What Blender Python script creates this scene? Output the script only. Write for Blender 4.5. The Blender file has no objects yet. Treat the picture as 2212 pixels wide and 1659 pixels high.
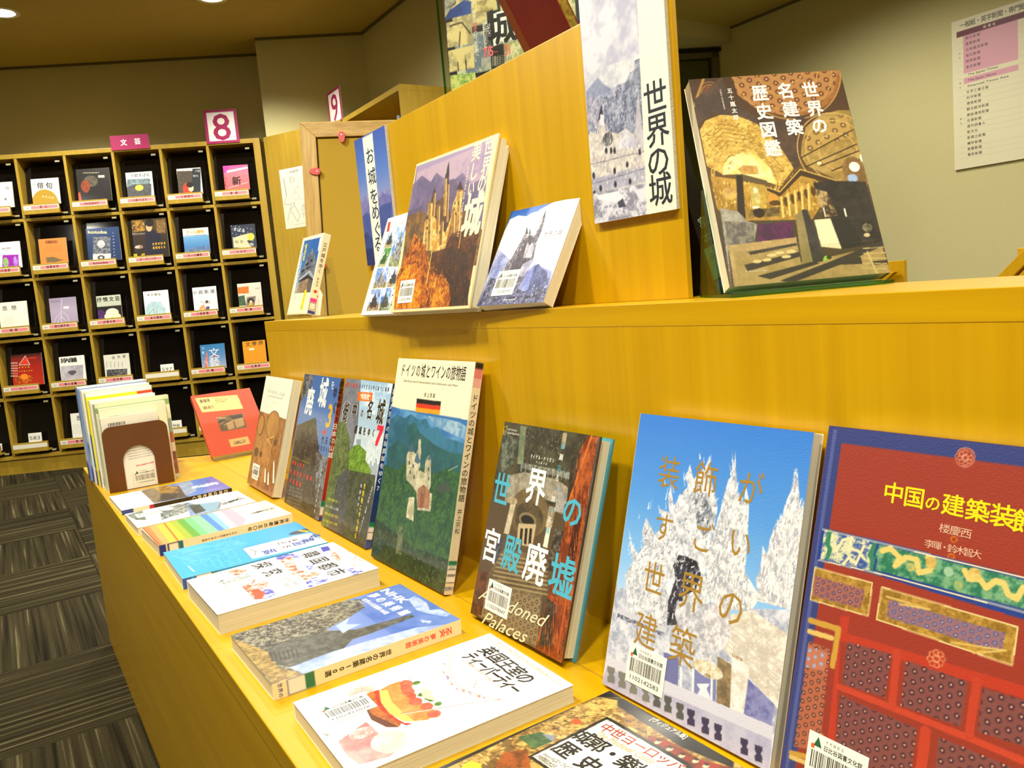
import bpy, bmesh, math, random
import numpy as np
from mathutils import Matrix, Vector
# world units are metres; floor z = 0; the display bench runs along X, its lower shelf top is at z = ZB
ZB = 0.494
scene = bpy.context.scene
COL = scene.collection
# ---------------------------------------------------------------- camera
cam_d = bpy.data.cameras.new('camera'); cam = bpy.data.objects.new('camera', cam_d); COL.objects.link(cam)
cam_d.sensor_width = 36; cam_d.lens = 28.07; cam_d.clip_start = 0.02
_y, _p, _r = (math.radians(a) for a in (57.2596, -6.8154, -5.0381))
_f = Vector((-math.sin(_y)*math.cos(_p), math.cos(_y)*math.cos(_p), math.sin(_p)))
_ri = Vector((math.cos(_y), math.sin(_y), 0)); _up = _ri.cross(_f)
_r2 = _ri*math.cos(_r)+_up*math.sin(_r); _u2 = -_ri*math.sin(_r)+_up*math.cos(_r)
cam.matrix_world = Matrix(((_r2.x, _u2.x, -_f.x, 0), (_r2.y, _u2.y, -_f.y, 0), (_r2.z, _u2.z, -_f.z, 0.872), (0, 0, 0, 1)))
scene.camera = cam
# ---------------------------------------------------------------- colour, world, lights
vs = scene.view_settings
vs.view_transform = 'Standard'; vs.look = 'None'; vs.gamma = 1; vs.use_curve_mapping = False; vs.exposure = 0.35
w = bpy.data.worlds.new('world'); scene.world = w; w.use_nodes = True
w.node_tree.nodes['Background'].inputs[0].default_value = (1.0, 0.93, 0.80, 1); w.node_tree.nodes['Background'].inputs[1].default_value = 0.25
scene.cycles.transparent_max_bounces = 48
ZC = ZB+2.004                     # ceiling height
LCOL = (1.0, .95, .82)
LAMPS = [(-4.95, .285, 88, "far"), (-4.41, 1.20, 88, "far"), (-5.4, -.65, 88, "far"), (-2.1, -.2, 100, "near"), (-1.0, -.25, 100, "near"), (.1, -.2, 115, "near"), (1.2, -.5, 130, "near"), (-3.6, -1.6, 90, "near"), (-2.6, 1.3, 100, "near"), (-2.6, 3.3, 90, "near"), (-1.0, 2.6, 90, "near"), (.8, 2.6, 90, "near"), (-3.2, .5, 60, "near")]  # only the first two are seen; the rest are added to light the scene
# ---------------------------------------------------------------- helpers
def h2(c):
    r = [int(c[i:i+2], 16)/255 for i in (0, 2, 4)]
    return [x/12.92 if x <= .04045 else ((x+.055)/1.055)**2.4 for x in r]
def tag(o, label=None, cat=None, group=None, kind=None):
    if label: o['label'] = label
    if cat: o['category'] = cat
    if group: o['group'] = group
    if kind: o['kind'] = kind
    return o
def thing(name, label, cat, loc=(0, 0, 0), rz=0, group=None):
    o = bpy.data.objects.new(name, None); COL.objects.link(o); o.empty_display_size = .05
    o.location = loc; o.rotation_euler = (0, 0, rz)
    return tag(o, label, cat, group)
def mesh_obj(name, me, mat, parent=None, label=None):
    o = bpy.data.objects.new(name, me); COL.objects.link(o)
    if mat is not None:
        me.materials.clear()
        for m in (mat if isinstance(mat, (list, tuple)) else [mat]): me.materials.append(m)
    if parent: o.parent = parent
    if label: o['label'] = label
    return o
class MB:
    """small mesh builder"""
    def __init__(s): s.v = []; s.f = []; s.m = []
    def poly(s, pts, mi=0):
        n = len(s.v); s.v += [tuple(p) for p in pts]; s.f.append(list(range(n, n+len(pts)))); s.m.append(mi)
    def box(s, x0, y0, z0, x1, y1, z1, mi=0, M=None):
        c = [Vector(p) for p in ((x0,y0,z0),(x1,y0,z0),(x1,y1,z0),(x0,y1,z0),(x0,y0,z1),(x1,y0,z1),(x1,y1,z1),(x0,y1,z1))]
        if M: c = [M @ p for p in c]
        n = len(s.v); s.v += [tuple(p) for p in c]
        for f in ((0,3,2,1),(4,5,6,7),(0,1,5,4),(1,2,6,5),(2,3,7,6),(3,0,4,7)): s.f.append([n+i for i in f]); s.m.append(mi)
        return s
    def prism(s, pts, z0, z1, mi=0, M=None):
        """extrude a counter-clockwise xy polygon from z0 to z1"""
        k = len(pts); n = len(s.v)
        c = [Vector((p[0], p[1], z0)) for p in pts]+[Vector((p[0], p[1], z1)) for p in pts]
        if M: c = [M @ p for p in c]
        s.v += [tuple(p) for p in c]
        s.f.append([n+i for i in range(k)][::-1]); s.f.append([n+k+i for i in range(k)]); s.m += [mi, mi]
        for i in range(k):
            j = (i+1) % k; s.f.append([n+i, n+j, n+k+j, n+k+i]); s.m.append(mi)
        return s
    def cyl(s, cx, cy, z0, z1, r0, r1=None, seg=24, mi=0, M=None):
        r1 = r0 if r1 is None else r1
        a = [(math.cos(2*math.pi*i/seg), math.sin(2*math.pi*i/seg)) for i in range(seg)]
        c = [Vector((cx+r0*x, cy+r0*y, z0)) for x, y in a]+[Vector((cx+r1*x, cy+r1*y, z1)) for x, y in a]
        if M: c = [M @ p for p in c]
        n = len(s.v); s.v += [tuple(p) for p in c]
        s.f.append([n+i for i in range(seg)][::-1]); s.f.append([n+seg+i for i in range(seg)]); s.m += [mi, mi]
        for i in range(seg):
            j = (i+1) % seg; s.f.append([n+i, n+j, n+seg+j, n+seg+i]); s.m.append(mi)
        return s
    def mesh(s, name, bevel=0, smooth=False):
        me = bpy.data.meshes.new(name); me.from_pydata(s.v, [], s.f); me.update()
        for p, m in zip(me.polygons, s.m): p.material_index = m
        if bevel:
            bm = bmesh.new(); bm.from_mesh(me)
            bmesh.ops.remove_doubles(bm, verts=bm.verts, dist=1e-6)
            bmesh.ops.bevel(bm, geom=list(bm.edges), offset=bevel, segments=2, profile=.6, affect='EDGES', clamp_overlap=True)
            bm.to_mesh(me); bm.free()
        if smooth:
            for p in me.polygons: p.use_smooth = True
        return me
    def obj(s, name, mat, parent=None, label=None, bevel=0, smooth=False):
        return mesh_obj(name, s.mesh(name, bevel, smooth), mat, parent, label)
# ---------------------------------------------------------------- materials
def nt(name):
    m = bpy.data.materials.new(name); m.use_nodes = True; t = m.node_tree; return m, t, t.nodes['Principled BSDF']
def ramp(t, stops):
    r = t.nodes.new('ShaderNodeValToRGB'); e = r.color_ramp.elements
    e[0].position = stops[0][0]; e[0].color = (*h2(stops[0][1]), 1); e[1].position = stops[-1][0]; e[1].color = (*h2(stops[-1][1]), 1)
    for p, c in stops[1:-1]:
        q = e.new(p); q.color = (*h2(c), 1)
    return r
def simple(name, col, rough=.5, spec=.5, noise=None, scale=20, bump=0, metal=0):
    m, t, b = nt(name); b.inputs['Roughness'].default_value = rough; b.inputs['Specular IOR Level'].default_value = spec; b.inputs['Metallic'].default_value = metal
    if noise or bump:
        tc = t.nodes.new('ShaderNodeTexCoord'); n = t.nodes.new('ShaderNodeTexNoise'); n.inputs['Scale'].default_value = scale; n.inputs['Detail'].default_value = 5
        t.links.new(tc.outputs['Object'], n.inputs['Vector'])
        r = ramp(t, [(.3, col), (.7, noise or col)]); t.links.new(n.outputs['Fac'], r.inputs[0]); t.links.new(r.outputs[0], b.inputs['Base Color'])
        if bump:
            bp = t.nodes.new('ShaderNodeBump'); bp.inputs['Strength'].default_value = bump; bp.inputs['Distance'].default_value = .002
            t.links.new(n.outputs['Fac'], bp.inputs['Height']); t.links.new(bp.outputs[0], b.inputs['Normal'])
    else: b.inputs['Base Color'].default_value = (*h2(col), 1)
    return m
def wood(name, c1, c2, c3, sx, sy, sz, rough=.32, grain=.05, coords='Object'):
    """veneer: streaks stretched along the axis with the small scale"""
    m, t, b = nt(name); b.inputs['Roughness'].default_value = rough
    tc = t.nodes.new('ShaderNodeTexCoord'); mp = t.nodes.new('ShaderNodeMapping'); mp.inputs['Scale'].default_value = (sx, sy, sz)
    t.links.new(tc.outputs[coords], mp.inputs[0])
    n = t.nodes.new('ShaderNodeTexNoise'); n.inputs['Scale'].default_value = 1; n.inputs['Detail'].default_value = 6; n.inputs['Roughness'].default_value = .6; n.inputs['Distortion'].default_value = .25
    t.links.new(mp.outputs[0], n.inputs['Vector'])
    r = ramp(t, [(.32, c1), (.5, c2), (.68, c3)]); t.links.new(n.outputs['Fac'], r.inputs[0]); t.links.new(r.outputs[0], b.inputs['Base Color'])
    bp = t.nodes.new('ShaderNodeBump'); bp.inputs['Strength'].default_value = grain; bp.inputs['Distance'].default_value = .001
    t.links.new(n.outputs['Fac'], bp.inputs['Height']); t.links.new(bp.outputs[0], b.inputs['Normal'])
    return m
M = {}
W3 = ('c49602', 'ca9c06', 'd2a408')
M['wood_v'] = wood('yellow_veneer_upright_grain', *W3, 50, 50, 1.2, .32, .015)
M['wood_h'] = wood('yellow_veneer_long_grain', *W3, 2.0, 60, 50, .3, .015)
M['wood_far'] = wood('shelving_veneer', 'a8882a', 'b0902e', 'b89834', 30, 30, 2.5, .4)
M['oak'] = wood('oak_frame', 'b0882c', 'c8a044', 'd8b45c', 14, 14, 90, .4, .25)
M['oak_v'] = wood('oak_frame_upright', 'b0882c', 'c8a044', 'd8b45c', 90, 90, 6, .4, .25)
M['wall'] = simple('painted_wall', 'cec692', .85, .2, 'd2ca96', 90, .12)
M['ceil'] = simple('ceiling_board', 'c0ac60', .95, .1, 'c8b468', 60, .4)
M['white'] = simple('white_card', 'f4f0e2', .5)
M['black'] = simple('black_gap', '0c0906', .5)
M['smoke'] = simple('smoked_door_panel', '0e0b0a', .08, .6)
M['foam'] = simple('foam_board_edge', 'cfccba', .8, .2, 'b8b4a0', 400, .5)
M['brown'] = simple('brown_enamel', '663a0c', .5, .4, '6a3d0e', 300, .1)
M['red_clip'] = simple('red_plastic', 'd02a10', .3)
M['cork'] = simple('notice_board_felt', 'bc9a34', .9, .2, 'c4a23c', 500, .2)
M['metal'] = simple('bright_metal', 'd8d4c8', .25, .5, metal=1)
M['trim'] = simple('grey_green_door_frame', '6c6640', .5)
M['gold'] = simple('gilt_page_edges', 'b09030', .35, .5, '6c5810', 200, .4)
M['redcover'] = simple('dark_red_cloth', '7c180c', .45, .4, '881c0c', 30)
M['orangecover'] = simple('brown_orange_cloth', '8c4010', .45)
M['darkcover'] = simple('dark_brown_cover', '1c140c', .3)
def _lens():
    m, t, b = nt('lamp_lens'); b.inputs['Emission Color'].default_value = (1, .93, .75, 1); b.inputs['Emission Strength'].default_value = 14; return m
M['lens'] = _lens()
def acrylic(name, tint, fac=.16, ior=1.45):
    """thin clear sheet: mostly see-through, with a glossy surface"""
    m = bpy.data.materials.new(name); m.use_nodes = True; t = m.node_tree; t.nodes.clear()
    out = t.nodes.new('ShaderNodeOutputMaterial'); mx = t.nodes.new('ShaderNodeMixShader'); tr = t.nodes.new('ShaderNodeBsdfTransparent'); gl = t.nodes.new('ShaderNodeBsdfGlossy'); fr = t.nodes.new('ShaderNodeLayerWeight'); pw = t.nodes.new('ShaderNodeMath')
    tr.inputs[0].default_value = (*h2(tint), 1); gl.inputs['Roughness'].default_value = .04; fr.inputs[0].default_value = .5; pw.operation = 'POWER'; pw.inputs[1].default_value = 4; t.links.new(fr.outputs['Facing'], pw.inputs[0])
    ad = t.nodes.new('ShaderNodeMath'); ad.operation = 'MULTIPLY_ADD'; ad.inputs[1].default_value = .5; ad.inputs[2].default_value = fac*.2
    t.links.new(pw.outputs[0], ad.inputs[0]); t.links.new(ad.outputs[0], mx.inputs[0]); t.links.new(tr.outputs[0], mx.inputs[1]); t.links.new(gl.outputs[0], mx.inputs[2]); t.links.new(mx.outputs[0], out.inputs[0])
    return m
M['acrylic'] = acrylic('clear_acrylic', 'fcfdfa'); M['acrylic_edge'] = acrylic('green_acrylic_edge', '7cd4b0', .5); M['glass'] = acrylic('door_glass', 'c8ccb4', .3)
def printmat(name, rough, coat, bump):
    """printed paper: colour comes from the painted mesh, with laminate gloss"""
    m, t, b = nt(name); a = t.nodes.new('ShaderNodeVertexColor'); a.layer_name = 'Col'; t.links.new(a.outputs[0], b.inputs['Base Color'])
    b.inputs['Roughness'].default_value = rough; b.inputs['Coat Weight'].default_value = coat; b.inputs['Coat Roughness'].default_value = .12
    if bump:
        tc = t.nodes.new('ShaderNodeTexCoord'); n = t.nodes.new('ShaderNodeTexNoise'); n.inputs['Scale'].default_value = 900; n.inputs['Detail'].default_value = 1
        n2 = t.nodes.new('ShaderNodeTexNoise'); n2.inputs['Scale'].default_value = 14; ad = t.nodes.new('ShaderNodeMath'); ad.operation = 'MULTIPLY_ADD'; ad.inputs[1].default_value = 3
        t.links.new(tc.outputs['Object'], n.inputs['Vector']); t.links.new(tc.outputs['Object'], n2.inputs['Vector'])
        t.links.new(n2.outputs[0], ad.inputs[0]); t.links.new(n.outputs[0], ad.inputs[2])
        bp = t.nodes.new('ShaderNodeBump'); bp.inputs['Strength'].default_value = bump; bp.inputs['Distance'].default_value = .0006
        t.links.new(ad.outputs[0], bp.inputs['Height']); t.links.new(bp.outputs[0], b.inputs['Normal'])
    return m
M['print'] = printmat('printed_matt', .5, .0, 0)
M['print_gloss'] = printmat('printed_laminated', .4, .55, .35)
def pages():
    m, t, b = nt('page_edges'); b.inputs['Roughness'].default_value = .8
    tc = t.nodes.new('ShaderNodeTexCoord'); mp = t.nodes.new('ShaderNodeMapping'); mp.inputs['Scale'].default_value = (4, 1500, 4); t.links.new(tc.outputs['Object'], mp.inputs[0])
    n = t.nodes.new('ShaderNodeTexNoise'); n.inputs['Scale'].default_value = 1; n.inputs['Detail'].default_value = 3; t.links.new(mp.outputs[0], n.inputs['Vector'])
    r = ramp(t, [(.2, 'c8c09c'), (.5, 'e2dab8'), (.8, 'ece4c6')]); t.links.new(n.outputs[0], r.inputs[0]); t.links.new(r.outputs[0], b.inputs['Base Color'])
    bp = t.nodes.new('ShaderNodeBump'); bp.inputs['Strength'].default_value = .4; bp.inputs['Distance'].default_value = .0005; t.links.new(n.outputs[0], bp.inputs['Height']); t.links.new(bp.outputs[0], b.inputs['Normal'])
    return m
M['pages'] = pages()
def carpet(name, seed):
    m, t, b = nt(name); b.inputs['Roughness'].default_value = .95; b.inputs['Specular IOR Level'].default_value = .1
    tc = t.nodes.new('ShaderNodeTexCoord'); mp = t.nodes.new('ShaderNodeMapping'); mp.inputs['Scale'].default_value = (1.2, 70, 1); mp.inputs['Location'].default_value = (seed, seed*3, 0); t.links.new(tc.outputs['Object'], mp.inputs[0])
    n = t.nodes.new('ShaderNodeTexNoise'); n.inputs['Scale'].default_value = 1; n.inputs['Detail'].default_value = 2; t.links.new(mp.outputs[0], n.inputs['Vector'])
    r = ramp(t, [(.3, '1c180e'), (.47, '3a331f'), (.6, '474029'), (.68, '7c7250'), (.74, '423a24')]); t.links.new(n.outputs[0], r.inputs[0])
    n2 = t.nodes.new('ShaderNodeTexNoise'); n2.inputs['Scale'].default_value = 350; t.links.new(tc.outputs['Object'], n2.inputs['Vector'])
    mx = t.nodes.new('ShaderNodeMix'); mx.data_type = 'RGBA'; mx.blend_type = 'MULTIPLY'; mx.inputs[0].default_value = .7; t.links.new(r.outputs[0], mx.inputs[6])
    r2 = ramp(t, [(.3, '808080'), (.7, 'ffffff')]); t.links.new(n2.outputs[0], r2.inputs[0]); t.links.new(r2.outputs[0], mx.inputs[7]); t.links.new(mx.outputs[2], b.inputs['Base Color'])
    bp = t.nodes.new('ShaderNodeBump'); bp.inputs['Strength'].default_value = .6; bp.inputs['Distance'].default_value = .004; t.links.new(n2.outputs[0], bp.inputs['Height']); t.links.new(bp.outputs[0], b.inputs['Normal'])
    return m
# ---------------------------------------------------------------- glyphs
_G = {}
def glyph(s, bold):
    k = s
    if k not in _G:
        c = bpy.data.curves.new('glyph', 'FONT'); c.body = s; c.resolution_u = 2; c.fill_mode = 'FRONT'
        o = bpy.data.objects.new('glyph', c); COL.objects.link(o)
        dg = bpy.context.evaluated_depsgraph_get(); e = o.evaluated_get(dg); me = e.to_mesh()
        vv = np.empty(len(me.vertices)*3, 'f'); me.vertices.foreach_get('co', vv); ff = [tuple(p.vertices) for p in me.polygons]
        _G[k] = (vv.reshape(-1, 3)[:, :2].astype(float), ff)
        e.to_mesh_clear(); bpy.data.objects.remove(o); bpy.data.curves.remove(c)
    return _G[k]
# ---------------------------------------------------------------- painting engine: a colour per grid vertex, in metres-free cover coordinates (u right, v down)
def vnoise(U, V, sc, asp, seed):
    rs = np.random.RandomState(seed); out = 0; amp = .4; tot = 0
    for o in range(4):
        T = rs.rand(64, 64); x = U*sc*asp; y = V*sc; xi = np.floor(x).astype(int); yi = np.floor(y).astype(int); fx = x-xi; fy = y-yi
        fx = fx*fx*(3-2*fx); fy = fy*fy*(3-2*fy); a = T[xi % 64, yi % 64]; b = T[(xi+1) % 64, yi % 64]; c = T[xi % 64, (yi+1) % 64]; d = T[(xi+1) % 64, (yi+1) % 64]
        out = out+amp*((a*(1-fx)+b*fx)*(1-fy)+(c*(1-fx)+d*fx)*fy); tot += amp; amp *= .85; sc *= 2.3
    return out/tot
def inside(U, V, P):
    r = np.zeros(U.shape, bool); n = len(P)
    for i in range(n):
        x0, y0 = P[i]; x1, y1 = P[(i+1) % n]
        if y0 == y1: continue
        c = ((y0 > V) != (y1 > V)) & (U < (x1-x0)*(V-y0)/(y1-y0)+x0); r ^= c
    return r
GAMMA = [1.0]
def s3(c): return np.array([int(c[i:i+2], 16)/255 for i in (0, 2, 4)])**GAMMA[0]
def paint(ops, nx, ny, asp, seed=1):
    ss = 2; NX = (nx+1)*ss; NY = (ny+1)*ss
    u = ((np.arange(NX)+.5)/ss-.5)/nx; v = ((np.arange(NY)+.5)/ss-.5)/ny
    V, U = np.meshgrid(v, u, indexing='ij'); A = np.zeros((NY, NX, 3)); A[:] = .9
    for k, op in enumerate(ops):
        t = op[0]
        if t == 'g':
            st = op[1:]; vs_ = [s[0] for s in st]; cs = np.array([s3(s[1]) for s in st])
            for ch in range(3): A[..., ch] = np.interp(V, vs_, cs[:, ch])
            continue
        if t == 's':      # loose brush strokes inside an outline
            P = np.array(op[2]).reshape(-1, 2); n, ln, wd, ang, jit = op[3:8]; rs = np.random.RandomState(seed*91+k); cc = [s3(x) for x in op[1].split('-')]; lo = P.min(0); hi = P.max(0)
            for q in range(n):
                x, y = lo+(hi-lo)*rs.rand(2)
                if not inside(np.array([x]), np.array([y]), P)[0]: continue
                a = math.radians(ang+jit*(rs.rand()-.5)*2); L = ln*(.5+rs.rand()); dx, dy = math.cos(a)*L/asp, -math.sin(a)*L; W_ = wd*(.5+rs.rand())
                i0, i1 = np.searchsorted(u, [min(x, x+dx)-W_/asp, max(x, x+dx)+W_/asp]); j0, j1 = np.searchsorted(v, [min(y, y+dy)-W_, max(y, y+dy)+W_])
                if i1 <= i0 or j1 <= j0: continue
                uu = (U[j0:j1, i0:i1]-x)*asp; vv = V[j0:j1, i0:i1]-y; ca, sa = math.cos(a), -math.sin(a); al = (uu*ca+vv*sa)/L; ac = np.abs(-uu*sa+vv*ca)
                A[j0:j1, i0:i1][(al > 0) & (al < 1) & (ac < W_*.5*(1-al*.7))] = cc[rs.randint(len(cc))]
            continue
        if t == 'p' or t == 'd':
            c = op[1]; P = np.array(op[2]).reshape(-1, 2); lo = P.min(0); hi = P.max(0)
        elif t == 'e':
            c = op[1]; cx, cy, rx, ry = op[2]; lo = (cx-rx, cy-ry); hi = (cx+rx, cy+ry)
        elif t == 'l':
            c = op[1]; P = np.array(op[3]).reshape(-1, 2); lo = P.min(0)-op[2]*1.5; hi = P.max(0)+op[2]*1.5
        elif t == 'r':
            c = op[1]; cx, cy, rx, ry, wd = op[2:7]; lo = (cx-rx*1.1, cy-ry*1.1); hi = (cx+rx*1.1, cy+ry*1.1)
        elif t == 'o':
            c = op[1]; lo = (0, 0); hi = (1, 1)
        else: continue
        i0 = max(0, int(np.searchsorted(u, lo[0]))-1); i1 = min(NX, int(np.searchsorted(u, hi[0]))+1); j0 = max(0, int(np.searchsorted(v, lo[1]))-1); j1 = min(NY, int(np.searchsorted(v, hi[1]))+1)
        if i1 <= i0 or j1 <= j0: continue
        u_ = U[j0:j1, i0:i1]; v_ = V[j0:j1, i0:i1]; B = A[j0:j1, i0:i1]; ex = []
        if t == 'p': m = inside(u_, v_, P); ex = op[3:]
        elif t == 'd':
            m = inside(u_, v_, P); kk = op[4]; q = math.pi*kk
            lat = np.cos(q*u_*asp)+np.cos(q*(.5*u_*asp+.866*v_))+np.cos(q*(.5*u_*asp-.866*v_))
            w1 = np.clip((lat-.2)*1.2, 0, 1)[..., None]; w2 = np.clip((lat-2.55)*4, 0, 1)[..., None]
            cc = s3(op[3])*(1-w1)+s3(c)*w1; cc = cc*(1-w2)+np.array([.93, .72, .6])*w2
            B[m] = cc[m]; continue
        elif t == 'e': m = ((u_-cx)/rx)**2+((v_-cy)/ry)**2 < 1; ex = op[3:]
        elif t == 'r':
            d = np.sqrt(((u_-cx)/rx)**2+((v_-cy)/ry)**2)-1; m = np.abs(d)*ry < wd*.6
        elif t == 'o':
            x0, y0, x1, y1 = op[2]; fr = np.abs((u_-x0)*(u_-x1) + 0) < .0018; fr &= (v_ > y0) & (v_ < y1); f2 = (np.abs(v_-y0) < .003) & (u_ > x0) & (u_ < x1); m = fr | f2
        elif t == 'l':
            m = np.zeros(u_.shape, bool)
            for a, b in zip(P[:-1], P[1:]):
                ax, ay = a[0]*asp, a[1]; bx, by = b[0]*asp, b[1]; dx, dy = bx-ax, by-ay; L2 = dx*dx+dy*dy+1e-12
                tt = np.clip(((u_*asp-ax)*dx+(v_-ay)*dy)/L2, 0, 1); m |= (u_*asp-ax-tt*dx)**2+(v_-ay-tt*dy)**2 < (op[2]/2)**2
        if ex:
            n = vnoise(u_, v_, ex[1], asp, seed*37+k); n = np.clip((n-.5)*3.2*ex[2]+.5, 0, 1)[..., None]; cc = s3(c)*(1-n)+s3(ex[0])*n; B[m] = cc[m]
        else: B[m] = s3(c)
    return A.reshape(ny+1, ss, nx+1, ss, 3).mean((1, 3))
class PM:
    """coloured mesh: quads and glyphs with a vertex colour"""
    def __init__(s): s.V = []; s.F = []; s.C = []; s.n = 0
    def add(s, V, F, C):
        s.V.append(np.asarray(V, float)); s.F += [tuple(i+s.n for i in f) for f in F]; s.C.append(np.broadcast_to(np.asarray(C, float), (len(V), 3))); s.n += len(V)
    def quad(s, P, col): s.add(P, [(0, 1, 2, 3)], s3(col))
    def box(s, x0, y0, z0, x1, y1, z1, col):
        s.add([(x0,y0,z0),(x1,y0,z0),(x1,y1,z0),(x0,y1,z0),(x0,y0,z1),(x1,y0,z1),(x1,y1,z1),(x0,y1,z1)], [(0,3,2,1),(4,5,6,7),(0,1,5,4),(1,2,6,5),(2,3,7,6),(3,0,4,7)], s3(col))
    def obj(s, name, mat, parent=None, label=None):
        me = bpy.data.meshes.new(name); me.from_pydata(np.concatenate(s.V).tolist(), [], s.F); me.update()
        at = me.color_attributes.new('Col', 'BYTE_COLOR', 'POINT'); c = np.concatenate(s.C); c = np.concatenate([c, np.ones((len(c), 1))], 1).astype('f'); at.data.foreach_set('color_srgb', c.ravel())
        return mesh_obj(name, me, mat, parent, label)
def is_cjk(s): return all(ord(ch) > 0x2fff for ch in s)
def text(pm, s, col, x0, z0, x1, z1, size, w, bold, shear, rot, y, fr=None, up=None):
    """lettering on the x-z plane at depth y; anchors in metres, size = em height; rot = 1 turns the glyphs a quarter clockwise"""
    c3 = s3(col); L = math.hypot(x1-x0, z1-z0); ang = math.atan2(z1-z0, x1-x0) if L > 1e-6 else 0
    def put(V, F, ax, az, sx, sz, a):
        X = (V[:, 0]+shear*V[:, 1])*sx; Z = V[:, 1]*sz; ca, sa = math.cos(a), math.sin(a)
        b = max(bold, 0); P = np.stack([ax+X*ca-Z*sa, np.full(len(V), y), az+X*sa+Z*ca], 1)
        for i, (dx, dz) in enumerate(((-b, -b), (b, b), (-b, b), (b, -b)) if b > .004 else ((0, 0),)):
            pm.add(P+np.array([dx*sx, -.000001*i, dz*sz]), F, c3)
    if len(s) > 1 and not is_cjk(s):
        V, F = glyph(s, bold)
        if not len(V): return
        lo = V.min(0); hi = V.max(0); V = V-[(lo[0]+hi[0])/2, .34]
        put(V, F, (x0+x1)/2, (z0+z1)/2, L/max(hi[0]-lo[0], .1), size, ang)
        return
    n = len(s)
    for i, ch in enumerate(s):
        f = i/(n-1) if n > 1 else 0; V, F = glyph(ch, bold)
        if not len(V): continue
        cx = .5 if ord(ch) > 0x2fff else (V[:, 0].min()+V[:, 0].max())/2
        a = -math.pi/2 if rot else (ang if abs(ang) < .9 and L > 1e-6 else 0)
        put(V-[cx, .36], F, x0+(x1-x0)*f, z0+(z1-z0)*f, size*w, size, a)
def sheet(ops, w, h, d, y, px, seed=1, edge='e8e4d4'):
    """a printed board w x h x d whose face lies at depth y facing -Y"""
    pm = PM(); nx = max(6, int(w*px)); ny = max(6, int(h*px)); A = paint(ops, nx, ny, w/h, seed)
    xs = np.linspace(0, w, nx+1); zs = h-np.linspace(0, h, ny+1); Z, X = np.meshgrid(zs, xs, indexing='ij')
    V = np.stack([X, np.full_like(X, y), Z], -1).reshape(-1, 3); i = (np.arange(ny)[:, None]*(nx+1)+np.arange(nx)[None]).ravel()
    pm.add(V, list(zip((i+nx+1).tolist(), (i+nx+2).tolist(), (i+1).tolist(), i.tolist())), A.reshape(-1, 3))
    e = edge; y2 = y+d
    pm.quad([(0,y2,0),(0,y2,h),(w,y2,h),(w,y2,0)], e); pm.quad([(0,y,0),(0,y,h),(0,y2,h),(0,y2,0)], e); pm.quad([(w,y,0),(w,y2,0),(w,y2,h),(w,y,h)], e)
    pm.quad([(0,y,h),(w,y,h),(w,y2,h),(0,y2,h)], e); pm.quad([(0,y,0),(0,y2,0),(w,y2,0),(w,y,0)], e)
    lay = 0
    for op in ops:
        if op[0] == 't':
            _, s, col, q, sz, ww, b, sh, rot = op; lay += 1
            text(pm, s, col, q[0]*w, h-q[1]*h, q[2]*w, h-q[3]*h, sz*h, ww, b, sh, rot, y-.00012-lay*.000004)
    return pm
def sticker(parent, w, h, y, u, v, num, rot, sc):
    """library barcode label"""
    W, H = .046*sc, .034*sc; pm = PM(); cx, cz = u*w, h-v*h; d = .00025
    pm.box(-W/2, -d, -H/2, W/2, 0, H/2, 'f4f2e4')
    y0 = -d-.0001
    pm.add([(-W*.40, y0, H*.24), (-W*.26, y0, H*.24), (-W*.33, y0, H*.44)], [(0, 1, 2)], s3('1c5c3c')); pm.add([(-W*.44, y0, H*.18), (-W*.38, y0, H*.18), (-W*.38, y0, H*.27), (-W*.44, y0, H*.27)], [(0, 1, 2, 3)], s3('e06030'))
    text(pm, '日比谷図書文化館', '203028', -W*.19, H*.27, W*.38, H*.27, H*.12, .9, .01, 0, 0, y0); text(pm, '千代田区立', '203028', -W*.18, H*.4, W*.08, H*.4, H*.07, .9, 0, 0, 0, y0)
    rs = random.Random(num); x = -W*.42
    while x < W*.4:
        b = rs.choice((.35, .6, .9))*W*.016*1.3; pm.add([(x, y0, -H*.2), (x+b, y0, -H*.2), (x+b, y0, H*.15), (x, y0, H*.15)], [(0, 1, 2, 3)], s3('2c2c2c')); x += b+rs.choice((.5, .8, 1.2))*W*.014*1.3
    text(pm, num, '202020', -W*.38, -H*.34, W*.38, -H*.34, H*.16, 1, 0, 0, 0, y0)
    o = pm.obj('barcode_label', M['print'], parent, 'white library barcode label'); o.location = (cx, y-.0003, cz)
    o.rotation_euler = (0, -rot*math.pi/2 if rot in (0, 1) else rot, 0)
    return o
def strip(parent, name, x0, z0, x1, z1, y, ops, label=None, mat=None):
    """thin printed label lying on a face that looks to -Y"""
    pm = sheet(ops, x1-x0, z1-z0, .0002, 0, 500); o = pm.obj(name, mat or M['print'], parent, label); o.location = (x0, y, z0); return o
GM = dict(R1=.86, F0=1.15, F1=1.7, F2=1.3, F3=1.7, F4=1.3, F5=1.7, F6=1.6, F7=1.25, L6=1.02, L7=1.1, U2=1.2, U3=1.25)
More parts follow.
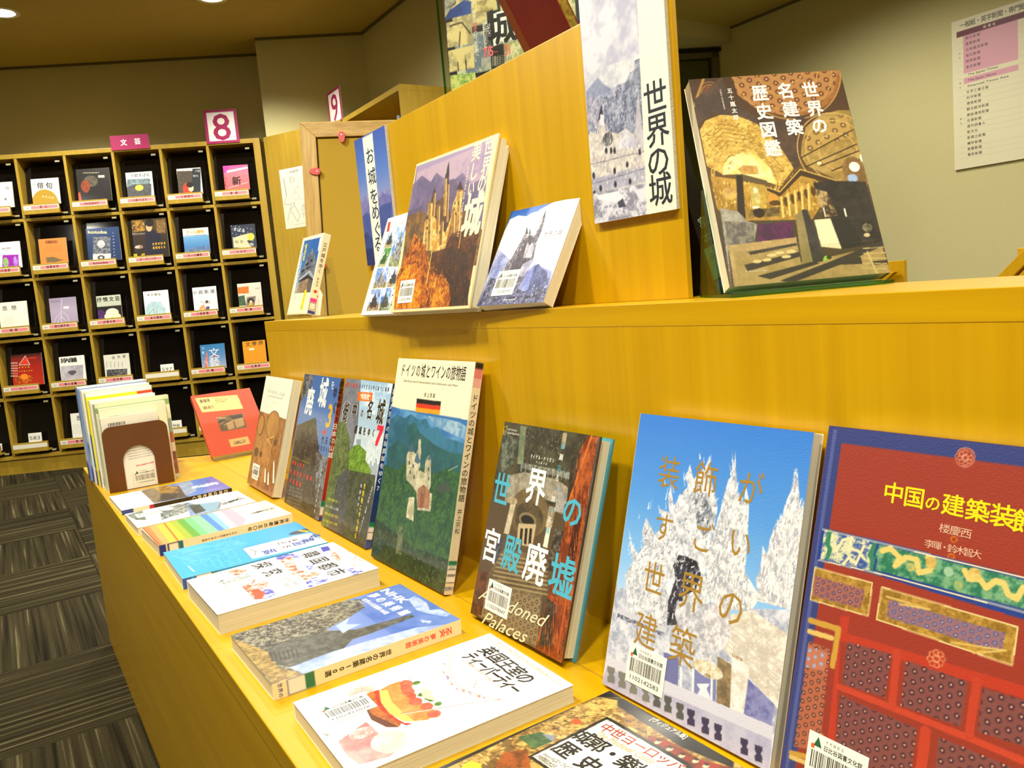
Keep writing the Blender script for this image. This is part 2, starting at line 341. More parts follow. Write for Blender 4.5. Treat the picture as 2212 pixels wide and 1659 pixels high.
def book(name, label, art, P, z0, flat=False, hard=False, spine='L', px=900, gloss=True, group=None, spine_ops=None, spine_col='f0ead0', back='e8e0c8', cat='book', seed=3):
    """P = x, y, yaw, w, h, t, tilt: pivot is the rear bottom edge's left end; cover faces -Y"""
    x, y, th, wd, h, t, ti = P; ops = ART[art]; GAMMA[0] = GM.get(art, 1.12)
    root = thing(name, label, cat, (x, y, z0), th, group); root.rotation_euler = (-math.pi/2 if flat else -ti, 0, th); root.rotation_mode = 'XYZ'
    root.matrix_world = Matrix.Translation((x, y, z0)) @ Matrix.Rotation(th, 4, 'Z') @ Matrix.Rotation(-math.pi/2 if flat else -ti, 4, 'X')
    cd = .0026 if hard else .0005; ins = .0035 if hard else .0006; mat = M['print_gloss'] if gloss else M['print']
    e = spine_col if hard else 'ece6d0'
    sheet(ops, wd, h, cd, -t, px, seed, e).obj('front_cover', mat, root)
    pm = PM(); pm.box(0, -cd, 0, wd, 0, h, back); pm.obj('back_cover', mat, root)
    sx0, sx1 = (0, .0012+cd) if spine == 'L' else (wd-.0012-cd, wd)
    pm = PM(); pm.box(sx0, -t+cd, 0, sx1, -cd, h, spine_col); so = pm.obj('spine', mat, root)
    px0, px1 = (sx1, wd-ins) if spine == 'L' else (ins, sx0)
    mb = MB(); mb.box(px0, -t+cd, ins, px1, -cd, h-ins); mb.obj('page_block', M['pages'], root)
    if spine_ops:
        pm = sheet(spine_ops, t, h, .0002, 0, 600); o = pm.obj('spine_print', mat, so)
        if spine == 'R': o.matrix_local = Matrix.Translation((wd+.0003, -t, 0)) @ Matrix.Rotation(math.pi/2, 4, 'Z')
        else: o.matrix_local = Matrix.Translation((-.0003, 0, 0)) @ Matrix.Rotation(-math.pi/2, 4, 'Z')
    for op in ops:
        if op[0] == 'k': GAMMA[0] = 1; sticker(root, wd, h, -t, op[1], op[2], op[3], op[4], op[5])
    GAMMA[0] = 1; return root
# ---------------------------------------------------------------- cover artwork: g gradient, p polygon, e ellipse, l line, d lattice, t lettering, k sticker; u right, v down
ART = {}
ART['L6'] = [["g",[0,"3a7cd2"],[0.3,"5698de"],[0.55,"8cc0ee"],[0.7,"b8d4ee"],[1,"c9cfe6"]],["p","b4b9c4",[0.028,0.425,0.066,0.476,0.121,0.507,0.149,0.471,0.125,0.427,0.137,0.37,0.212,0.422,0.26,0.384,0.216,0.328,0.283,0.334,0.263,0.283,0.268,0.235,0.305,0.308,0.331,0.274,0.376,0.231,0.355,0.203,0.371,0.155,0.404,0.205,0.442,0.171,0.464,0.154,0.481,0.115,0.507,0.194,0.534,0.228,0.566,0.282,0.561,0.341,0.55,0.401,0.548,0.445,0.545,0.489,0.593,0.581,0.607,0.692,0.472,0.722,0.352,0.738,0.165,0.752,0.083,0.682,0.05,0.592,0.09,0.536],"f0f0f2",55,1.4],["p","6a707c",[0.425,0.263,0.46,0.244,0.527,0.28,0.558,0.327,0.522,0.391,0.461,0.356],"c8ccd4",60,1.2],["s","3c4250-d8dae2-8890a0",[0.425,0.263,0.46,0.244,0.527,0.28,0.558,0.327,0.522,0.391,0.461,0.356],80,0.02,0.005,80,30],["p","26262e",[0.38,0.465,0.434,0.464,0.489,0.469,0.524,0.507,0.505,0.562,0.44,0.596,0.438,0.693,0.366,0.708,0.352,0.628,0.38,0.548,0.352,0.508],"4a4a54",30,0.7],["p","f4f2ee",[0.602,0.09,0.623,0.167,0.605,0.184,0.595,0.221,0.584,0.28,0.562,0.37,0.535,0.447,0.572,0.556,0.622,0.597,0.807,0.573,0.843,0.532,0.838,0.512,0.758,0.459,0.746,0.343,0.73,0.24,0.703,0.194,0.703,0.244,0.671,0.233,0.644,0.165,0.619,0.085,0.627,0.145],"a6abb8",50,1.5],["p","f6f4f0",[0.929,0.115,0.938,0.168,0.926,0.189,0.915,0.211,0.905,0.266,0.864,0.325,0.857,0.394,0.828,0.365,0.833,0.439,0.817,0.469,0.843,0.532,0.997,0.527,0.999,0.436,1.01,0.317,0.994,0.201,0.982,0.229,0.967,0.184,0.945,0.114,0.945,0.154],"b0b2bc",48,1.5],["p","dcdfe8",[-0.014,0.725,-0.015,0.619,0.02,0.654,0.068,0.628,0.097,0.703,0.346,0.713,0.638,0.664,0.701,0.622,0.804,0.563,0.997,0.527,1.013,0.627,1.002,0.988,0.064,1.288,-0.006,1.002],"9ea6bc",22,1],["p","ece7dc",[0.675,0.614,0.816,0.564,1.013,0.601,1.002,0.816,0.75,0.729,0.644,0.691],"c4bcae",45,1],["s","ffffff-e4e6ee-8a90a0-70788c-d0d4de",[0.034,0.449,0.123,0.515,0.141,0.385,0.212,0.422,0.26,0.384,0.273,0.297,0.38,0.246,0.442,0.171,0.507,0.194,0.56,0.283,0.561,0.341,0.558,0.487,0.604,0.678,0.348,0.72,0.161,0.737,0.091,0.68],1300,0.014,0.0036,75,50],["s","ffffff-fffdf6-c0c4d0-9098a8-e8e4e0",[0.611,0.103,0.644,0.165,0.671,0.233,0.721,0.234,0.737,0.344,0.756,0.452,0.804,0.56,0.62,0.59,0.57,0.549,0.535,0.447,0.584,0.28,0.605,0.184],1100,0.016,0.0038,88,20],["s","ffffff-fffcf2-c4c6d0-989cb0-ece8e2",[0.938,0.121,0.99,0.221,1.004,0.337,0.996,0.521,0.852,0.523,0.821,0.434,0.855,0.388,0.864,0.325,0.902,0.253,0.926,0.189],950,0.016,0.0038,88,20],["s","ffffff-f4f4f4-c8ccd8",[0.025,0.417,0.144,0.337,0.259,0.213,0.367,0.14,0.505,0.105,0.537,0.242,0.393,0.297,0.222,0.405,0.097,0.503],70,0.03,0.004,100,30],["l","c8c2b8",0.004,[0.667,0.63,0.994,0.683]],["l","c8c2b8",0.004,[0.68,0.646,0.994,0.706]],["l","c8c2b8",0.004,[0.694,0.663,0.993,0.73]],["l","c8c2b8",0.004,[0.707,0.679,0.993,0.753]],["l","c8c2b8",0.004,[0.721,0.696,0.993,0.776]],["p","c9cbd6",[0.029,0.716,0.368,0.716,0.366,0.735,0.026,0.733]],["p","4a4e66",[0.035,0.735,0.352,0.738,0.352,0.749,0.039,0.751],"c9cbd6",80,2],["p","dfe1e8",[0.405,0.618,0.656,0.583,0.694,0.694,0.662,0.764,0.481,0.757,0.403,0.663],"a2a4ae",40,1.2],["p","6c5d48",[0.674,0.74,0.754,0.748,0.794,0.894,0.707,0.904],"a08a64",30,1],["p","5c609c",[0.815,0.76,0.984,0.808,0.981,0.893,0.845,0.893],"8c8fc0",14,1],["p","6f74a6",[0.368,0.798,0.464,0.797,0.482,0.895,0.394,0.896]],["p","7d82b4",[0.55,0.798,0.681,0.794,0.697,0.887,0.573,0.892]],["p","eceaf0",[0.478,0.823,0.49,0.82,0.516,0.944,0.504,0.947]],["p","eceaf0",[0.547,0.81,0.559,0.807,0.584,0.929,0.572,0.932]],["p","eceaf0",[0.65,0.791,0.661,0.788,0.685,0.907,0.673,0.91]],["p","f2eee8",[0.748,0.722,0.844,0.74,0.845,0.893,0.779,0.905],"d0c8bc",40,1],["e","efe9da",[0.631,0.792,0.085,0.025],"c2b288",60,1],["e","e8e6ea",[0.652,0.647,0.072,0.081],"b0aeb6",50,1.3],["p","e6e6ee",[0.582,0.851,0.653,0.832,0.64,0.853,0.662,0.868,0.679,0.912,0.597,0.935,0.596,0.879,0.605,0.863]],["p","d4d4e2",[0.016,0.897,0.992,0.87,0.992,0.909,0.011,0.938]],["p","c2c2d6",[0.011,0.938,0.992,0.909,0.997,0.989,0.072,1.285,-0.005,1.006],"aeaecb",12,0.8],["p","7a7d78",[0.017,0.931,0.072,0.927,0.075,0.94,0.066,0.952,0.081,0.959,0.085,0.98,0.033,0.986,0.027,0.97,0.039,0.959,0.022,0.95]],["p","7a7d78",[0.098,0.929,0.15,0.926,0.154,0.939,0.145,0.95,0.159,0.958,0.163,0.978,0.113,0.983,0.107,0.968,0.118,0.957,0.102,0.949]],["p","7a7d78",[0.178,0.93,0.228,0.927,0.232,0.94,0.223,0.951,0.237,0.958,0.241,0.978,0.192,0.984,0.187,0.968,0.197,0.958,0.181,0.949]],["p","7a7d78",[0.265,0.935,0.313,0.931,0.317,0.944,0.308,0.955,0.322,0.962,0.326,0.982,0.279,0.987,0.273,0.972,0.284,0.962,0.268,0.954]],["p","55585a",[0.337,0.935,0.385,0.931,0.388,0.944,0.38,0.955,0.393,0.962,0.396,0.981,0.351,0.986,0.346,0.971,0.356,0.961,0.341,0.953]],["p","55585a",[0.408,0.933,0.453,0.93,0.457,0.942,0.448,0.953,0.461,0.96,0.465,0.979,0.421,0.984,0.416,0.969,0.425,0.959,0.411,0.952]],["p","55585a",[0.483,0.936,0.528,0.933,0.531,0.945,0.523,0.956,0.535,0.962,0.539,0.981,0.496,0.986,0.491,0.972,0.501,0.962,0.487,0.954]],["p","3a3658",[0.55,0.938,0.593,0.935,0.596,0.947,0.588,0.957,0.6,0.964,0.604,0.983,0.562,0.987,0.557,0.973,0.567,0.963,0.553,0.956]],["p","3a3658",[0.634,0.941,0.675,0.938,0.678,0.949,0.671,0.96,0.682,0.966,0.685,0.985,0.645,0.989,0.641,0.975,0.65,0.966,0.637,0.958]],["p","3a3658",[0.705,0.941,0.745,0.938,0.748,0.95,0.741,0.96,0.752,0.966,0.755,0.984,0.717,0.989,0.712,0.975,0.721,0.966,0.708,0.959]],["p","3a3658",[0.845,0.945,0.883,0.941,0.885,0.952,0.879,0.962,0.889,0.968,0.892,0.986,0.856,0.99,0.852,0.977,0.86,0.968,0.848,0.961]],["p","3a3658",[0.917,0.944,0.954,0.941,0.956,0.952,0.949,0.961,0.959,0.967,0.962,0.985,0.927,0.989,0.923,0.976,0.931,0.967,0.92,0.96]],["t","装","a48032",[0.248,0.198,0.248,0.198],0.1235,0.861,0,0,0],["t","飾","a48032",[0.477,0.197,0.477,0.197],0.1235,0.861,0,0,0],["t","が","a48032",[0.729,0.2,0.729,0.2],0.117,0.861,0,0,0],["t","す","a48032",[0.262,0.391,0.262,0.391],0.1105,0.861,0,0,0],["t","ご","a48032",[0.502,0.39,0.502,0.39],0.1105,0.861,0,0,0],["t","い","a48032",[0.713,0.376,0.713,0.376],0.1105,0.861,0,0,0],["t","世","a48032",[0.244,0.573,0.244,0.573],0.1235,0.861,0,0,0],["t","界","a48032",[0.482,0.575,0.482,0.575],0.1365,0.861,0,0,0],["t","の","a48032",[0.709,0.579,0.709,0.579],0.13,0.861,0,0,0],["t","建","a48032",[0.241,0.756,0.241,0.756],0.13,0.861,0,0,0],["t","築","a48032",[0.474,0.758,0.474,0.758],0.1365,0.861,0,0,0],["t","ture","a48032",[0.747,0.716,0.805,0.719],0.018,1,0,0,0],["t","de","a48032",[0.617,0.81,0.654,0.808],0.014,1,0,0,0],["k",0.275,0.881,"1102142583",0,1]]
ART['L7'] = [["g",[0,"9a4030"],[0.4,"9c3e2e"],[1,"923a2e"]],["p","3c4680",[0,0,1,0,1,0.045,0.06,0.045,0.06,1,0,1]],["p","56619c",[0.02,0.01,0.035,0.01,0.035,1,0.02,1]],["e","dca084",[0.49,0.041,0.03,0.024]],["e","9a4030",[0.49,0.041,0.028,0.022]],["e","dca084",[0.506,0.04,0.008,0.007]],["e","9a4030",[0.506,0.04,0.006,0.005]],["e","dca084",[0.503,0.05,0.008,0.006]],["e","9a4030",[0.503,0.05,0.006,0.004]],["e","dca084",[0.493,0.055,0.008,0.006]],["e","9a4030",[0.493,0.055,0.006,0.004]],["e","dca084",[0.481,0.052,0.008,0.006]],["e","9a4030",[0.481,0.052,0.006,0.005]],["e","dca084",[0.475,0.044,0.008,0.006]],["e","9a4030",[0.475,0.044,0.006,0.004]],["e","dca084",[0.478,0.034,0.008,0.007]],["e","9a4030",[0.478,0.034,0.006,0.005]],["e","dca084",[0.488,0.029,0.008,0.007]],["e","9a4030",[0.488,0.029,0.006,0.005]],["e","dca084",[0.5,0.032,0.008,0.006]],["e","9a4030",[0.5,0.032,0.006,0.005]],["e","dca084",[0.491,0.042,0.009,0.007]],["e","9a4030",[0.491,0.042,0.006,0.005]],["t","中","f2d818",[0.277,0.157,0.277,0.157],0.057,1.035,0.014,0,0],["t","国","f2d818",[0.348,0.159,0.348,0.159],0.0558,1.035,0.014,0,0],["t","の","f2d818",[0.41,0.165,0.41,0.165],0.0403,1.035,0.014,0,0],["t","建","f2d818",[0.474,0.161,0.474,0.161],0.0558,1.035,0.014,0,0],["t","築","f2d818",[0.548,0.164,0.548,0.164],0.0558,1.035,0.014,0,0],["t","装","f2d818",[0.621,0.165,0.621,0.165],0.057,1.035,0.014,0,0],["t","飾","f2d818",[0.686,0.17,0.686,0.17],0.057,1.035,0.014,0,0],["t","楼慶西","e2b89c",[0.458,0.22,0.524,0.221],0.0248,1.15,0,0,0],["e","c8742a",[0.49,0.241,0.011,0.008]],["t","著","a83a24",[0.49,0.241,0.49,0.241],0.0099,1.15,0,0,0],["t","李暉・鈴木智大","e2b89c",[0.417,0.265,0.562,0.264],0.0223,1.15,0,0,0],["e","c8742a",[0.489,0.283,0.011,0.008]],["t","訳","a83a24",[0.489,0.283,0.489,0.283],0.0099,1.15,0,0,0],["p","2c4690",[0.027,0.287,0.245,0.285,0.713,0.29,0.728,0.383,0.25,0.374,0.028,0.376]],["p","d8d8b0",[0.041,0.29,0.236,0.291,0.237,0.367,0.041,0.372],"3858a0",45,2],["p","2f7a5e",[0.254,0.294,0.714,0.297,0.724,0.36,0.252,0.362,0.254,0.334,0.243,0.325],"7fae84",40,1.6],["p","3a8464",[0.23,0.292,0.244,0.289,0.237,0.326,0.245,0.33,0.242,0.37,0.23,0.37,0.227,0.339,0.215,0.33]],["p","3a8464",[0.058,0.286,0.071,0.287,0.071,0.326,0.083,0.336,0.075,0.367,0.062,0.37,0.063,0.339,0.049,0.327]],["l","dcc878",0.014,[0.265,0.309,0.293,0.298,0.327,0.315,0.316,0.339,0.348,0.311,0.384,0.31,0.397,0.34,0.43,0.328,0.435,0.3,0.418,0.298]],["l","dcc878",0.014,[0.534,0.308,0.55,0.325,0.581,0.319,0.602,0.335,0.623,0.315,0.647,0.315,0.663,0.337,0.687,0.342,0.7,0.314,0.718,0.32]],["e","dcc878",[0.43,0.309,0.017,0.014],"c09c50",50,1],["e","dcc878",[0.563,0.31,0.018,0.014],"c09c50",50,1],["e","d0b868",[0.367,0.332,0.015,0.011],"8fae78",60,2],["e","d0b868",[0.521,0.347,0.014,0.011],"8fae78",60,2],["l","e6dcb0",0.008,[0.099,0.339,0.118,0.306,0.15,0.295,0.147,0.324,0.18,0.324,0.208,0.342]],["l","e6dcb0",0.007,[0.131,0.369,0.152,0.347,0.179,0.36,0.198,0.31]],["e","9cc0a0",[0.487,0.32,0.015,0.012]],["l","e8e2c0",0.003,[0.032,0.29,0.714,0.292]],["l","e8e2c0",0.003,[0.037,0.376,0.249,0.369,0.725,0.367]],["p","c09a48",[0.025,0.398,0.247,0.397,0.248,0.483,0.025,0.489],"8a6a28",60,1],["l","e6d49a",0.003,[0.025,0.398,0.247,0.397,0.248,0.483,0.025,0.489,0.025,0.398]],["p","7a2c22",[0.03,0.421,0.223,0.419,0.219,0.47,0.032,0.477]],["d","5c4468",[0.03,0.421,0.223,0.419,0.219,0.47,0.032,0.477],"a06a60",115],["p","c09a48",[0.281,0.4,0.699,0.403,0.698,0.489,0.279,0.484],"8a6a28",60,1],["l","e6d49a",0.003,[0.281,0.4,0.699,0.403,0.698,0.489,0.279,0.484,0.281,0.4]],["p","7a2c22",[0.311,0.425,0.669,0.424,0.665,0.468,0.313,0.47]],["d","566092",[0.311,0.425,0.669,0.424,0.665,0.468,0.313,0.47],"94707c",115],["l","d8bc70",0.004,[0.301,0.42,0.447,0.421,0.348,0.429]],["l","d8bc70",0.004,[0.59,0.489,0.677,0.461,0.524,0.481]],["p","b8402c",[0.15,0.505,0.182,0.498,0.183,0.544,0.75,0.523,0.754,0.55,0.163,0.569,0.201,0.892,0.17,0.904]],["d","4e3040",[0.187,0.565,0.344,0.556,0.342,0.666,0.192,0.675],"82504e",90],["d","4e3040",[0.394,0.559,0.583,0.556,0.583,0.662,0.397,0.67],"82504e",90],["d","4e3040",[0.628,0.559,0.754,0.553,0.769,0.649,0.63,0.658],"82504e",90],["l","c04a34",0.016,[0.179,0.686,0.622,0.679,0.774,0.68]],["l","bc4630",0.02,[0.363,0.549,0.369,0.677]],["l","bc4630",0.02,[0.61,0.549,0.609,0.674]],["d","4e3040",[0.191,0.706,0.457,0.707,0.457,0.802,0.201,0.892],"82504e",90],["d","4e3040",[0.523,0.705,0.778,0.702,0.785,0.75,0.533,0.846],"82504e",90],["l","bc4630",0.026,[0.484,0.705,0.486,0.812]],["d","643c34",[0.042,0.6,0.128,0.6,0.142,0.871,0.044,0.889],"b06a50",100],["d","8c9cc0",[0.043,0.615,0.123,0.612,0.119,0.663,0.044,0.671],"c07858",100],["l","c49c44",0.016,[0.037,0.544,0.149,0.541,0.146,0.64]],["l","d8bc70",0.014,[0.039,0.574,0.128,0.57]],["l","c49c44",0.014,[0.036,0.91,0.141,0.891]],["l","d8bc70",0.012,[0.037,0.921,0.124,0.912]],["l","c49c44",0.012,[0.141,0.828,0.137,0.892]],["e","d8946c",[0.504,0.525,0.01,0.007]],["e","b0402c",[0.504,0.525,0.007,0.006]],["e","d8946c",[0.501,0.536,0.009,0.008]],["e","b0402c",[0.501,0.536,0.007,0.006]],["e","d8946c",[0.489,0.544,0.011,0.007]],["e","b0402c",[0.489,0.544,0.007,0.005]],["e","d8946c",[0.475,0.543,0.01,0.008]],["e","b0402c",[0.475,0.543,0.008,0.006]],["e","d8946c",[0.468,0.535,0.011,0.007]],["e","b0402c",[0.468,0.535,0.007,0.005]],["e","d8946c",[0.472,0.523,0.01,0.008]],["e","b0402c",[0.472,0.523,0.007,0.006]],["e","d8946c",[0.484,0.516,0.011,0.007]],["e","b0402c",[0.484,0.516,0.007,0.005]],["e","d8946c",[0.497,0.517,0.011,0.007]],["e","b0402c",[0.497,0.517,0.007,0.005]],["e","d8946c",[0.486,0.53,0.012,0.008]],["e","b0402c",[0.486,0.53,0.008,0.005]],["k",0.209,0.89,"1102083117",0,1]]
ART['L5'] = [["g",[0,"54503c"],[0.3,"5a4c34"],[0.7,"6a563c"],[1,"4c3a28"]],["p","5c563e",[0,0,1,0,1,0.35,0,0.35],"3c3828",14,1],["p","3f4638",[-0.026,0.036,0.194,0.091,0.181,0.207,0.07,0.264],"7c8270",40,1.4],["p","9a9a70",[0.192,0.011,0.257,0.008,0.296,0.195,0.23,0.202],"6a7a60",20,1],["p","b0a480",[0.649,0.01,0.691,0.007,0.693,0.081,0.659,0.084]],["p","9fa093",[0.264,0.188,0.903,0.182,0.908,0.219,0.673,0.214,0.275,0.217],"6a6a5c",60,1.5],["l","c4c4b4",0.003,[0.276,0.193,0.285,0.232]],["l","c4c4b4",0.003,[0.326,0.193,0.336,0.231]],["l","c4c4b4",0.003,[0.376,0.192,0.386,0.23]],["l","c4c4b4",0.003,[0.425,0.191,0.435,0.23]],["l","c4c4b4",0.003,[0.474,0.191,0.483,0.229]],["l","c4c4b4",0.003,[0.521,0.19,0.531,0.228]],["l","c4c4b4",0.003,[0.568,0.19,0.577,0.228]],["l","c4c4b4",0.003,[0.614,0.189,0.623,0.227]],["l","c4c4b4",0.003,[0.66,0.189,0.669,0.227]],["l","c4c4b4",0.003,[0.705,0.188,0.713,0.226]],["l","c4c4b4",0.003,[0.749,0.188,0.757,0.225]],["l","c4c4b4",0.003,[0.792,0.187,0.801,0.225]],["l","c4c4b4",0.003,[0.835,0.187,0.843,0.224]],["l","c4c4b4",0.003,[0.877,0.186,0.885,0.224]],["l","5aa0a8",0.004,[0.267,0.172,0.291,0.231]],["l","5aa0a8",0.004,[0.724,0.168,0.738,0.215]],["p","8c8470",[0.155,0.268,0.33,0.231,0.679,0.23,0.825,0.261,0.816,0.326,0.613,0.336,0.38,0.307,0.254,0.384,0.164,0.413],"b4ac96",24,1],["e","6c5c3e",[0.443,0.418,0.207,0.116],"86704a",20,1],["e","4c4230",[0.456,0.442,0.151,0.074],"6c5c40",20,1],["e","8c7c58",[0.447,0.451,0.093,0.033]],["e","2c2620",[0.448,0.455,0.072,0.024]],["p","c4b088",[0.359,0.483,0.545,0.459,0.544,0.57,0.378,0.581]],["p","30281e",[0.39,0.502,0.418,0.499,0.434,0.576,0.405,0.576]],["p","30281e",[0.439,0.495,0.466,0.491,0.482,0.568,0.453,0.568]],["p","30281e",[0.485,0.488,0.512,0.484,0.527,0.56,0.499,0.561]],["p","e0d4b8",[0.236,0.39,0.294,0.385,0.276,0.55,0.218,0.553],"b8a888",30,0.8],["e","c8bca0",[0.248,0.385,0.058,0.019],"a09070",60,1],["p","f4ead0",[0.654,0.453,0.691,0.449,0.694,0.548,0.648,0.548]],["p","d8ccb0",[0.639,0.358,0.708,0.356,0.702,0.454,0.641,0.456],"908468",20,1],["p","8c8680",[0.684,0.245,0.789,0.297,0.785,0.378,0.706,0.373],"b8b4ac",30,1],["p","42444c",[0.149,0.575,0.233,0.579,0.205,0.706,0.1,0.707],"64666c",50,1.4],["p","3c3428",[0.726,0.451,0.828,0.451,0.831,0.639,0.73,0.643],"7c7464",60,1.6],["p","8e7c58",[0.254,0.627,0.674,0.588,0.783,0.759,0.07,0.837],"6a5a3e",10,0.8],["l","bca878",0.004,[0.216,0.66,0.718,0.613]],["l","4c3e2a",0.003,[0.215,0.671,0.722,0.622]],["l","bca878",0.004,[0.209,0.682,0.726,0.632]],["l","4c3e2a",0.003,[0.207,0.693,0.729,0.641]],["l","bca878",0.004,[0.202,0.704,0.733,0.652]],["l","4c3e2a",0.003,[0.2,0.715,0.736,0.66]],["l","bca878",0.004,[0.195,0.727,0.74,0.671]],["l","4c3e2a",0.003,[0.193,0.737,0.744,0.68]],["l","bca878",0.004,[0.188,0.749,0.748,0.69]],["l","4c3e2a",0.003,[0.186,0.76,0.751,0.699]],["l","bca878",0.004,[0.18,0.771,0.755,0.709]],["l","4c3e2a",0.003,[0.179,0.782,0.758,0.718]],["l","bca878",0.004,[0.173,0.794,0.762,0.729]],["l","4c3e2a",0.003,[0.172,0.804,0.766,0.737]],["l","bca878",0.004,[0.166,0.816,0.77,0.748]],["l","4c3e2a",0.003,[0.164,0.827,0.773,0.757]],["p","8c7a58",[0.13,0.825,0.721,0.756,0.762,1.0,0.075,0.995],"6c5c40",40,1.1],["d","54462e",[0.137,0.841,0.71,0.774,0.757,0.986,0.095,0.99],"94825e",65],["p","50301c",[0.004,0.787,0.125,0.764,0.134,0.982,0.014,1.008],"7c4c28",20,1],["p","7c3816",[0.888,0.004,1.009,0.004,1.013,0.999,0.746,1.004,0.775,0.761,0.809,0.58,0.827,0.356,0.803,0.199,0.841,0.075],"b8622a",9,1.3],["p","322820",[0.775,0.122,0.859,0.082,0.836,0.291,0.8,0.328],"5c4a36",30,1],["l","d0742c",0.012,[0.92,0.005,0.816,0.326]],["l","c86020",0.01,[0.94,0.309,0.951,0.786,0.953,0.968]],["p","5c5040",[0.775,0.761,0.882,0.777,0.882,0.955,0.773,0.982],"382a1c",20,1],["p","3c1c10",[0.894,0.362,0.961,0.368,0.964,0.645,0.898,0.642],"7c3818",10,1],["s","d07830-4c2410-8c4820",[0.888,0.004,1.009,0.004,1.013,0.999,0.778,0.996,0.809,0.58,0.827,0.356,0.841,0.075],260,0.05,0.004,100,6],["s","8c8468-48402c-6c6448",[-0.006,0.007,0.666,0.009,0.652,0.159,0.236,0.193],200,0.014,0.005,60,90],["p","5a6468",[0.983,0.006,1.009,0.005,1.028,0.996,1.005,0.999],"3c4448",10,0.8],["t","世","55b4c8",[0.105,0.348,0.105,0.348],0.1776,0.85,0.015,0,0],["t","界","fffcf0",[0.477,0.289,0.477,0.289],0.186,0.9,0.015,0,0],["t","の","55b4c8",[0.867,0.354,0.867,0.354],0.156,0.95,0.015,0,0],["t","宮","fffcf0",[0.101,0.636,0.101,0.636],0.18,0.85,0.015,0,0],["t","殿","55b4c8",[0.348,0.637,0.348,0.637],0.186,0.85,0.015,0,0],["t","廃","fffcf0",[0.603,0.638,0.603,0.638],0.198,0.9,0.015,0,0],["t","墟","55b4c8",[0.875,0.647,0.875,0.647],0.198,0.95,0.015,0,0],["t","華","55b4c8",[0.676,0.074,0.676,0.074],0.032,1,0,0,0],["t","麗","fffcf0",[0.675,0.124,0.675,0.124],0.032,1,0,0,0],["t","な","55b4c8",[0.674,0.173,0.674,0.173],0.032,1,0,0,0],["t","る","fffcf0",[0.673,0.223,0.673,0.223],0.032,1,0,0,0],["t","一","55b4c8",[0.672,0.272,0.672,0.272],0.032,1,0,0,0],["t","族","fffcf0",[0.671,0.322,0.671,0.322],0.032,1,0,0,0],["t","の","55b4c8",[0.67,0.371,0.67,0.371],0.032,1,0,0,0],["t","末","fffcf0",[0.669,0.42,0.669,0.42],0.032,1,0,0,0],["t","路","55b4c8",[0.668,0.47,0.668,0.47],0.032,1,0,0,0],["t","マイケル・ケリガン","fffcf0",[0.371,0.148,0.602,0.147],0.022,0.75,0.01,0,0],["t","大山晶子訳","f0ead8",[0.44,0.17,0.541,0.17],0.015,0.75,0,0,0],["l","e8c820",0.003,[0.002,0.026,0.04,0.025,0.032,0.068,0.011,0.068,0.002,0.026]],["t","NATIONAL","e8e4d8",[0.053,0.037,0.163,0.038],0.014,0.8,0,0,0],["t","GEOGRAPHIC","e8e4d8",[0.056,0.055,0.201,0.056],0.014,0.8,0,0,0],["t","Abandoned","f6e6c0",[0.086,0.882,0.799,0.862],0.09,0.8,-0.008,0.55,0],["t","Palaces","f6e6c0",[0.178,0.985,0.653,0.971],0.09,0.8,-0.008,0.5,0],["k",0.287,0.867,"1102378047",0,1]]
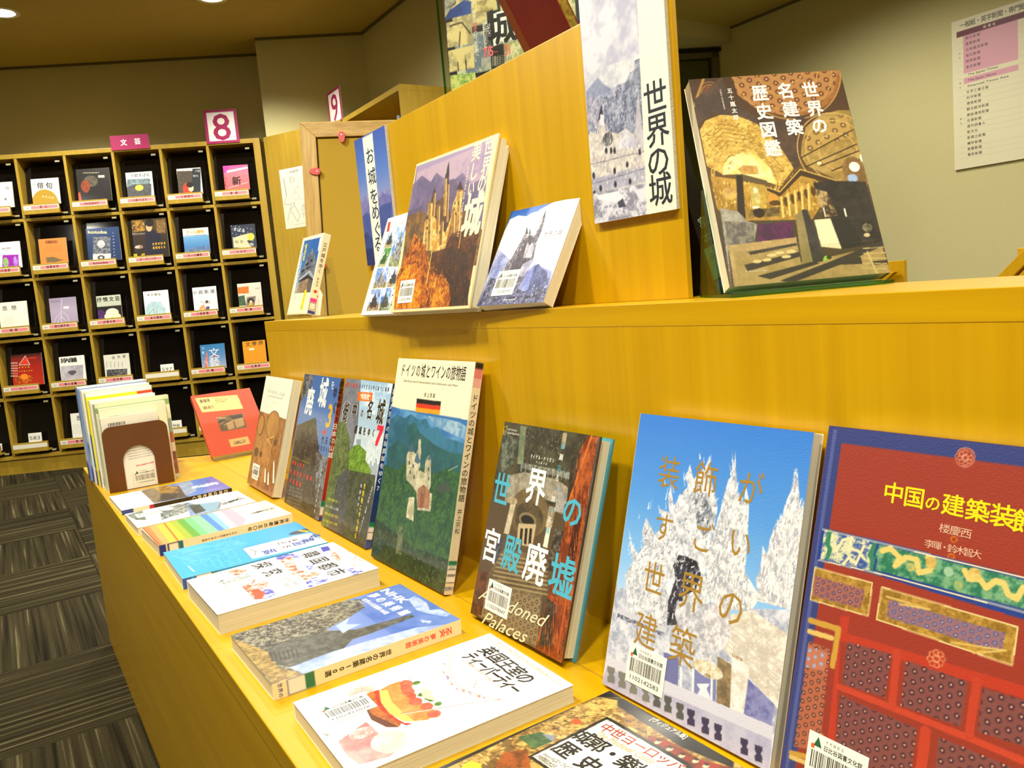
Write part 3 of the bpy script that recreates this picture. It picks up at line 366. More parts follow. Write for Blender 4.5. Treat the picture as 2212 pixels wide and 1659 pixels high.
ART['L4'] = [["g",[0,"fbf0cc"],[1,"f6ebc6"]],["p","3c7cb4",[-0.015,0.249,1.009,0.251,1.018,1.026,-0.028,1.015]],["p","3a78b0",[0,0.245,1,0.28,1,0.5,0,0.5],"6aa2cc",4,1.2],["p","a8c4d4",[0.526,0.262,0.724,0.261,0.912,0.267,0.997,0.281,1.007,0.335,0.898,0.329,0.743,0.313,0.621,0.3],"6c9cc0",8,1.6],["p","2c6478",[-0.01,0.318,0.093,0.28,0.214,0.292,0.293,0.267,0.41,0.288,0.5,0.277,0.587,0.316,0.662,0.304,0.754,0.344,0.942,0.35,1.033,0.359,1.053,0.464,0.041,0.55],"40809c",6,1],["p","2a5c60",[0.025,0.458,0.166,0.399,0.337,0.431,0.253,0.332,0.351,0.303,0.455,0.348,0.674,0.389,0.833,0.403,1.03,0.4,1.068,0.555,0.069,0.672],"346e6c",10,1],["p","26503c",[0.011,0.538,0.206,0.549,0.318,0.493,0.702,0.514,0.858,0.47,1.045,0.491,1.018,1.026,-0.028,1.015],"44703c",34,1.4],["p","1c3426",[-0.019,0.809,0.28,0.836,0.556,0.867,0.998,0.851,1.018,1.026,-0.028,1.015],"2e4e30",24,1.2],["s","1c4428-3c6c38-54804a-28542c-648c58",[0.024,0.568,0.324,0.507,0.705,0.52,0.863,0.483,1.05,0.504,1.012,0.988,-0.008,1.003],1500,0.012,0.005,80,60],["p","48584c",[0.735,0.573,0.877,0.523,0.914,0.573,0.77,0.59]],["l","8ca4a0",0.005,[0.863,0.483,0.961,0.453]],["p","d8d2b0",[0.344,0.565,0.311,0.464,0.326,0.447,0.36,0.444,0.364,0.399,0.398,0.441,0.436,0.449,0.454,0.421,0.441,0.367,0.468,0.365,0.501,0.439,0.501,0.476,0.522,0.518,0.576,0.523,0.571,0.469,0.603,0.438,0.637,0.456,0.676,0.573,0.657,0.603,0.709,0.604,0.717,0.682,0.551,0.697,0.51,0.621,0.429,0.593,0.354,0.579],"a8a488",30,1.1],["p","4c6a78",[0.326,0.447,0.362,0.396,0.402,0.441]],["p","5a7480",[0.424,0.483,0.448,0.437,0.505,0.476,0.48,0.492]],["p","50707c",[0.588,0.461,0.612,0.433,0.649,0.456]],["p","56606a",[0.435,0.379,0.447,0.348,0.482,0.375]],["p","40504c",[0.35,0.49,0.367,0.488,0.374,0.504,0.357,0.506]],["p","40504c",[0.378,0.532,0.395,0.53,0.401,0.546,0.385,0.548]],["p","40504c",[0.409,0.499,0.425,0.498,0.431,0.513,0.415,0.515]],["p","40504c",[0.439,0.548,0.455,0.546,0.461,0.562,0.445,0.564]],["p","40504c",[0.496,0.506,0.512,0.504,0.518,0.519,0.502,0.521]],["p","40504c",[0.611,0.494,0.627,0.493,0.633,0.508,0.617,0.509]],["p","40504c",[0.631,0.535,0.646,0.534,0.652,0.549,0.637,0.55]],["p","8c5c44",[0.519,0.605,0.586,0.576,0.674,0.594,0.696,0.673,0.546,0.685],"b08868",30,1],["p","e0dab8",[0.417,0.654,0.492,0.645,0.521,0.753,0.419,0.749,0.415,0.698],"b0ac8c",20,1],["p","7c8468",[0.335,0.805,0.395,0.789,0.429,0.924,0.343,0.931],"4c5c3c",40,1.4],["t","ド","1c1a14",[0.095,0.058,0.095,0.058],0.0704,0.62,0.008,0,0],["t","イ","1c1a14",[0.169,0.058,0.169,0.058],0.0704,0.62,0.008,0,0],["t","ツ","1c1a14",[0.241,0.058,0.241,0.058],0.0704,0.62,0.008,0,0],["t","の","1c1a14",[0.312,0.057,0.312,0.057],0.0704,0.62,0.008,0,0],["t","城","1c1a14",[0.381,0.057,0.381,0.057],0.0704,0.62,0.008,0,0],["t","と","1c1a14",[0.448,0.057,0.448,0.057],0.0704,0.62,0.008,0,0],["t","ワ","1c1a14",[0.515,0.057,0.515,0.057],0.0704,0.62,0.008,0,0],["t","イ","1c1a14",[0.579,0.057,0.579,0.057],0.0704,0.62,0.008,0,0],["t","ン","1c1a14",[0.643,0.056,0.643,0.056],0.0704,0.62,0.008,0,0],["t","の","1c1a14",[0.705,0.056,0.705,0.056],0.0704,0.62,0.008,0,0],["t","旅","1c1a14",[0.766,0.056,0.766,0.056],0.0704,0.62,0.008,0,0],["t","物","1c1a14",[0.826,0.056,0.826,0.056],0.0704,0.62,0.008,0,0],["t","語","1c1a14",[0.884,0.056,0.884,0.056],0.0704,0.62,0.008,0,0],["t","Eine Reise durch Deutschland nach Schlössern und Wein","4c483c",[0.13,0.11,0.837,0.109],0.0154,1.0,0,0,0],["t","井上宗和","1c1a14",[0.451,0.167,0.566,0.167],0.0242,0.8,0.01,0,0],["p","1c1814",[0.343,0.19,0.662,0.188,0.664,0.209,0.345,0.211]],["p","d8401c",[0.345,0.211,0.663,0.208,0.665,0.229,0.347,0.232]],["p","f0a41c",[0.347,0.232,0.665,0.228,0.667,0.249,0.349,0.253]]]
ART['L3'] = [["g",[0,"9cb8cc"],[0.35,"b8d0e0"],[0.6,"b8c4c4"],[1,"3c403c"]],["p","8c8e98",[-0.016,-0.002,0.341,-0.001,0.677,0.975,0.009,1.004],"74767e",10,1],["p","a8c8e0",[0.342,0.001,1.004,0.002,1.009,0.207,0.425,0.203],"dceaf4",10,1.4],["p","4f5c34",[-0.075,0.351,0.102,0.265,0.327,0.394,0.491,0.724,0.544,0.986,0.028,1.001],"7c8c50",50,1.3],["p","5c5f60",[0.194,0.656,0.399,0.572,0.614,0.985,0.184,0.999],"44484a",20,1],["p","dfe6e4",[0.433,0.305,1.0,0.303,0.994,0.568,0.409,0.53],"c4d4dc",8,1],["p","98a4ac",[0.462,0.384,0.561,0.376,0.589,0.453,0.524,0.459]],["p","a4b0b8",[0.789,0.513,0.819,0.51,0.855,0.584,0.824,0.587]],["p","a4b0b8",[0.818,0.491,0.848,0.488,0.894,0.579,0.864,0.583]],["p","a4b0b8",[0.864,0.515,0.894,0.512,0.923,0.576,0.894,0.579]],["p","a4b0b8",[0.889,0.494,0.919,0.491,0.959,0.572,0.929,0.575]],["p","a4b0b8",[0.912,0.467,0.942,0.465,0.994,0.568,0.965,0.572]],["p","a4b0b8",[0.966,0.496,0.995,0.493,1.028,0.565,1.0,0.568]],["p","86aa3a",[0.357,0.474,0.435,0.426,0.548,0.412,0.716,0.442,0.72,0.491,0.87,0.543,0.868,0.568,0.416,0.601],"5c8028",30,1.3],["p","3c4230",[0.408,0.587,0.965,0.562,1.082,0.973,0.555,1.004],"5c6248",26,1.2],["p","585c54",[0.776,0.689,0.985,0.664,1.082,0.973,0.881,0.982],"44483e",26,1],["s","3c4c24-7c9450-5c7438-8c9c6c",[-0.075,0.351,0.102,0.265,0.327,0.394,0.491,0.724,0.544,0.986,0.028,1.001],500,0.012,0.005,80,60],["s","24281c-6c7054-48503c",[0.408,0.587,0.965,0.562,1.082,0.973,0.555,1.004],400,0.014,0.005,80,60],["s","a0c84c-6c9430",[0.357,0.474,0.548,0.412,0.716,0.442,0.87,0.543,0.416,0.601],200,0.01,0.004,60,90],["t","街と一体化","e02818",[0.06,0.043,0.268,0.044],0.034,0.8,0.03,0,0],["t","人々の生活の中に息づく城跡","181818",[0.348,0.041,0.934,0.041],0.03,0.62,0.02,0,0],["p","e87818",[0.325,0.08,0.64,0.073,0.646,0.13,0.338,0.138]],["t","“再発見”","fff4e0",[0.387,0.108,0.605,0.105],0.04,0.9,0.03,0,0],["t","街","f4ecd8",[0.125,0.229,0.125,0.229],0.1487,0.756,0.022,0,0],["t","街","2c2414",[0.125,0.229,0.125,0.229],0.143,0.693,0.02,0,0],["t","中","f4ecd8",[0.316,0.208,0.316,0.208],0.1258,0.756,0.022,0,0],["t","中","2c2414",[0.316,0.208,0.316,0.208],0.121,0.693,0.02,0,0],["t","の","f4ecd8",[0.489,0.212,0.489,0.212],0.0629,0.756,0.022,0,0],["t","の","2c2414",[0.489,0.212,0.489,0.212],0.0605,0.693,0.02,0,0],["t","名","f4ecd8",[0.643,0.182,0.643,0.182],0.1373,0.756,0.022,0,0],["t","名","2c2414",[0.643,0.182,0.643,0.182],0.132,0.693,0.02,0,0],["t","城","f4ecd8",[0.859,0.185,0.859,0.185],0.1716,0.756,0.022,0,0],["t","城","2c2414",[0.859,0.185,0.859,0.185],0.165,0.693,0.02,0,0],["t","廃城をゆく","181818",[0.42,0.324,0.791,0.318],0.055,0.756,0.03,0,0],["t","7","e8203c",[0.911,0.324,0.911,0.324],0.165,1.05,0.05,0,0],["t","市","f4e020",[0.796,0.65,0.796,0.65],0.038,0.8,0.01,0,0],["t","街","f4e020",[0.794,0.694,0.794,0.694],0.038,0.8,0.01,0,0],["t","地","f4e020",[0.793,0.737,0.793,0.737],0.038,0.8,0.01,0,0],["t","に","f4e020",[0.791,0.781,0.791,0.781],0.038,0.8,0.01,0,0],["t","今","f4e020",[0.79,0.825,0.79,0.825],0.038,0.8,0.01,0,0],["t","も","f4e020",[0.788,0.868,0.788,0.868],0.038,0.8,0.01,0,0],["t","残","f4e020",[0.787,0.912,0.787,0.912],0.038,0.8,0.01,0,0],["t","る","f4e020",[0.786,0.956,0.786,0.956],0.038,0.8,0.01,0,0],["t","役","f4f4f4",[0.948,0.642,0.948,0.642],0.021,0.9,0,0,0],["t","所","f4f4f4",[0.94,0.663,0.94,0.663],0.021,0.9,0,0,0],["t","や","f4f4f4",[0.933,0.684,0.933,0.684],0.021,0.9,0,0,0],["t","学","f4f4f4",[0.925,0.706,0.925,0.706],0.021,0.9,0,0,0],["t","校","f4f4f4",[0.918,0.727,0.918,0.727],0.021,0.9,0,0,0],["t","、","f4f4f4",[0.911,0.749,0.911,0.749],0.021,0.9,0,0,0],["t","公","f4f4f4",[0.903,0.77,0.903,0.77],0.021,0.9,0,0,0],["t","園","f4f4f4",[0.896,0.792,0.896,0.792],0.021,0.9,0,0,0],["t","、","f4f4f4",[0.888,0.813,0.888,0.813],0.021,0.9,0,0,0],["t","寺","f4f4f4",[0.881,0.835,0.881,0.835],0.021,0.9,0,0,0],["t","社","f4f4f4",[0.873,0.856,0.873,0.856],0.021,0.9,0,0,0],["t","と","f4f4f4",[0.865,0.878,0.865,0.878],0.021,0.9,0,0,0],["t","し","f4f4f4",[0.858,0.9,0.858,0.9],0.021,0.9,0,0,0],["t","て","f4f4f4",[0.85,0.921,0.85,0.921],0.021,0.9,0,0,0],["t","城","f4f4f4",[0.729,0.654,0.729,0.654],0.026,0.9,0,0,0],["t","跡","f4f4f4",[0.731,0.693,0.731,0.693],0.026,0.9,0,0,0],["t","を","f4f4f4",[0.732,0.732,0.732,0.732],0.026,0.9,0,0,0],["t","歩","f4f4f4",[0.734,0.77,0.734,0.77],0.026,0.9,0,0,0],["t","く","f4f4f4",[0.735,0.809,0.735,0.809],0.026,0.9,0,0,0],["t","城郭の遺構を歩く","f0e440",[0.066,0.817,0.308,0.809],0.02,0.8,0.01,0,0],["t","街と一体化した城跡","f4f4f4",[0.062,0.866,0.326,0.856],0.02,0.8,0.01,0,0],["t","秘密に迫る城巡り完全","f0e440",[0.059,0.915,0.344,0.902],0.02,0.8,0.01,0,0],["t","神社仏閣と融合する城郭","f0e440",[0.055,0.964,0.362,0.949],0.02,0.8,0.01,0,0]]
ART['L2'] = [["g",[0,"4470b0"],[0.35,"5c84c0"],[0.6,"6c8cb8"],[1,"34302c"]],["p","3c4048",[-0.039,0.001,0.28,0.003,0.226,0.136,0.073,0.192,0.002,0.233],"8c9098",30,1.6],["p","34302a",[0.015,0.403,0.513,0.309,0.741,0.542,1.024,0.603,0.982,0.804,0.914,1.0,0.03,1.003],"5c5444",24,1.2],["p","54503f",[0.66,0.55,1.16,0.567,1.169,0.984,0.914,1.0],"8c94a0",20,1.3],["s","2c2820-6c6450-484030-8c8470",[0.015,0.403,0.513,0.309,0.741,0.542,1.024,0.603,0.982,0.804,0.914,1.0,0.03,1.003],500,0.016,0.006,80,70],["t","廃","f6f6f2",[0.277,0.203,0.277,0.203],0.2185,0.756,0.022,0,0],["t","城","f6f6f2",[0.609,0.124,0.609,0.124],0.23,0.756,0.022,0,0],["t","を","f6f6f2",[0.827,0.058,0.827,0.058],0.069,1.05,0,0,0],["t","ゆ","16284c",[0.915,0.107,0.915,0.107],0.092,0.84,0.03,0,0],["t","く","16284c",[0.956,0.213,0.956,0.213],0.092,0.84,0.03,0,0],["t","3","f0b428",[0.862,0.272,0.862,0.272],0.23,0.945,0.02,0,0],["t","世","d8b040",[0.659,0.322,0.659,0.322],0.022,1,0,0,0],["t","に","d8b040",[0.653,0.354,0.653,0.354],0.022,1,0,0,0],["t","も","d8b040",[0.647,0.387,0.647,0.387],0.022,1,0,0,0],["t","美","d8b040",[0.641,0.419,0.641,0.419],0.022,1,0,0,0],["t","し","d8b040",[0.635,0.452,0.635,0.452],0.022,1,0,0,0],["t","い","d8b040",[0.628,0.484,0.628,0.484],0.022,1,0,0,0],["t","竹田城","16203c",[0.79,0.45,0.992,0.447],0.0575,0.651,0.02,0,0],["t","完全ガイド","16203c",[0.723,0.512,0.988,0.508],0.04,0.6,0.02,0,0],["e","e03020",[0.8,0.396,0.04,0.016]],["t","信長の拠点となった都城全解剖","f4e020",[0.051,0.646,0.521,0.646],0.016,0.7,0,0,0],["t","廃城に見る","ec3418",[0.078,0.687,0.384,0.681],0.034,0.9,0.022,0,0],["t","戦国武将の栄華","ec3418",[0.075,0.756,0.65,0.746],0.038,0.85,0.022,0,0],["t","未完遺構","ec3418",[0.094,0.822,0.382,0.822],0.04,0.9,0.022,0,0],["t","城主となった武将の足跡","e8e8e8",[0.115,0.868,0.47,0.851],0.014,0.7,0,0,0],["t","城主となった武将の足跡","e8e8e8",[0.113,0.896,0.466,0.88],0.014,0.7,0,0,0],["t","城主となった武将の足跡","e8e8e8",[0.112,0.924,0.461,0.908],0.014,0.7,0,0,0],["t","城主となった武将の足跡","e8e8e8",[0.111,0.951,0.456,0.937],0.014,0.7,0,0,0],["t","城主となった武将の足跡","e8e8e8",[0.11,0.979,0.451,0.965],0.014,0.7,0,0,0],["t","城主となった武将の足跡","e8e8e8",[0.108,1.007,0.446,0.993],0.014,0.7,0,0,0],["t","こ","f4f4f4",[0.891,0.584,0.891,0.584],0.026,0.85,0,0,0],["t","こ","f4f4f4",[0.89,0.62,0.89,0.62],0.026,0.85,0,0,0],["t","に","f4f4f4",[0.888,0.657,0.888,0.657],0.026,0.85,0,0,0],["t","残","f4f4f4",[0.887,0.693,0.887,0.693],0.026,0.85,0,0,0],["t","る","f4f4f4",[0.886,0.73,0.886,0.73],0.026,0.85,0,0,0],["t","歴","f4f4f4",[0.885,0.767,0.885,0.767],0.026,0.85,0,0,0],["t","史","f4f4f4",[0.884,0.803,0.884,0.803],0.026,0.85,0,0,0],["t","と","f4f4f4",[0.883,0.84,0.883,0.84],0.026,0.85,0,0,0],["t","夢","f4f4f4",[0.881,0.877,0.881,0.877],0.026,0.85,0,0,0],["t","の","f4f4f4",[0.88,0.913,0.88,0.913],0.026,0.85,0,0,0],["t","跡","f4f4f4",[0.879,0.95,0.879,0.95],0.026,0.85,0,0,0]]
ART['L1'] = [["g",[0,"faf8e4"],[1,"f4f0dc"]],["p","c08a4c",[-0.029,0.333,1.022,0.337,1.029,1.006,-0.043,1.022],"94602c",5,1.2],["e","8a5c28",[0.579,0.421,0.245,0.129]],["e","c4924e",[0.579,0.421,0.219,0.118],"b07c3c",6,1],["e","7c5024",[0.146,0.454,0.132,0.096]],["e","c4924e",[0.132,0.452,0.107,0.087]],["e","6c401c",[0.78,0.555,0.064,0.029]],["e","6c401c",[0.151,0.697,0.084,0.041]],["e","6c401c",[-0.046,0.658,0.05,0.033]],["e","6c401c",[0.332,0.701,0.058,0.027]],["l","e0b468",0.008,[0.443,0.669,0.474,0.554,0.654,0.593,0.643,0.731]],["l","e0b468",0.008,[0.474,0.554,0.704,0.507,0.681,0.591]],["p","8c5828",[0.62,0.929,0.565,0.815,0.576,0.775,0.643,0.806,0.716,0.923]],["p","fdf6e0",[0.629,0.917,0.579,0.816,0.584,0.786,0.623,0.811,0.692,0.915]],["p","8c5828",[0.743,0.934,0.7,0.834,0.71,0.795,0.775,0.825,0.837,0.928]],["p","fdf6e0",[0.752,0.922,0.713,0.835,0.718,0.805,0.756,0.83,0.814,0.92]],["p","8c5828",[0.918,0.899,0.819,0.726,0.83,0.687,0.893,0.718,1.009,0.893]],["p","fdf6e0",[0.926,0.887,0.832,0.727,0.837,0.697,0.874,0.723,0.987,0.885]],["p","8c5828",[0.342,0.915,0.332,0.856,0.343,0.815,0.412,0.846,0.444,0.908]],["p","fdf6e0",[0.351,0.903,0.345,0.857,0.351,0.825,0.392,0.852,0.418,0.9]],["p","8c5828",[0.11,0.885,0.094,0.818,0.106,0.777,0.178,0.809,0.216,0.879]],["p","fdf6e0",[0.12,0.873,0.108,0.82,0.114,0.787,0.156,0.814,0.19,0.87]],["p","b88860",[0.002,0.995,1.052,0.963,1.029,1.006,-0.043,1.022]],["t","日本の最も美しい名建築","4c483c",[0.193,0.132,0.772,0.145],0.034,0.45,0,0,0],["t","JAPAN’S MOST BEAUTIFUL ARCHITECTURE","5c584c",[0.209,0.177,0.758,0.179],0.01,1,0,0,0],["t","田中禎彦・小野吉彦","5c584c",[0.4,0.226,0.625,0.229],0.012,0.5,0,0,0],["k",0.277,0.866,"1102291856",0,0.95]]
ART['U2'] = [["g",[0,"fbe6b4"],[1,"f8e0a8"]],["p","a898b8",[0.007,0.015,0.946,0.021,0.975,0.983,0.051,0.985]],["p","a894b4",[0.03,0.06,0.93,0.03,0.93,0.45,0.03,0.45],"c0a8b8",3,1.3],["p","6f6488",[0.0,0.136,0.112,0.095,0.255,0.162,0.312,0.11,0.425,0.166,0.561,0.199,0.657,0.169,0.783,0.26,0.906,0.245,0.957,0.288,0.987,0.551,-0.002,0.451],"8c7c9c",8,1],["p","5c5478",[-0.009,0.322,0.153,0.314,0.322,0.243,0.557,0.188,0.715,0.302,0.913,0.416,0.921,0.585,0.036,0.494],"7c6c88",8,1],["p","6c5438",[0.003,0.353,0.202,0.34,0.392,0.439,0.768,0.414,1.006,0.561,1.023,0.761,0.048,0.69],"a0783c",20,1.2],["p","c8983c",[0.357,0.615,0.295,0.577,0.289,0.408,0.281,0.331,0.296,0.277,0.331,0.338,0.314,0.195,0.383,0.308,0.463,0.301,0.459,0.264,0.44,0.132,0.452,0.06,0.484,0.139,0.508,0.271,0.552,0.368,0.61,0.42,0.601,0.356,0.621,0.323,0.629,0.271,0.646,0.22,0.705,0.291,0.711,0.38,0.746,0.446,0.745,0.541,0.67,0.595,0.608,0.642,0.497,0.632],"f0d890",26,1.2],["p","30303c",[0.457,0.268,0.446,0.096,0.455,0.061,0.486,0.14,0.509,0.262]],["p","3c3440",[0.303,0.297,0.313,0.261,0.32,0.196,0.361,0.268,0.393,0.337]],["p","4c2c28",[0.62,0.27,0.645,0.218,0.702,0.284]],["p","54403c",[0.383,0.308,0.485,0.286,0.613,0.429,0.57,0.531,0.45,0.445,0.378,0.4],"78583c",20,1],["p","80502c",[0.62,0.448,0.714,0.389,0.776,0.536,0.72,0.617,0.602,0.624],"b07c38",24,1],["p","f4d890",[0.272,0.424,0.338,0.395,0.41,0.533,0.359,0.611,0.296,0.568],"d8a848",20,1],["p","d8ac50",[0.272,0.302,0.323,0.305,0.42,0.616,0.365,0.611],"7c5428",60,0.5],["p","f0d088",[0.312,0.307,0.324,0.306,0.42,0.616,0.408,0.615]],["p","8c6840",[0.271,0.305,0.293,0.285,0.329,0.31]],["p","b88c44",[0.322,0.243,0.352,0.244,0.394,0.402,0.358,0.397],"7c5428",60,0.5],["p","f0d088",[0.346,0.247,0.353,0.245,0.394,0.402,0.385,0.401]],["p","4c4048",[0.322,0.247,0.328,0.211,0.356,0.248]],["p","c89c48",[0.401,0.338,0.442,0.34,0.492,0.523,0.446,0.518],"7c5428",60,0.5],["p","f0d088",[0.433,0.342,0.442,0.341,0.492,0.523,0.481,0.522]],["p","8c6840",[0.4,0.342,0.418,0.324,0.447,0.344]],["p","e0b860",[0.437,0.168,0.469,0.17,0.541,0.42,0.505,0.416],"7c5428",60,0.5],["p","f0d088",[0.462,0.172,0.469,0.171,0.541,0.42,0.533,0.419]],["p","4c4048",[0.437,0.172,0.443,0.135,0.473,0.174]],["p","a87c40",[0.486,0.213,0.511,0.213,0.582,0.461,0.553,0.458],"7c5428",60,0.5],["p","f0d088",[0.506,0.216,0.512,0.214,0.582,0.461,0.575,0.46]],["p","4c4048",[0.486,0.217,0.491,0.186,0.515,0.217]],["p","d0a048",[0.604,0.392,0.65,0.395,0.696,0.571,0.646,0.566],"7c5428",60,0.5],["p","f0d088",[0.639,0.397,0.65,0.396,0.696,0.571,0.685,0.57]],["p","8c6840",[0.603,0.396,0.623,0.376,0.655,0.399]],["p","ecc870",[0.634,0.281,0.675,0.284,0.745,0.533,0.7,0.528],"7c5428",60,0.5],["p","f0d088",[0.666,0.286,0.676,0.284,0.745,0.533,0.735,0.532]],["p","8c6840",[0.633,0.284,0.651,0.266,0.68,0.288]],["p","f0d080",[0.277,0.406,0.312,0.407,0.368,0.602,0.328,0.599],"7c5428",60,0.5],["p","f0d088",[0.305,0.41,0.313,0.408,0.368,0.602,0.359,0.601]],["p","4c4048",[0.277,0.41,0.283,0.37,0.316,0.411]],["p","b88838",[0.486,0.45,0.526,0.451,0.564,0.602,0.52,0.598],"7c5428",60,0.5],["p","f0d088",[0.517,0.453,0.526,0.452,0.564,0.602,0.554,0.601]],["p","8c6840",[0.485,0.453,0.503,0.436,0.53,0.455]],["p","4c341c",[0.313,0.457,0.329,0.459,0.333,0.48,0.317,0.478]],["p","4c341c",[0.354,0.49,0.369,0.492,0.373,0.512,0.357,0.511]],["p","4c341c",[0.618,0.341,0.632,0.343,0.636,0.363,0.621,0.361]],["p","4c341c",[0.663,0.347,0.677,0.349,0.68,0.369,0.666,0.367]],["p","4c341c",[0.649,0.407,0.663,0.409,0.666,0.429,0.652,0.427]],["p","4c341c",[0.489,0.505,0.504,0.506,0.507,0.526,0.492,0.525]],["p","4c2c18",[0.409,0.643,0.602,0.624,0.651,0.54,0.857,0.536,0.971,0.524,0.972,0.984,0.55,0.985],"7c4c20",26,1.3],["p","3c281c",[0.572,0.639,0.702,0.615,0.889,0.684,0.988,0.985,0.726,0.981],"5c3818",20,1],["p","d07c10",[0.049,0.98,0.003,0.765,0.082,0.615,0.157,0.487,0.329,0.58,0.429,0.699,0.509,0.768,0.664,0.805,0.77,0.914,0.778,0.984],"7c3c10",26,1.6],["p","f0ac18",[0.049,0.98,0.012,0.814,0.113,0.694,0.251,0.686,0.373,0.805,0.4,0.98],"c46c0c",26,1.5],["p","eca41c",[0.469,0.811,0.623,0.784,0.732,0.852,0.761,0.984,0.55,0.985],"a4580c",26,1.5],["s","f0a818-f8c83c-a44c0c-7c3410-d88418",[0.049,0.98,0.003,0.765,0.086,0.625,0.161,0.497,0.329,0.58,0.455,0.719,0.664,0.805,0.77,0.914,0.778,0.984],900,0.016,0.006,82,30],["s","3c2414-8c5c2c-5c3818",[0.438,0.673,0.651,0.54,0.971,0.524,0.972,0.984,0.794,0.983],500,0.018,0.005,88,12],["l","f0d070",0.008,[0.437,0.618,0.443,0.737,0.442,0.827]],["l","e8b040",0.008,[0.762,0.534,0.769,0.639]],["t","世","fdf0c8",[0.913,0.058,0.913,0.058],0.12,0.8,0.015,0,0],["t","界","fdf0c8",[0.924,0.182,0.924,0.182],0.132,0.8,0.015,0,0],["t","の","fdf0c8",[0.908,0.277,0.908,0.277],0.12,0.8,0.015,0,0],["t","美","fdf0c8",[0.785,0.064,0.785,0.064],0.126,0.8,0.015,0,0],["t","し","fdf0c8",[0.792,0.188,0.792,0.188],0.12,0.8,0.015,0,0],["t","い","fdf0c8",[0.793,0.289,0.793,0.289],0.102,0.8,0.015,0,0],["t","城","fdf0c8",[0.862,0.453,0.862,0.453],0.27,0.8,0.03,0,0],["t","CASTLES OF THE WORLD","fdf0c8",[0.716,0.146,0.734,0.569],0.026,1,0,0,1],["t","PHOTOGRAPHS OF CASTLES","3c3448",[0.015,0.025,0.042,0.236],0.012,1,0,0,1],["k",0.186,0.868,"1102221894",0,1]]
ART['U3'] = [["g",[0,"3c78c8"],[0.12,"5c94d8"],[0.2,"f4f6fa"],[0.5,"f8f8fa"],[0.75,"b4bce0"],[1,"5c6090"]],["p","ffffff",[0.45,0.05,1,-0.1,1,0.3,0.6,0.3]],["p","ffffff",[0.022,0.086,0.143,0.062,0.289,0.092,0.351,0.065,0.618,0.062,1.003,0.014,1.0,0.44,-0.001,0.384]],["p","8c98cc",[0.009,0.403,0.27,0.533,0.173,0.784,-0.008,0.685],"ccd0ea",5,1],["p","7c88c4",[0.691,0.62,0.969,0.714,1.004,1.005,0.647,0.991,0.578,0.726],"a4acd8",6,1],["p","706c80",[0.229,0.719,0.196,0.613,0.25,0.591,0.259,0.536,0.284,0.534,0.3,0.493,0.327,0.495,0.327,0.401,0.337,0.385,0.345,0.316,0.363,0.301,0.351,0.196,0.404,0.272,0.422,0.282,0.408,0.221,0.453,0.295,0.52,0.328,0.518,0.277,0.552,0.26,0.527,0.176,0.551,0.128,0.56,0.053,0.588,0.142,0.61,0.28,0.598,0.396,0.622,0.523,0.641,0.583,0.592,0.661,0.601,0.769,0.553,0.84,0.33,0.827],"d8d4d0",30,1.5],["p","4c465c",[0.242,0.599,0.3,0.493,0.35,0.326,0.525,0.337,0.572,0.275,0.562,0.138,0.594,0.143,0.61,0.28,0.598,0.396,0.641,0.583,0.601,0.769,0.553,0.84,0.337,0.794],"8c8894",40,1.2],["s","e8e4e0-2c2838-b0acb8",[0.242,0.599,0.3,0.493,0.35,0.326,0.525,0.337,0.558,0.155,0.597,0.16,0.598,0.396,0.641,0.583,0.601,0.769,0.553,0.84,0.337,0.794],260,0.03,0.008,70,8],["p","3c3848",[0.415,0.376,0.438,0.302,0.505,0.335,0.505,0.428,0.569,0.709,0.349,0.676,0.363,0.584],"6c6470",20,1],["p","e0dce0",[0.45,0.371,0.507,0.42,0.534,0.389,0.581,0.444,0.604,0.546,0.48,0.543,0.458,0.457],"a8a4b4",30,1.2],["p","c8c8d8",[0.5,0.604,0.632,0.565,0.636,0.607,0.595,0.735,0.492,0.728],"9c9cb4",12,1],["l","2c2838",0.006,[0.512,0.58,0.588,0.561]],["p","262430",[0.555,0.138,0.558,0.049,0.585,0.142]],["p","302c38",[0.373,0.285,0.351,0.196,0.417,0.291]],["p","302c38",[0.427,0.292,0.411,0.221,0.46,0.296]],["p","34324c",[0.046,0.706,0.137,0.721,0.298,0.817,0.54,0.839,0.664,0.886,0.903,0.828,0.963,0.769,1.004,1.005,0.029,0.983],"8c90b4",34,1.8],["p","48507c",[0.691,0.644,0.738,0.62,0.806,0.662,0.915,0.718,0.961,0.831,0.731,0.922,0.703,0.735],"7480b4",20,1.4],["s","ffffff-24263c-a4a8c8-5c6088",[0.019,0.73,0.298,0.817,0.664,0.886,0.956,0.776,1.004,1.005,0.029,0.983],500,0.014,0.006,80,50],["t","世界の城","3c3838",[0.693,0.33,0.892,0.333],0.06,0.9,0,0,0],["t","~Castles~","706c6c",[0.737,0.385,0.837,0.383],0.022,1,0,0,0],["t","PIE International","e8e8f4",[0.402,0.954,0.588,0.954],0.022,1,0.01,0,0],["k",0.346,0.781,"1102182492",0,1]]
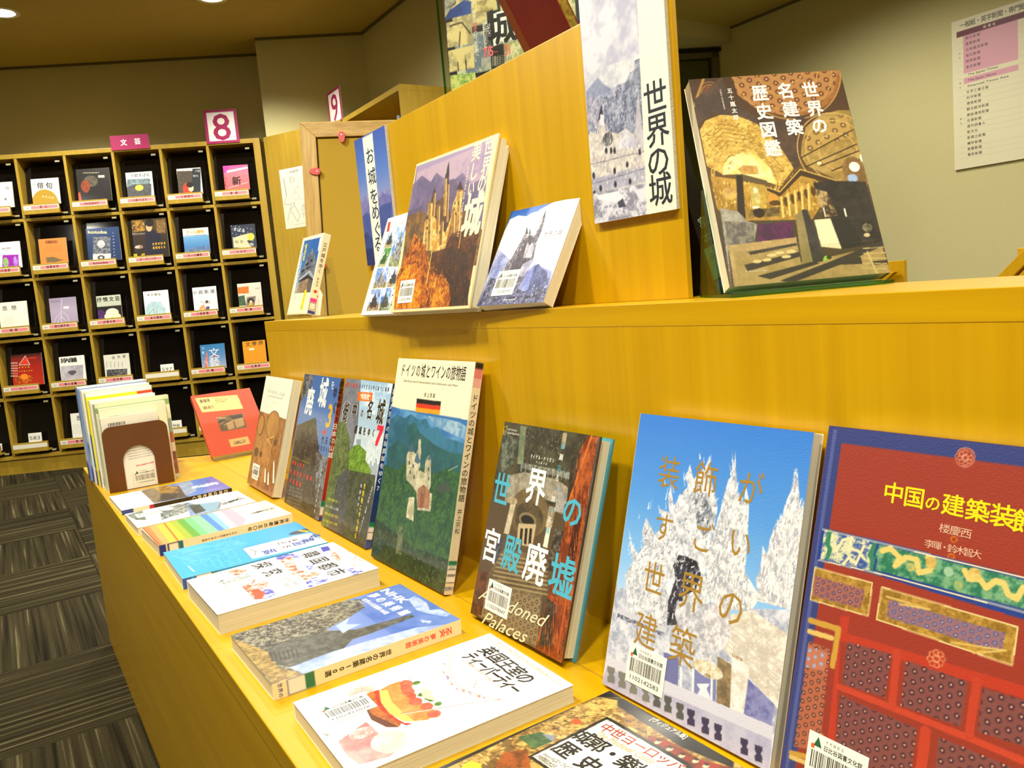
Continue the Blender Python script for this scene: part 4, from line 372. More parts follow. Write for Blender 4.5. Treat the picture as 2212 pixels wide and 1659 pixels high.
ART['U1'] = [["g",[0,"fcf8ec"],[1,"fcf8ec"]],["p","8cb8e0",[0.142,0.124,0.295,0.12,0.347,0.328,0.119,0.318],"ffffff",14,0.8],["p","a89468",[0.125,0.269,0.188,0.242,0.331,0.266,0.347,0.328,0.119,0.318],"c8c8a8",30,1],["p","5c5c54",[0.166,0.29,0.158,0.241,0.188,0.238,0.179,0.206,0.203,0.202,0.221,0.146,0.243,0.203,0.271,0.207,0.267,0.239,0.297,0.244,0.296,0.295],"3c3c3c",40,0.6],["p","3c80d0",[0.319,0.122,0.637,0.135,0.779,0.551,0.395,0.525],"ffffff",14,0.8],["p","5c6c34",[0.376,0.425,0.475,0.372,0.737,0.428,0.779,0.551,0.395,0.525],"c8c8a8",30,1],["p","e8e8e8",[0.461,0.47,0.421,0.369,0.473,0.364,0.44,0.298,0.484,0.292,0.494,0.179,0.56,0.296,0.613,0.307,0.616,0.372,0.671,0.384,0.686,0.485],"3c3c3c",40,0.6],["p","348828",[0.121,0.32,0.35,0.332,0.303,0.519,0.085,0.511],"ffffff",14,0.8],["p","a8b478",[0.094,0.463,0.167,0.437,0.317,0.463,0.303,0.519,0.085,0.511],"c8c8a8",30,1],["p","4c8c30",[0.135,0.484,0.133,0.436,0.168,0.434,0.163,0.403,0.193,0.4,0.232,0.349,0.242,0.403,0.275,0.408,0.257,0.437,0.289,0.443,0.267,0.489],"3c3c3c",40,0.6],["p","4c80d0",[0.088,0.523,0.42,0.533,0.488,0.736,0.129,0.732],"ffffff",14,0.8],["p","78683c",[0.118,0.68,0.22,0.651,0.467,0.676,0.488,0.736,0.129,0.732],"c8c8a8",30,1],["p","f4f0ec",[0.196,0.702,0.166,0.65,0.219,0.647,0.193,0.613,0.237,0.61,0.263,0.553,0.313,0.612,0.365,0.617,0.358,0.65,0.41,0.655,0.409,0.705],"3c3c3c",40,0.6],["p","8c9ccc",[0.447,0.535,0.746,0.547,0.762,0.737,0.512,0.735],"ffffff",14,0.8],["p","a88458",[0.496,0.685,0.569,0.657,0.757,0.68,0.762,0.737,0.512,0.735],"c8c8a8",30,1],["p","5c5c64",[0.555,0.706,0.528,0.656,0.568,0.653,0.546,0.621,0.581,0.618,0.604,0.564,0.643,0.62,0.685,0.625,0.676,0.656,0.716,0.66,0.709,0.708],"3c3c3c",40,0.6],["p","3c74c8",[0.112,0.742,0.371,0.746,0.439,0.961,0.133,0.959],"ffffff",14,0.8],["p","8c4c2c",[0.127,0.905,0.212,0.873,0.419,0.897,0.439,0.961,0.133,0.959],"c8c8a8",30,1],["p","5c4840",[0.191,0.927,0.169,0.873,0.212,0.869,0.192,0.834,0.228,0.83,0.249,0.77,0.289,0.831,0.332,0.836,0.327,0.87,0.37,0.875,0.371,0.928],"3c3c3c",40,0.6],["p","2c6cd0",[0.396,0.744,0.652,0.746,0.729,0.965,0.458,0.964],"ffffff",14,0.8],["p","5c6c4c",[0.443,0.909,0.515,0.877,0.706,0.9,0.729,0.965,0.458,0.964],"c8c8a8",30,1],["p","74806c",[0.504,0.931,0.474,0.877,0.513,0.872,0.489,0.837,0.522,0.833,0.534,0.772,0.58,0.833,0.621,0.838,0.619,0.873,0.66,0.878,0.665,0.932],"3c3c3c",40,0.6],["t","目指せ！全国制覇","3c3c3c",[0.169,0.093,0.561,0.09],0.026,0.7,0,0,0],["p","c84828",[0.039,0.043,0.107,0.044,0.137,0.149,0.07,0.148]],["t","日","1c1c1c",[0.663,0.138,0.663,0.138],0.102,0.75,0.02,0,0],["t","本","1c1c1c",[0.675,0.237,0.675,0.237],0.102,0.75,0.02,0,0],["t","の","1c1c1c",[0.688,0.336,0.688,0.336],0.102,0.75,0.02,0,0],["t","百","1c1c1c",[0.7,0.435,0.7,0.435],0.102,0.75,0.02,0,0],["t","名","1c1c1c",[0.712,0.532,0.712,0.532],0.102,0.75,0.02,0,0],["t","城","1c1c1c",[0.724,0.63,0.724,0.63],0.102,0.75,0.02,0,0],["t","ガ","1c1c1c",[0.736,0.727,0.736,0.727],0.102,0.75,0.02,0,0],["t","イ","1c1c1c",[0.748,0.823,0.748,0.823],0.102,0.75,0.02,0,0],["t","ド","1c1c1c",[0.76,0.919,0.76,0.919],0.102,0.75,0.02,0,0],["t","日","6c6c6c",[0.038,0.164,0.038,0.164],0.022,1,0,0,0],["t","本","6c6c6c",[0.037,0.22,0.037,0.22],0.022,1,0,0,0],["t","の","6c6c6c",[0.037,0.276,0.037,0.276],0.022,1,0,0,0],["t","名","6c6c6c",[0.036,0.332,0.036,0.332],0.022,1,0,0,0],["t","城","c84828",[0.036,0.388,0.036,0.388],0.022,1,0,0,0],["t","を","c84828",[0.036,0.444,0.036,0.444],0.022,1,0,0,0],["t","歩","c84828",[0.035,0.5,0.035,0.5],0.022,1,0,0,0],["t","く","6c6c6c",[0.035,0.555,0.035,0.555],0.022,1,0,0,0],["t","旅","6c6c6c",[0.034,0.611,0.034,0.611],0.022,1,0,0,0],["t","完","6c6c6c",[0.034,0.666,0.034,0.666],0.022,1,0,0,0],["t","全","6c6c6c",[0.033,0.722,0.033,0.722],0.022,1,0,0,0],["t","ガ","6c6c6c",[0.033,0.777,0.033,0.777],0.022,1,0,0,0],["t","イ","6c6c6c",[0.032,0.833,0.032,0.833],0.022,1,0,0,0],["t","ド","6c6c6c",[0.032,0.888,0.032,0.888],0.022,1,0,0,0]]
ART['U0'] = [["g",[0,"fcf4d8"],[1,"fcf4d4"]],["p","2c6cb8",[0.095,0.04,0.931,0.05,0.954,0.736,0.159,0.722]],["p","4c84c0",[0.101,0.054,0.523,0.052,0.367,0.599,0.146,0.67],"3c74b4",5,1],["p","5c6878",[0.42,0.257,0.537,0.217,0.568,0.164,0.621,0.176,0.737,0.229,0.862,0.313,0.91,0.392,0.946,0.546,0.835,0.587,0.179,0.56,0.245,0.453,0.35,0.395],"94989c",14,1.2],["p","b4bcc4",[0.198,0.545,0.695,0.451,0.946,0.546,0.935,0.568,0.691,0.481,0.276,0.564]],["p","2c2c34",[0.263,0.438,0.427,0.414,0.422,0.445,0.275,0.47]],["p","2c2c34",[0.412,0.359,0.573,0.336,0.584,0.368,0.432,0.383]],["p","2c2c34",[0.591,0.321,0.695,0.304,0.751,0.338,0.703,0.351]],["p","2c2c34",[0.49,0.417,0.705,0.389,0.694,0.412,0.526,0.442]],["p","2c2c34",[0.209,0.578,0.649,0.502,0.942,0.576,0.924,0.591,0.703,0.551,0.232,0.586]],["p","b09878",[0.28,0.588,0.688,0.55,0.924,0.591,0.94,0.735,0.159,0.722],"8c7860",14,1.1],["p","7c6c64",[0.691,0.554,0.924,0.591,0.948,0.736,0.775,0.73],"5c5450",20,1],["t","新","f8ec30",[0.257,0.125,0.257,0.125],0.0747,0.85,0.02,0,0],["t","発","f8ec30",[0.258,0.2,0.258,0.2],0.0747,0.85,0.02,0,0],["t","見","f8ec30",[0.258,0.275,0.258,0.275],0.0747,0.85,0.02,0,0],["t","江","f4f8fc",[0.087,0.158,0.087,0.158],0.1495,0.62,0.03,0,0],["t","戸","f4f8fc",[0.115,0.278,0.115,0.278],0.1495,0.62,0.03,0,0],["t","城","f4f8fc",[0.143,0.397,0.143,0.397],0.1495,0.62,0.03,0,0],["t","を","f4f8fc",[0.17,0.516,0.17,0.516],0.1495,0.62,0.03,0,0],["t","歩","f4f8fc",[0.197,0.634,0.197,0.634],0.1495,0.62,0.03,0,0],["t","く","f4f8fc",[0.225,0.752,0.225,0.752],0.1495,0.62,0.03,0,0],["t","江","4c84c0",[0.087,0.158,0.087,0.158],0.1437,0.56,0,0,0],["t","戸","4c84c0",[0.115,0.278,0.115,0.278],0.1437,0.56,0,0,0],["t","城","4c84c0",[0.143,0.397,0.143,0.397],0.1437,0.56,0,0,0],["t","を","4c84c0",[0.17,0.516,0.17,0.516],0.1437,0.56,0,0,0],["t","歩","4c84c0",[0.197,0.634,0.197,0.634],0.1437,0.56,0,0,0],["t","く","4c84c0",[0.225,0.752,0.225,0.752],0.1437,0.56,0,0,0],["p","f8ec20",[0.646,0.699,0.752,0.703,0.749,0.951,0.633,0.948]],["t","ビ","3c3420",[0.699,0.728,0.699,0.728],0.0345,1,0,0,0],["t","ジ","3c3420",[0.693,0.764,0.693,0.764],0.0345,1,0,0,0],["t","ュ","3c3420",[0.688,0.801,0.688,0.801],0.0345,1,0,0,0],["t","ア","3c3420",[0.682,0.838,0.682,0.838],0.0345,1,0,0,0],["t","ル","3c3420",[0.676,0.874,0.676,0.874],0.0345,1,0,0,0],["t","版","3c3420",[0.671,0.911,0.671,0.911],0.0345,1,0,0,0],["p","f8f8f8",[0.859,0.056,0.932,0.059,0.92,0.225,0.881,0.219]],["t","祥伝社","5c5c5c",[0.445,0.968,0.546,0.968],0.0161,1,0,0,0]]
ART['R1'] = [["g",[0,"3c2818"],[0.3,"4c3420"],[0.55,"5c4420"],[0.75,"3c3424"],[1,"4c4028"]],["e","7c4c20",[0.646,-0.031,0.37,0.252],"98602c",24,1],["d","5c3416",[0.281,-0.007,0.988,0.003,0.922,0.11,0.756,0.193,0.579,0.216,0.401,0.174,0.296,0.094],"a4703c",50],["r","b08040",0.646,-0.031,0.358,0.267,0.005],["r","b08040",0.646,-0.031,0.301,0.225,0.005],["r","b08040",0.646,-0.031,0.207,0.155,0.005],["r","b08040",0.646,-0.031,0.114,0.085,0.005],["e","5c3018",[0.12,0.089,0.057,0.062]],["e","94421c",[0.126,0.091,0.043,0.05],"5c3418",20,1],["l","a87838",0.012,[0.097,-0.0,0.002,0.136]],["r","8c6434",0.125,0.089,0.062,0.056,0.004],["r","8c6434",0.125,0.089,0.078,0.07,0.004],["p","3c3028",[0.216,-0.002,0.246,0.124,0.389,0.214,0.569,0.249,0.707,0.215,0.631,0.325,0.588,0.468,0.542,0.481,0.445,0.315,0.267,0.199,0.104,0.182,-0.0,0.226,0.01,0.104],"503c2c",8,1],["p","b48c34",[0.007,0.258,0.055,0.212,0.155,0.189,0.267,0.199,0.38,0.247,0.471,0.333,0.52,0.416,0.549,0.477,0.442,0.558,0.388,0.511,0.258,0.385,0.152,0.395,0.094,0.478,0.008,0.434],"e0bc58",34,1.3],["l","8c6824",0.004,[0.019,0.291,0.143,0.234,0.282,0.261,0.406,0.377,0.481,0.477]],["l","8c6824",0.004,[0.032,0.315,0.15,0.255,0.291,0.282,0.401,0.393,0.471,0.485]],["l","8c6824",0.004,[0.045,0.338,0.157,0.276,0.3,0.303,0.397,0.409,0.46,0.492]],["l","8c6824",0.004,[0.057,0.361,0.164,0.298,0.308,0.324,0.392,0.425,0.45,0.499]],["l","8c6824",0.004,[0.07,0.384,0.17,0.319,0.317,0.344,0.388,0.44,0.439,0.507]],["l","8c6824",0.004,[0.082,0.407,0.177,0.34,0.326,0.365,0.384,0.456,0.429,0.514]],["p","ecc858",[0.093,0.482,0.111,0.44,0.156,0.399,0.25,0.378,0.337,0.401,0.402,0.465,0.428,0.553,0.343,0.525,0.19,0.484],"fce8a0",8,1.1],["p","d0a048",[0.196,0.461,0.232,0.443,0.322,0.452,0.322,0.492,0.22,0.486],"a87c3c",30,1.4],["r","c8a048",0.238,0.495,0.197,0.147,0.005],["r","c8a048",0.238,0.495,0.212,0.159,0.005],["p","8c7030",[0.637,0.358,0.687,0.28,0.788,0.228,0.923,0.206,0.997,0.21,1.009,0.564,0.859,0.571,0.639,0.471,0.613,0.421],"b0904c",14,1],["d","6c5424",[0.667,0.311,0.804,0.245,0.97,0.229,0.975,0.345,0.808,0.368,0.643,0.423],"b08c44",45],["r","c8a458",0.858,0.411,0.207,0.155,0.004],["r","c8a458",0.858,0.411,0.259,0.194,0.004],["r","c8a458",0.858,0.411,0.124,0.093,0.004],["l","241810",0.005,[0.61,0.429,0.987,0.309]],["l","241810",0.005,[0.628,0.474,0.989,0.382]],["l","241810",0.005,[0.722,0.475,0.995,0.415]],["l","241810",0.005,[0.787,0.503,0.986,0.459]],["e","8c6c3c",[0.931,0.528,0.078,0.087],"6c5028",20,1],["e","fffce8",[0.938,0.492,0.034,0.024]],["e","7ca0d8",[0.909,0.546,0.033,0.02],"b0c4dc",10,1],["e","fffce8",[0.999,0.451,0.012,0.019]],["e","fff4b0",[0.719,0.461,0.014,0.008]],["p","b88c34",[0.017,0.482,0.164,0.506,0.373,0.565,0.429,0.584,0.591,0.492,0.656,0.519,0.674,0.661,0.592,0.726,0.09,0.702,0.017,0.637],"8c6820",12,1],["s","e8c058-7c5818-f4d884-9c7424",[0.017,0.482,0.373,0.565,0.591,0.492,0.674,0.661,0.592,0.726,0.017,0.637],420,0.016,0.005,88,8],["s","f0cc68-8c6424-d8ac44",[0.007,0.258,0.155,0.189,0.38,0.247,0.549,0.477,0.388,0.511,0.258,0.385,0.094,0.478,0.008,0.434],420,0.012,0.006,10,20],["p","3c2c18",[0.355,0.557,0.42,0.58,0.585,0.479,0.859,0.571,0.844,0.586,0.584,0.515,0.422,0.607,0.35,0.572]],["l","d8b050",0.005,[0.355,0.557,0.429,0.584,0.589,0.484,0.86,0.569]],["p","2c2418",[0.178,0.491,0.219,0.484,0.18,0.708,0.13,0.705]],["p","54482c",[0.22,0.486,0.364,0.526,0.364,0.541,0.222,0.517]],["p","d8b84c",[0.25,0.527,0.347,0.548,0.327,0.656,0.236,0.65],"a88430",20,1],["e","e8d880",[0.273,0.598,0.026,0.047],"b09c50",30,1.3],["e","f0e4b0",[0.28,0.568,0.014,0.013]],["e","d8b054",[0.115,0.573,0.046,0.03],"a8803c",20,1],["e","c88c30",[0.378,0.62,0.036,0.032]],["e","4c3418",[0.386,0.635,0.04,0.013]],["p","e4c460",[0.422,0.607,0.436,0.604,0.424,0.708,0.409,0.708]],["e","4c3418",[0.454,0.633,0.014,0.023]],["p","e4c460",[0.469,0.595,0.483,0.592,0.467,0.701,0.452,0.702]],["e","4c3418",[0.5,0.623,0.014,0.024]],["p","e4c460",[0.517,0.582,0.53,0.579,0.51,0.695,0.495,0.695]],["e","4c3418",[0.546,0.613,0.015,0.024]],["p","e4c460",[0.564,0.569,0.577,0.566,0.553,0.688,0.538,0.689]],["e","4c3418",[0.593,0.604,0.014,0.024]],["p","e4c460",[0.611,0.556,0.625,0.553,0.596,0.681,0.581,0.682]],["e","4c3418",[0.639,0.594,0.015,0.024]],["p","7c6a34",[0.347,0.657,0.409,0.653,0.396,0.698,0.194,0.694,0.224,0.657],"4c3c20",20,1],["e","2c2014",[0.27,0.675,0.036,0.023]],["e","f4ecd0",[0.26,0.648,0.024,0.006]],["p","28241e",[0.65,0.554,0.751,0.549,0.987,0.567,0.998,0.858,0.97,0.925,0.878,0.862,0.819,0.728,0.676,0.723],"38342c",8,0.8],["p","b4985c",[0.652,0.582,0.724,0.602,0.76,0.717,0.655,0.722],"3c3020",20,1.6],["l","f4ecd0",0.006,[0.68,0.677,0.68,0.717]],["l","f4ecd0",0.006,[0.809,0.689,0.81,0.724]],["p","5c244c",[0.25,0.728,0.463,0.729,0.451,0.805,0.231,0.813],"3c2438",14,1],["p","84806c",[0.037,0.638,0.142,0.66,0.19,0.709,0.245,0.727,0.198,0.823,0.035,0.835,0.01,1.002],"a4a090",40,1.4],["p","54504a",[0.051,0.7,0.227,0.719,0.203,0.823,0.037,0.827],"84806c",30,1.2],["p","9c844c",[0.041,0.813,0.467,0.802,0.462,0.922,0.988,0.873,1.0,1.002,0.029,1.004],"b4985c",14,1],["p","38342c",[0.151,0.85,0.459,0.828,0.466,0.84,0.166,0.865]],["p","38342c",[0.115,0.907,0.467,0.87,0.466,0.892,0.127,0.937]],["p","38342c",[0.179,0.962,0.533,0.919,0.581,0.93,0.253,0.982]],["p","38342c",[0.31,0.993,0.643,0.926,0.996,0.851,1.003,0.874,0.73,0.939,0.386,1.006]],["p","38342c",[0.747,0.918,0.84,0.916,0.839,0.95,0.698,0.945]],["p","38342c",[0.893,0.942,0.996,0.942,0.999,0.961,0.898,0.958]],["e","e0cc88",[0.294,0.874,0.03,0.007]],["e","e0cc88",[0.347,0.866,0.03,0.007]],["e","e0cc88",[0.418,0.865,0.03,0.008]],["e","e0cc88",[0.381,0.887,0.03,0.007]],["e","e0cc88",[0.198,0.897,0.029,0.007]],["e","e0cc88",[0.259,0.894,0.029,0.007]],["l","d8c07c",0.008,[0.887,0.897,0.915,0.996]],["l","d0b878",0.004,[0.867,0.88,1.016,0.882]],["l","d0b878",0.004,[0.86,0.903,1.007,0.908]],["l","d0b878",0.004,[0.852,0.925,0.999,0.933]],["l","d0b878",0.004,[0.845,0.947,0.99,0.958]],["l","d0b878",0.004,[0.838,0.969,0.981,0.983]],["p","786c40",[0.492,0.701,0.541,0.677,0.538,0.919,0.468,0.926],"8c7c4c",20,0.8],["p","2e2c28",[0.541,0.675,0.576,0.679,0.619,0.921,0.536,0.927],"3c3a34",20,0.8],["p","282620",[0.705,0.727,0.819,0.728,0.882,0.866,0.735,0.876]],["p","e8dcae",[0.604,0.728,0.707,0.728,0.733,0.873,0.609,0.855]],["p","8cc83c",[0.599,0.92,0.615,0.9,0.651,0.898,0.637,0.911,0.608,0.924]],["e","2c3c18",[0.643,0.907,0.016,0.009]],["e","7c7854",[0.924,0.785,0.031,0.02],"3c3c30",60,1.6],["e","c8b484",[0.911,0.819,0.02,0.009]],["t","世","fffbe8",[0.774,0.094,0.774,0.094],0.0847,0.92,0.022,0,0],["t","界","fffbe8",[0.775,0.19,0.775,0.19],0.0847,0.92,0.022,0,0],["t","の","fffbe8",[0.778,0.278,0.778,0.278],0.0847,0.92,0.022,0,0],["t","名","fffbe8",[0.612,0.091,0.612,0.091],0.0847,0.92,0.022,0,0],["t","建","fffbe8",[0.614,0.185,0.614,0.185],0.0847,0.92,0.022,0,0],["t","築","fffbe8",[0.614,0.277,0.614,0.277],0.0847,0.92,0.022,0,0],["t","歴","fffbe8",[0.441,0.093,0.441,0.093],0.0847,0.92,0.022,0,0],["t","史","fffbe8",[0.442,0.187,0.442,0.187],0.0847,0.92,0.022,0,0],["t","図","fffbe8",[0.442,0.28,0.442,0.28],0.0847,0.92,0.022,0,0],["t","鑑","fffbe8",[0.446,0.373,0.446,0.373],0.0847,0.92,0.022,0,0],["t","五","fffbe8",[0.249,0.071,0.249,0.071],0.028,0.95,0.01,0,0],["t","十","fffbe8",[0.25,0.105,0.25,0.105],0.028,0.95,0.01,0,0],["t","嵐","fffbe8",[0.251,0.139,0.251,0.139],0.028,0.95,0.01,0,0],["t","太","fffbe8",[0.252,0.173,0.252,0.173],0.028,0.95,0.01,0,0],["t","郎","fffbe8",[0.253,0.207,0.253,0.207],0.028,0.95,0.01,0,0],["t","TARO IGARASHI","e8e0c8",[0.189,0.059,0.192,0.161],0.011,1,0,0,1],["t","X-Knowledge","e8dcc0",[0.11,0.937,0.246,0.94],0.013,1,0,0,0]]
ART['SB'] = [["g",[0,"a4a4c0"],[1,"c8c4d0"]],["p","b8b8cc",[0,0,0.7,0,0.7,0.4,0,0.4],"dcdce4",5,1.3],["p","e8e4e4",[0.016,0.374,0.244,0.358,0.703,0.378,0.686,0.462,0.006,0.455],"c0c4d0",8,1.2],["p","7c84a4",[0.012,0.432,0.103,0.409,0.182,0.392,0.247,0.427,0.347,0.463,0.339,0.496,0.009,0.467],"a0a8c0",10,1],["p","70768c",[0.41,0.454,0.521,0.457,0.578,0.426,0.629,0.422,0.644,0.386,0.701,0.388,0.699,0.496,0.41,0.493],"b8bccc",16,1.2],["p","5c647c",[0.014,0.48,0.163,0.474,0.341,0.49,0.415,0.471,0.701,0.485,0.714,0.65,0.644,0.676,-0.002,0.609],"a8acc0",40,1.3],["p","c0bccc",[0.019,0.457,0.216,0.481,0.244,0.519,0.136,0.588,0.008,0.55],"8c8ca4",30,1.4],["s","5c6480-c0c4d4-8890a8-e0e0ec",[0.014,0.48,0.163,0.474,0.415,0.471,0.701,0.485,0.714,0.65,-0.002,0.609],500,0.012,0.004,70,50],["p","e8e2d4",[-0.004,0.633,0.029,0.6,0.11,0.621,0.149,0.572,0.195,0.536,0.221,0.58,0.239,0.622,0.377,0.648,0.484,0.637,0.64,0.697,0.706,0.737,0.696,0.869,0.598,0.907,-0.009,0.868,-0.007,0.753],"c0b8b8",34,1],["p","2c2c38",[0.14,0.571,0.202,0.502,0.221,0.58,0.209,0.555]],["p","e0dce8",[0.179,0.546,0.223,0.551,0.218,0.597,0.158,0.59]],["e","4c4c50",[0.25,0.658,0.068,0.029],"9c9ca0",20,1.4],["p","dcdce8",[0.365,0.704,0.467,0.635,0.575,0.691,0.633,0.73],"b8b8cc",10,0.6],["p","d8d4d8",[0.606,0.616,0.661,0.507,0.674,0.624,0.677,0.756,0.575,0.691],"b0acb8",10,0.8],["p","c4c4d4",[-0.029,0.806,0.701,0.803,0.696,0.869,-0.015,0.868],"a4a4b8",30,0.8],["s","f4f0e8-b0a8ac-8c8894-fffaf0",[0.008,0.61,0.188,0.564,0.377,0.648,0.64,0.697,0.697,0.864,-0.009,0.868],350,0.014,0.004,90,5],["l","6c6c80",0.003,[-0.004,0.741,0.711,0.749]],["l","6c6c80",0.003,[-0.005,0.826,0.707,0.815]],["e","34343f",[0.032,0.792,0.019,0.015]],["e","34343f",[0.113,0.853,0.019,0.014]],["e","34343f",[0.307,0.85,0.018,0.014]],["e","34343f",[0.491,0.853,0.017,0.013]],["e","34343f",[0.023,0.87,0.019,0.015]],["e","34343f",[0.31,0.795,0.017,0.014]],["e","34343f",[0.221,0.702,0.018,0.014]],["e","34343f",[0.284,0.708,0.017,0.014]],["e","34343f",[0.328,0.712,0.017,0.014]],["e","34343f",[0.471,0.783,0.017,0.013]],["e","34343f",[0.63,0.746,0.016,0.014]],["p","e4e4f0",[-0.009,0.868,0.695,0.875,0.679,1.003,-0.025,0.996],"8c8ca0",26,1.8],["p","ececf4",[0.05,0.878,0.327,0.881,0.425,0.917,0.369,0.936,0.065,0.898]],["p","e4e4ee",[0.534,0.891,0.692,0.891,0.684,0.935,0.592,0.94]],["p","4c4c5c",[0.317,0.927,0.391,0.915,0.418,0.951,0.33,0.951]],["p","fdf8dc",[0.713,0.135,1.197,0.15,1.051,1.015,0.67,1.013]],["t","サルツブルクの風景","f0f0f4",[0.296,0.982,0.634,0.982],0.018,0.9,0,0,0],["t","世","262c34",[0.843,0.557,0.843,0.557],0.1357,1.012,0.008,0,0],["t","界","262c34",[0.848,0.683,0.848,0.683],0.1357,1.012,0.008,0,0],["t","の","262c34",[0.834,0.801,0.834,0.801],0.1357,1.012,0.008,0,0],["t","城","262c34",[0.837,0.913,0.837,0.913],0.1357,1.012,0.008,0,0]]
ART['SA'] = [["g",[0,"3c5cb4"],[0.3,"5c80cc"],[0.45,"8494cc"],[0.55,"7474b4"],[1,"2c3c84"]],["p","a49cc8",[-0.032,0.476,0.242,0.44,1.018,0.47,0.966,0.593,-0.038,0.534],"7c84c0",4,1.4],["p","6c6cac",[-0.045,0.504,0.225,0.477,0.533,0.521,0.751,0.474,0.996,0.522,0.965,0.684,-0.053,0.613],"8484bc",6,1],["p","445498",[-0.053,0.613,0.159,0.574,0.361,0.632,0.674,0.561,0.981,0.557,0.851,0.956,-0.15,0.907],"5060a4",8,1],["p","30407c",[-0.106,0.769,0.109,0.727,0.248,0.79,0.496,0.785,0.993,0.705,0.81,1.142,-0.201,1.109],"3a4a8c",8,1],["p","24306c",[-0.11,0.869,0.173,0.864,0.438,0.916,0.926,0.866,0.848,1.144,-0.201,1.109]],["p","fbf8e4",[0.285,0.01,0.617,0.008,0.538,1.008,0.267,1.006]],["t","お","24344c",[0.46,0.166,0.46,0.166],0.1365,1.155,0.006,0,0],["t","城","24344c",[0.461,0.324,0.461,0.324],0.1365,1.155,0.006,0,0],["t","を","24344c",[0.46,0.477,0.46,0.477],0.1365,1.155,0.006,0,0],["t","め","24344c",[0.458,0.599,0.458,0.599],0.1365,1.155,0.006,0,0],["t","ぐ","24344c",[0.462,0.735,0.462,0.735],0.1365,1.155,0.006,0,0],["t","る","24344c",[0.431,0.848,0.431,0.848],0.1365,1.155,0.006,0,0]]
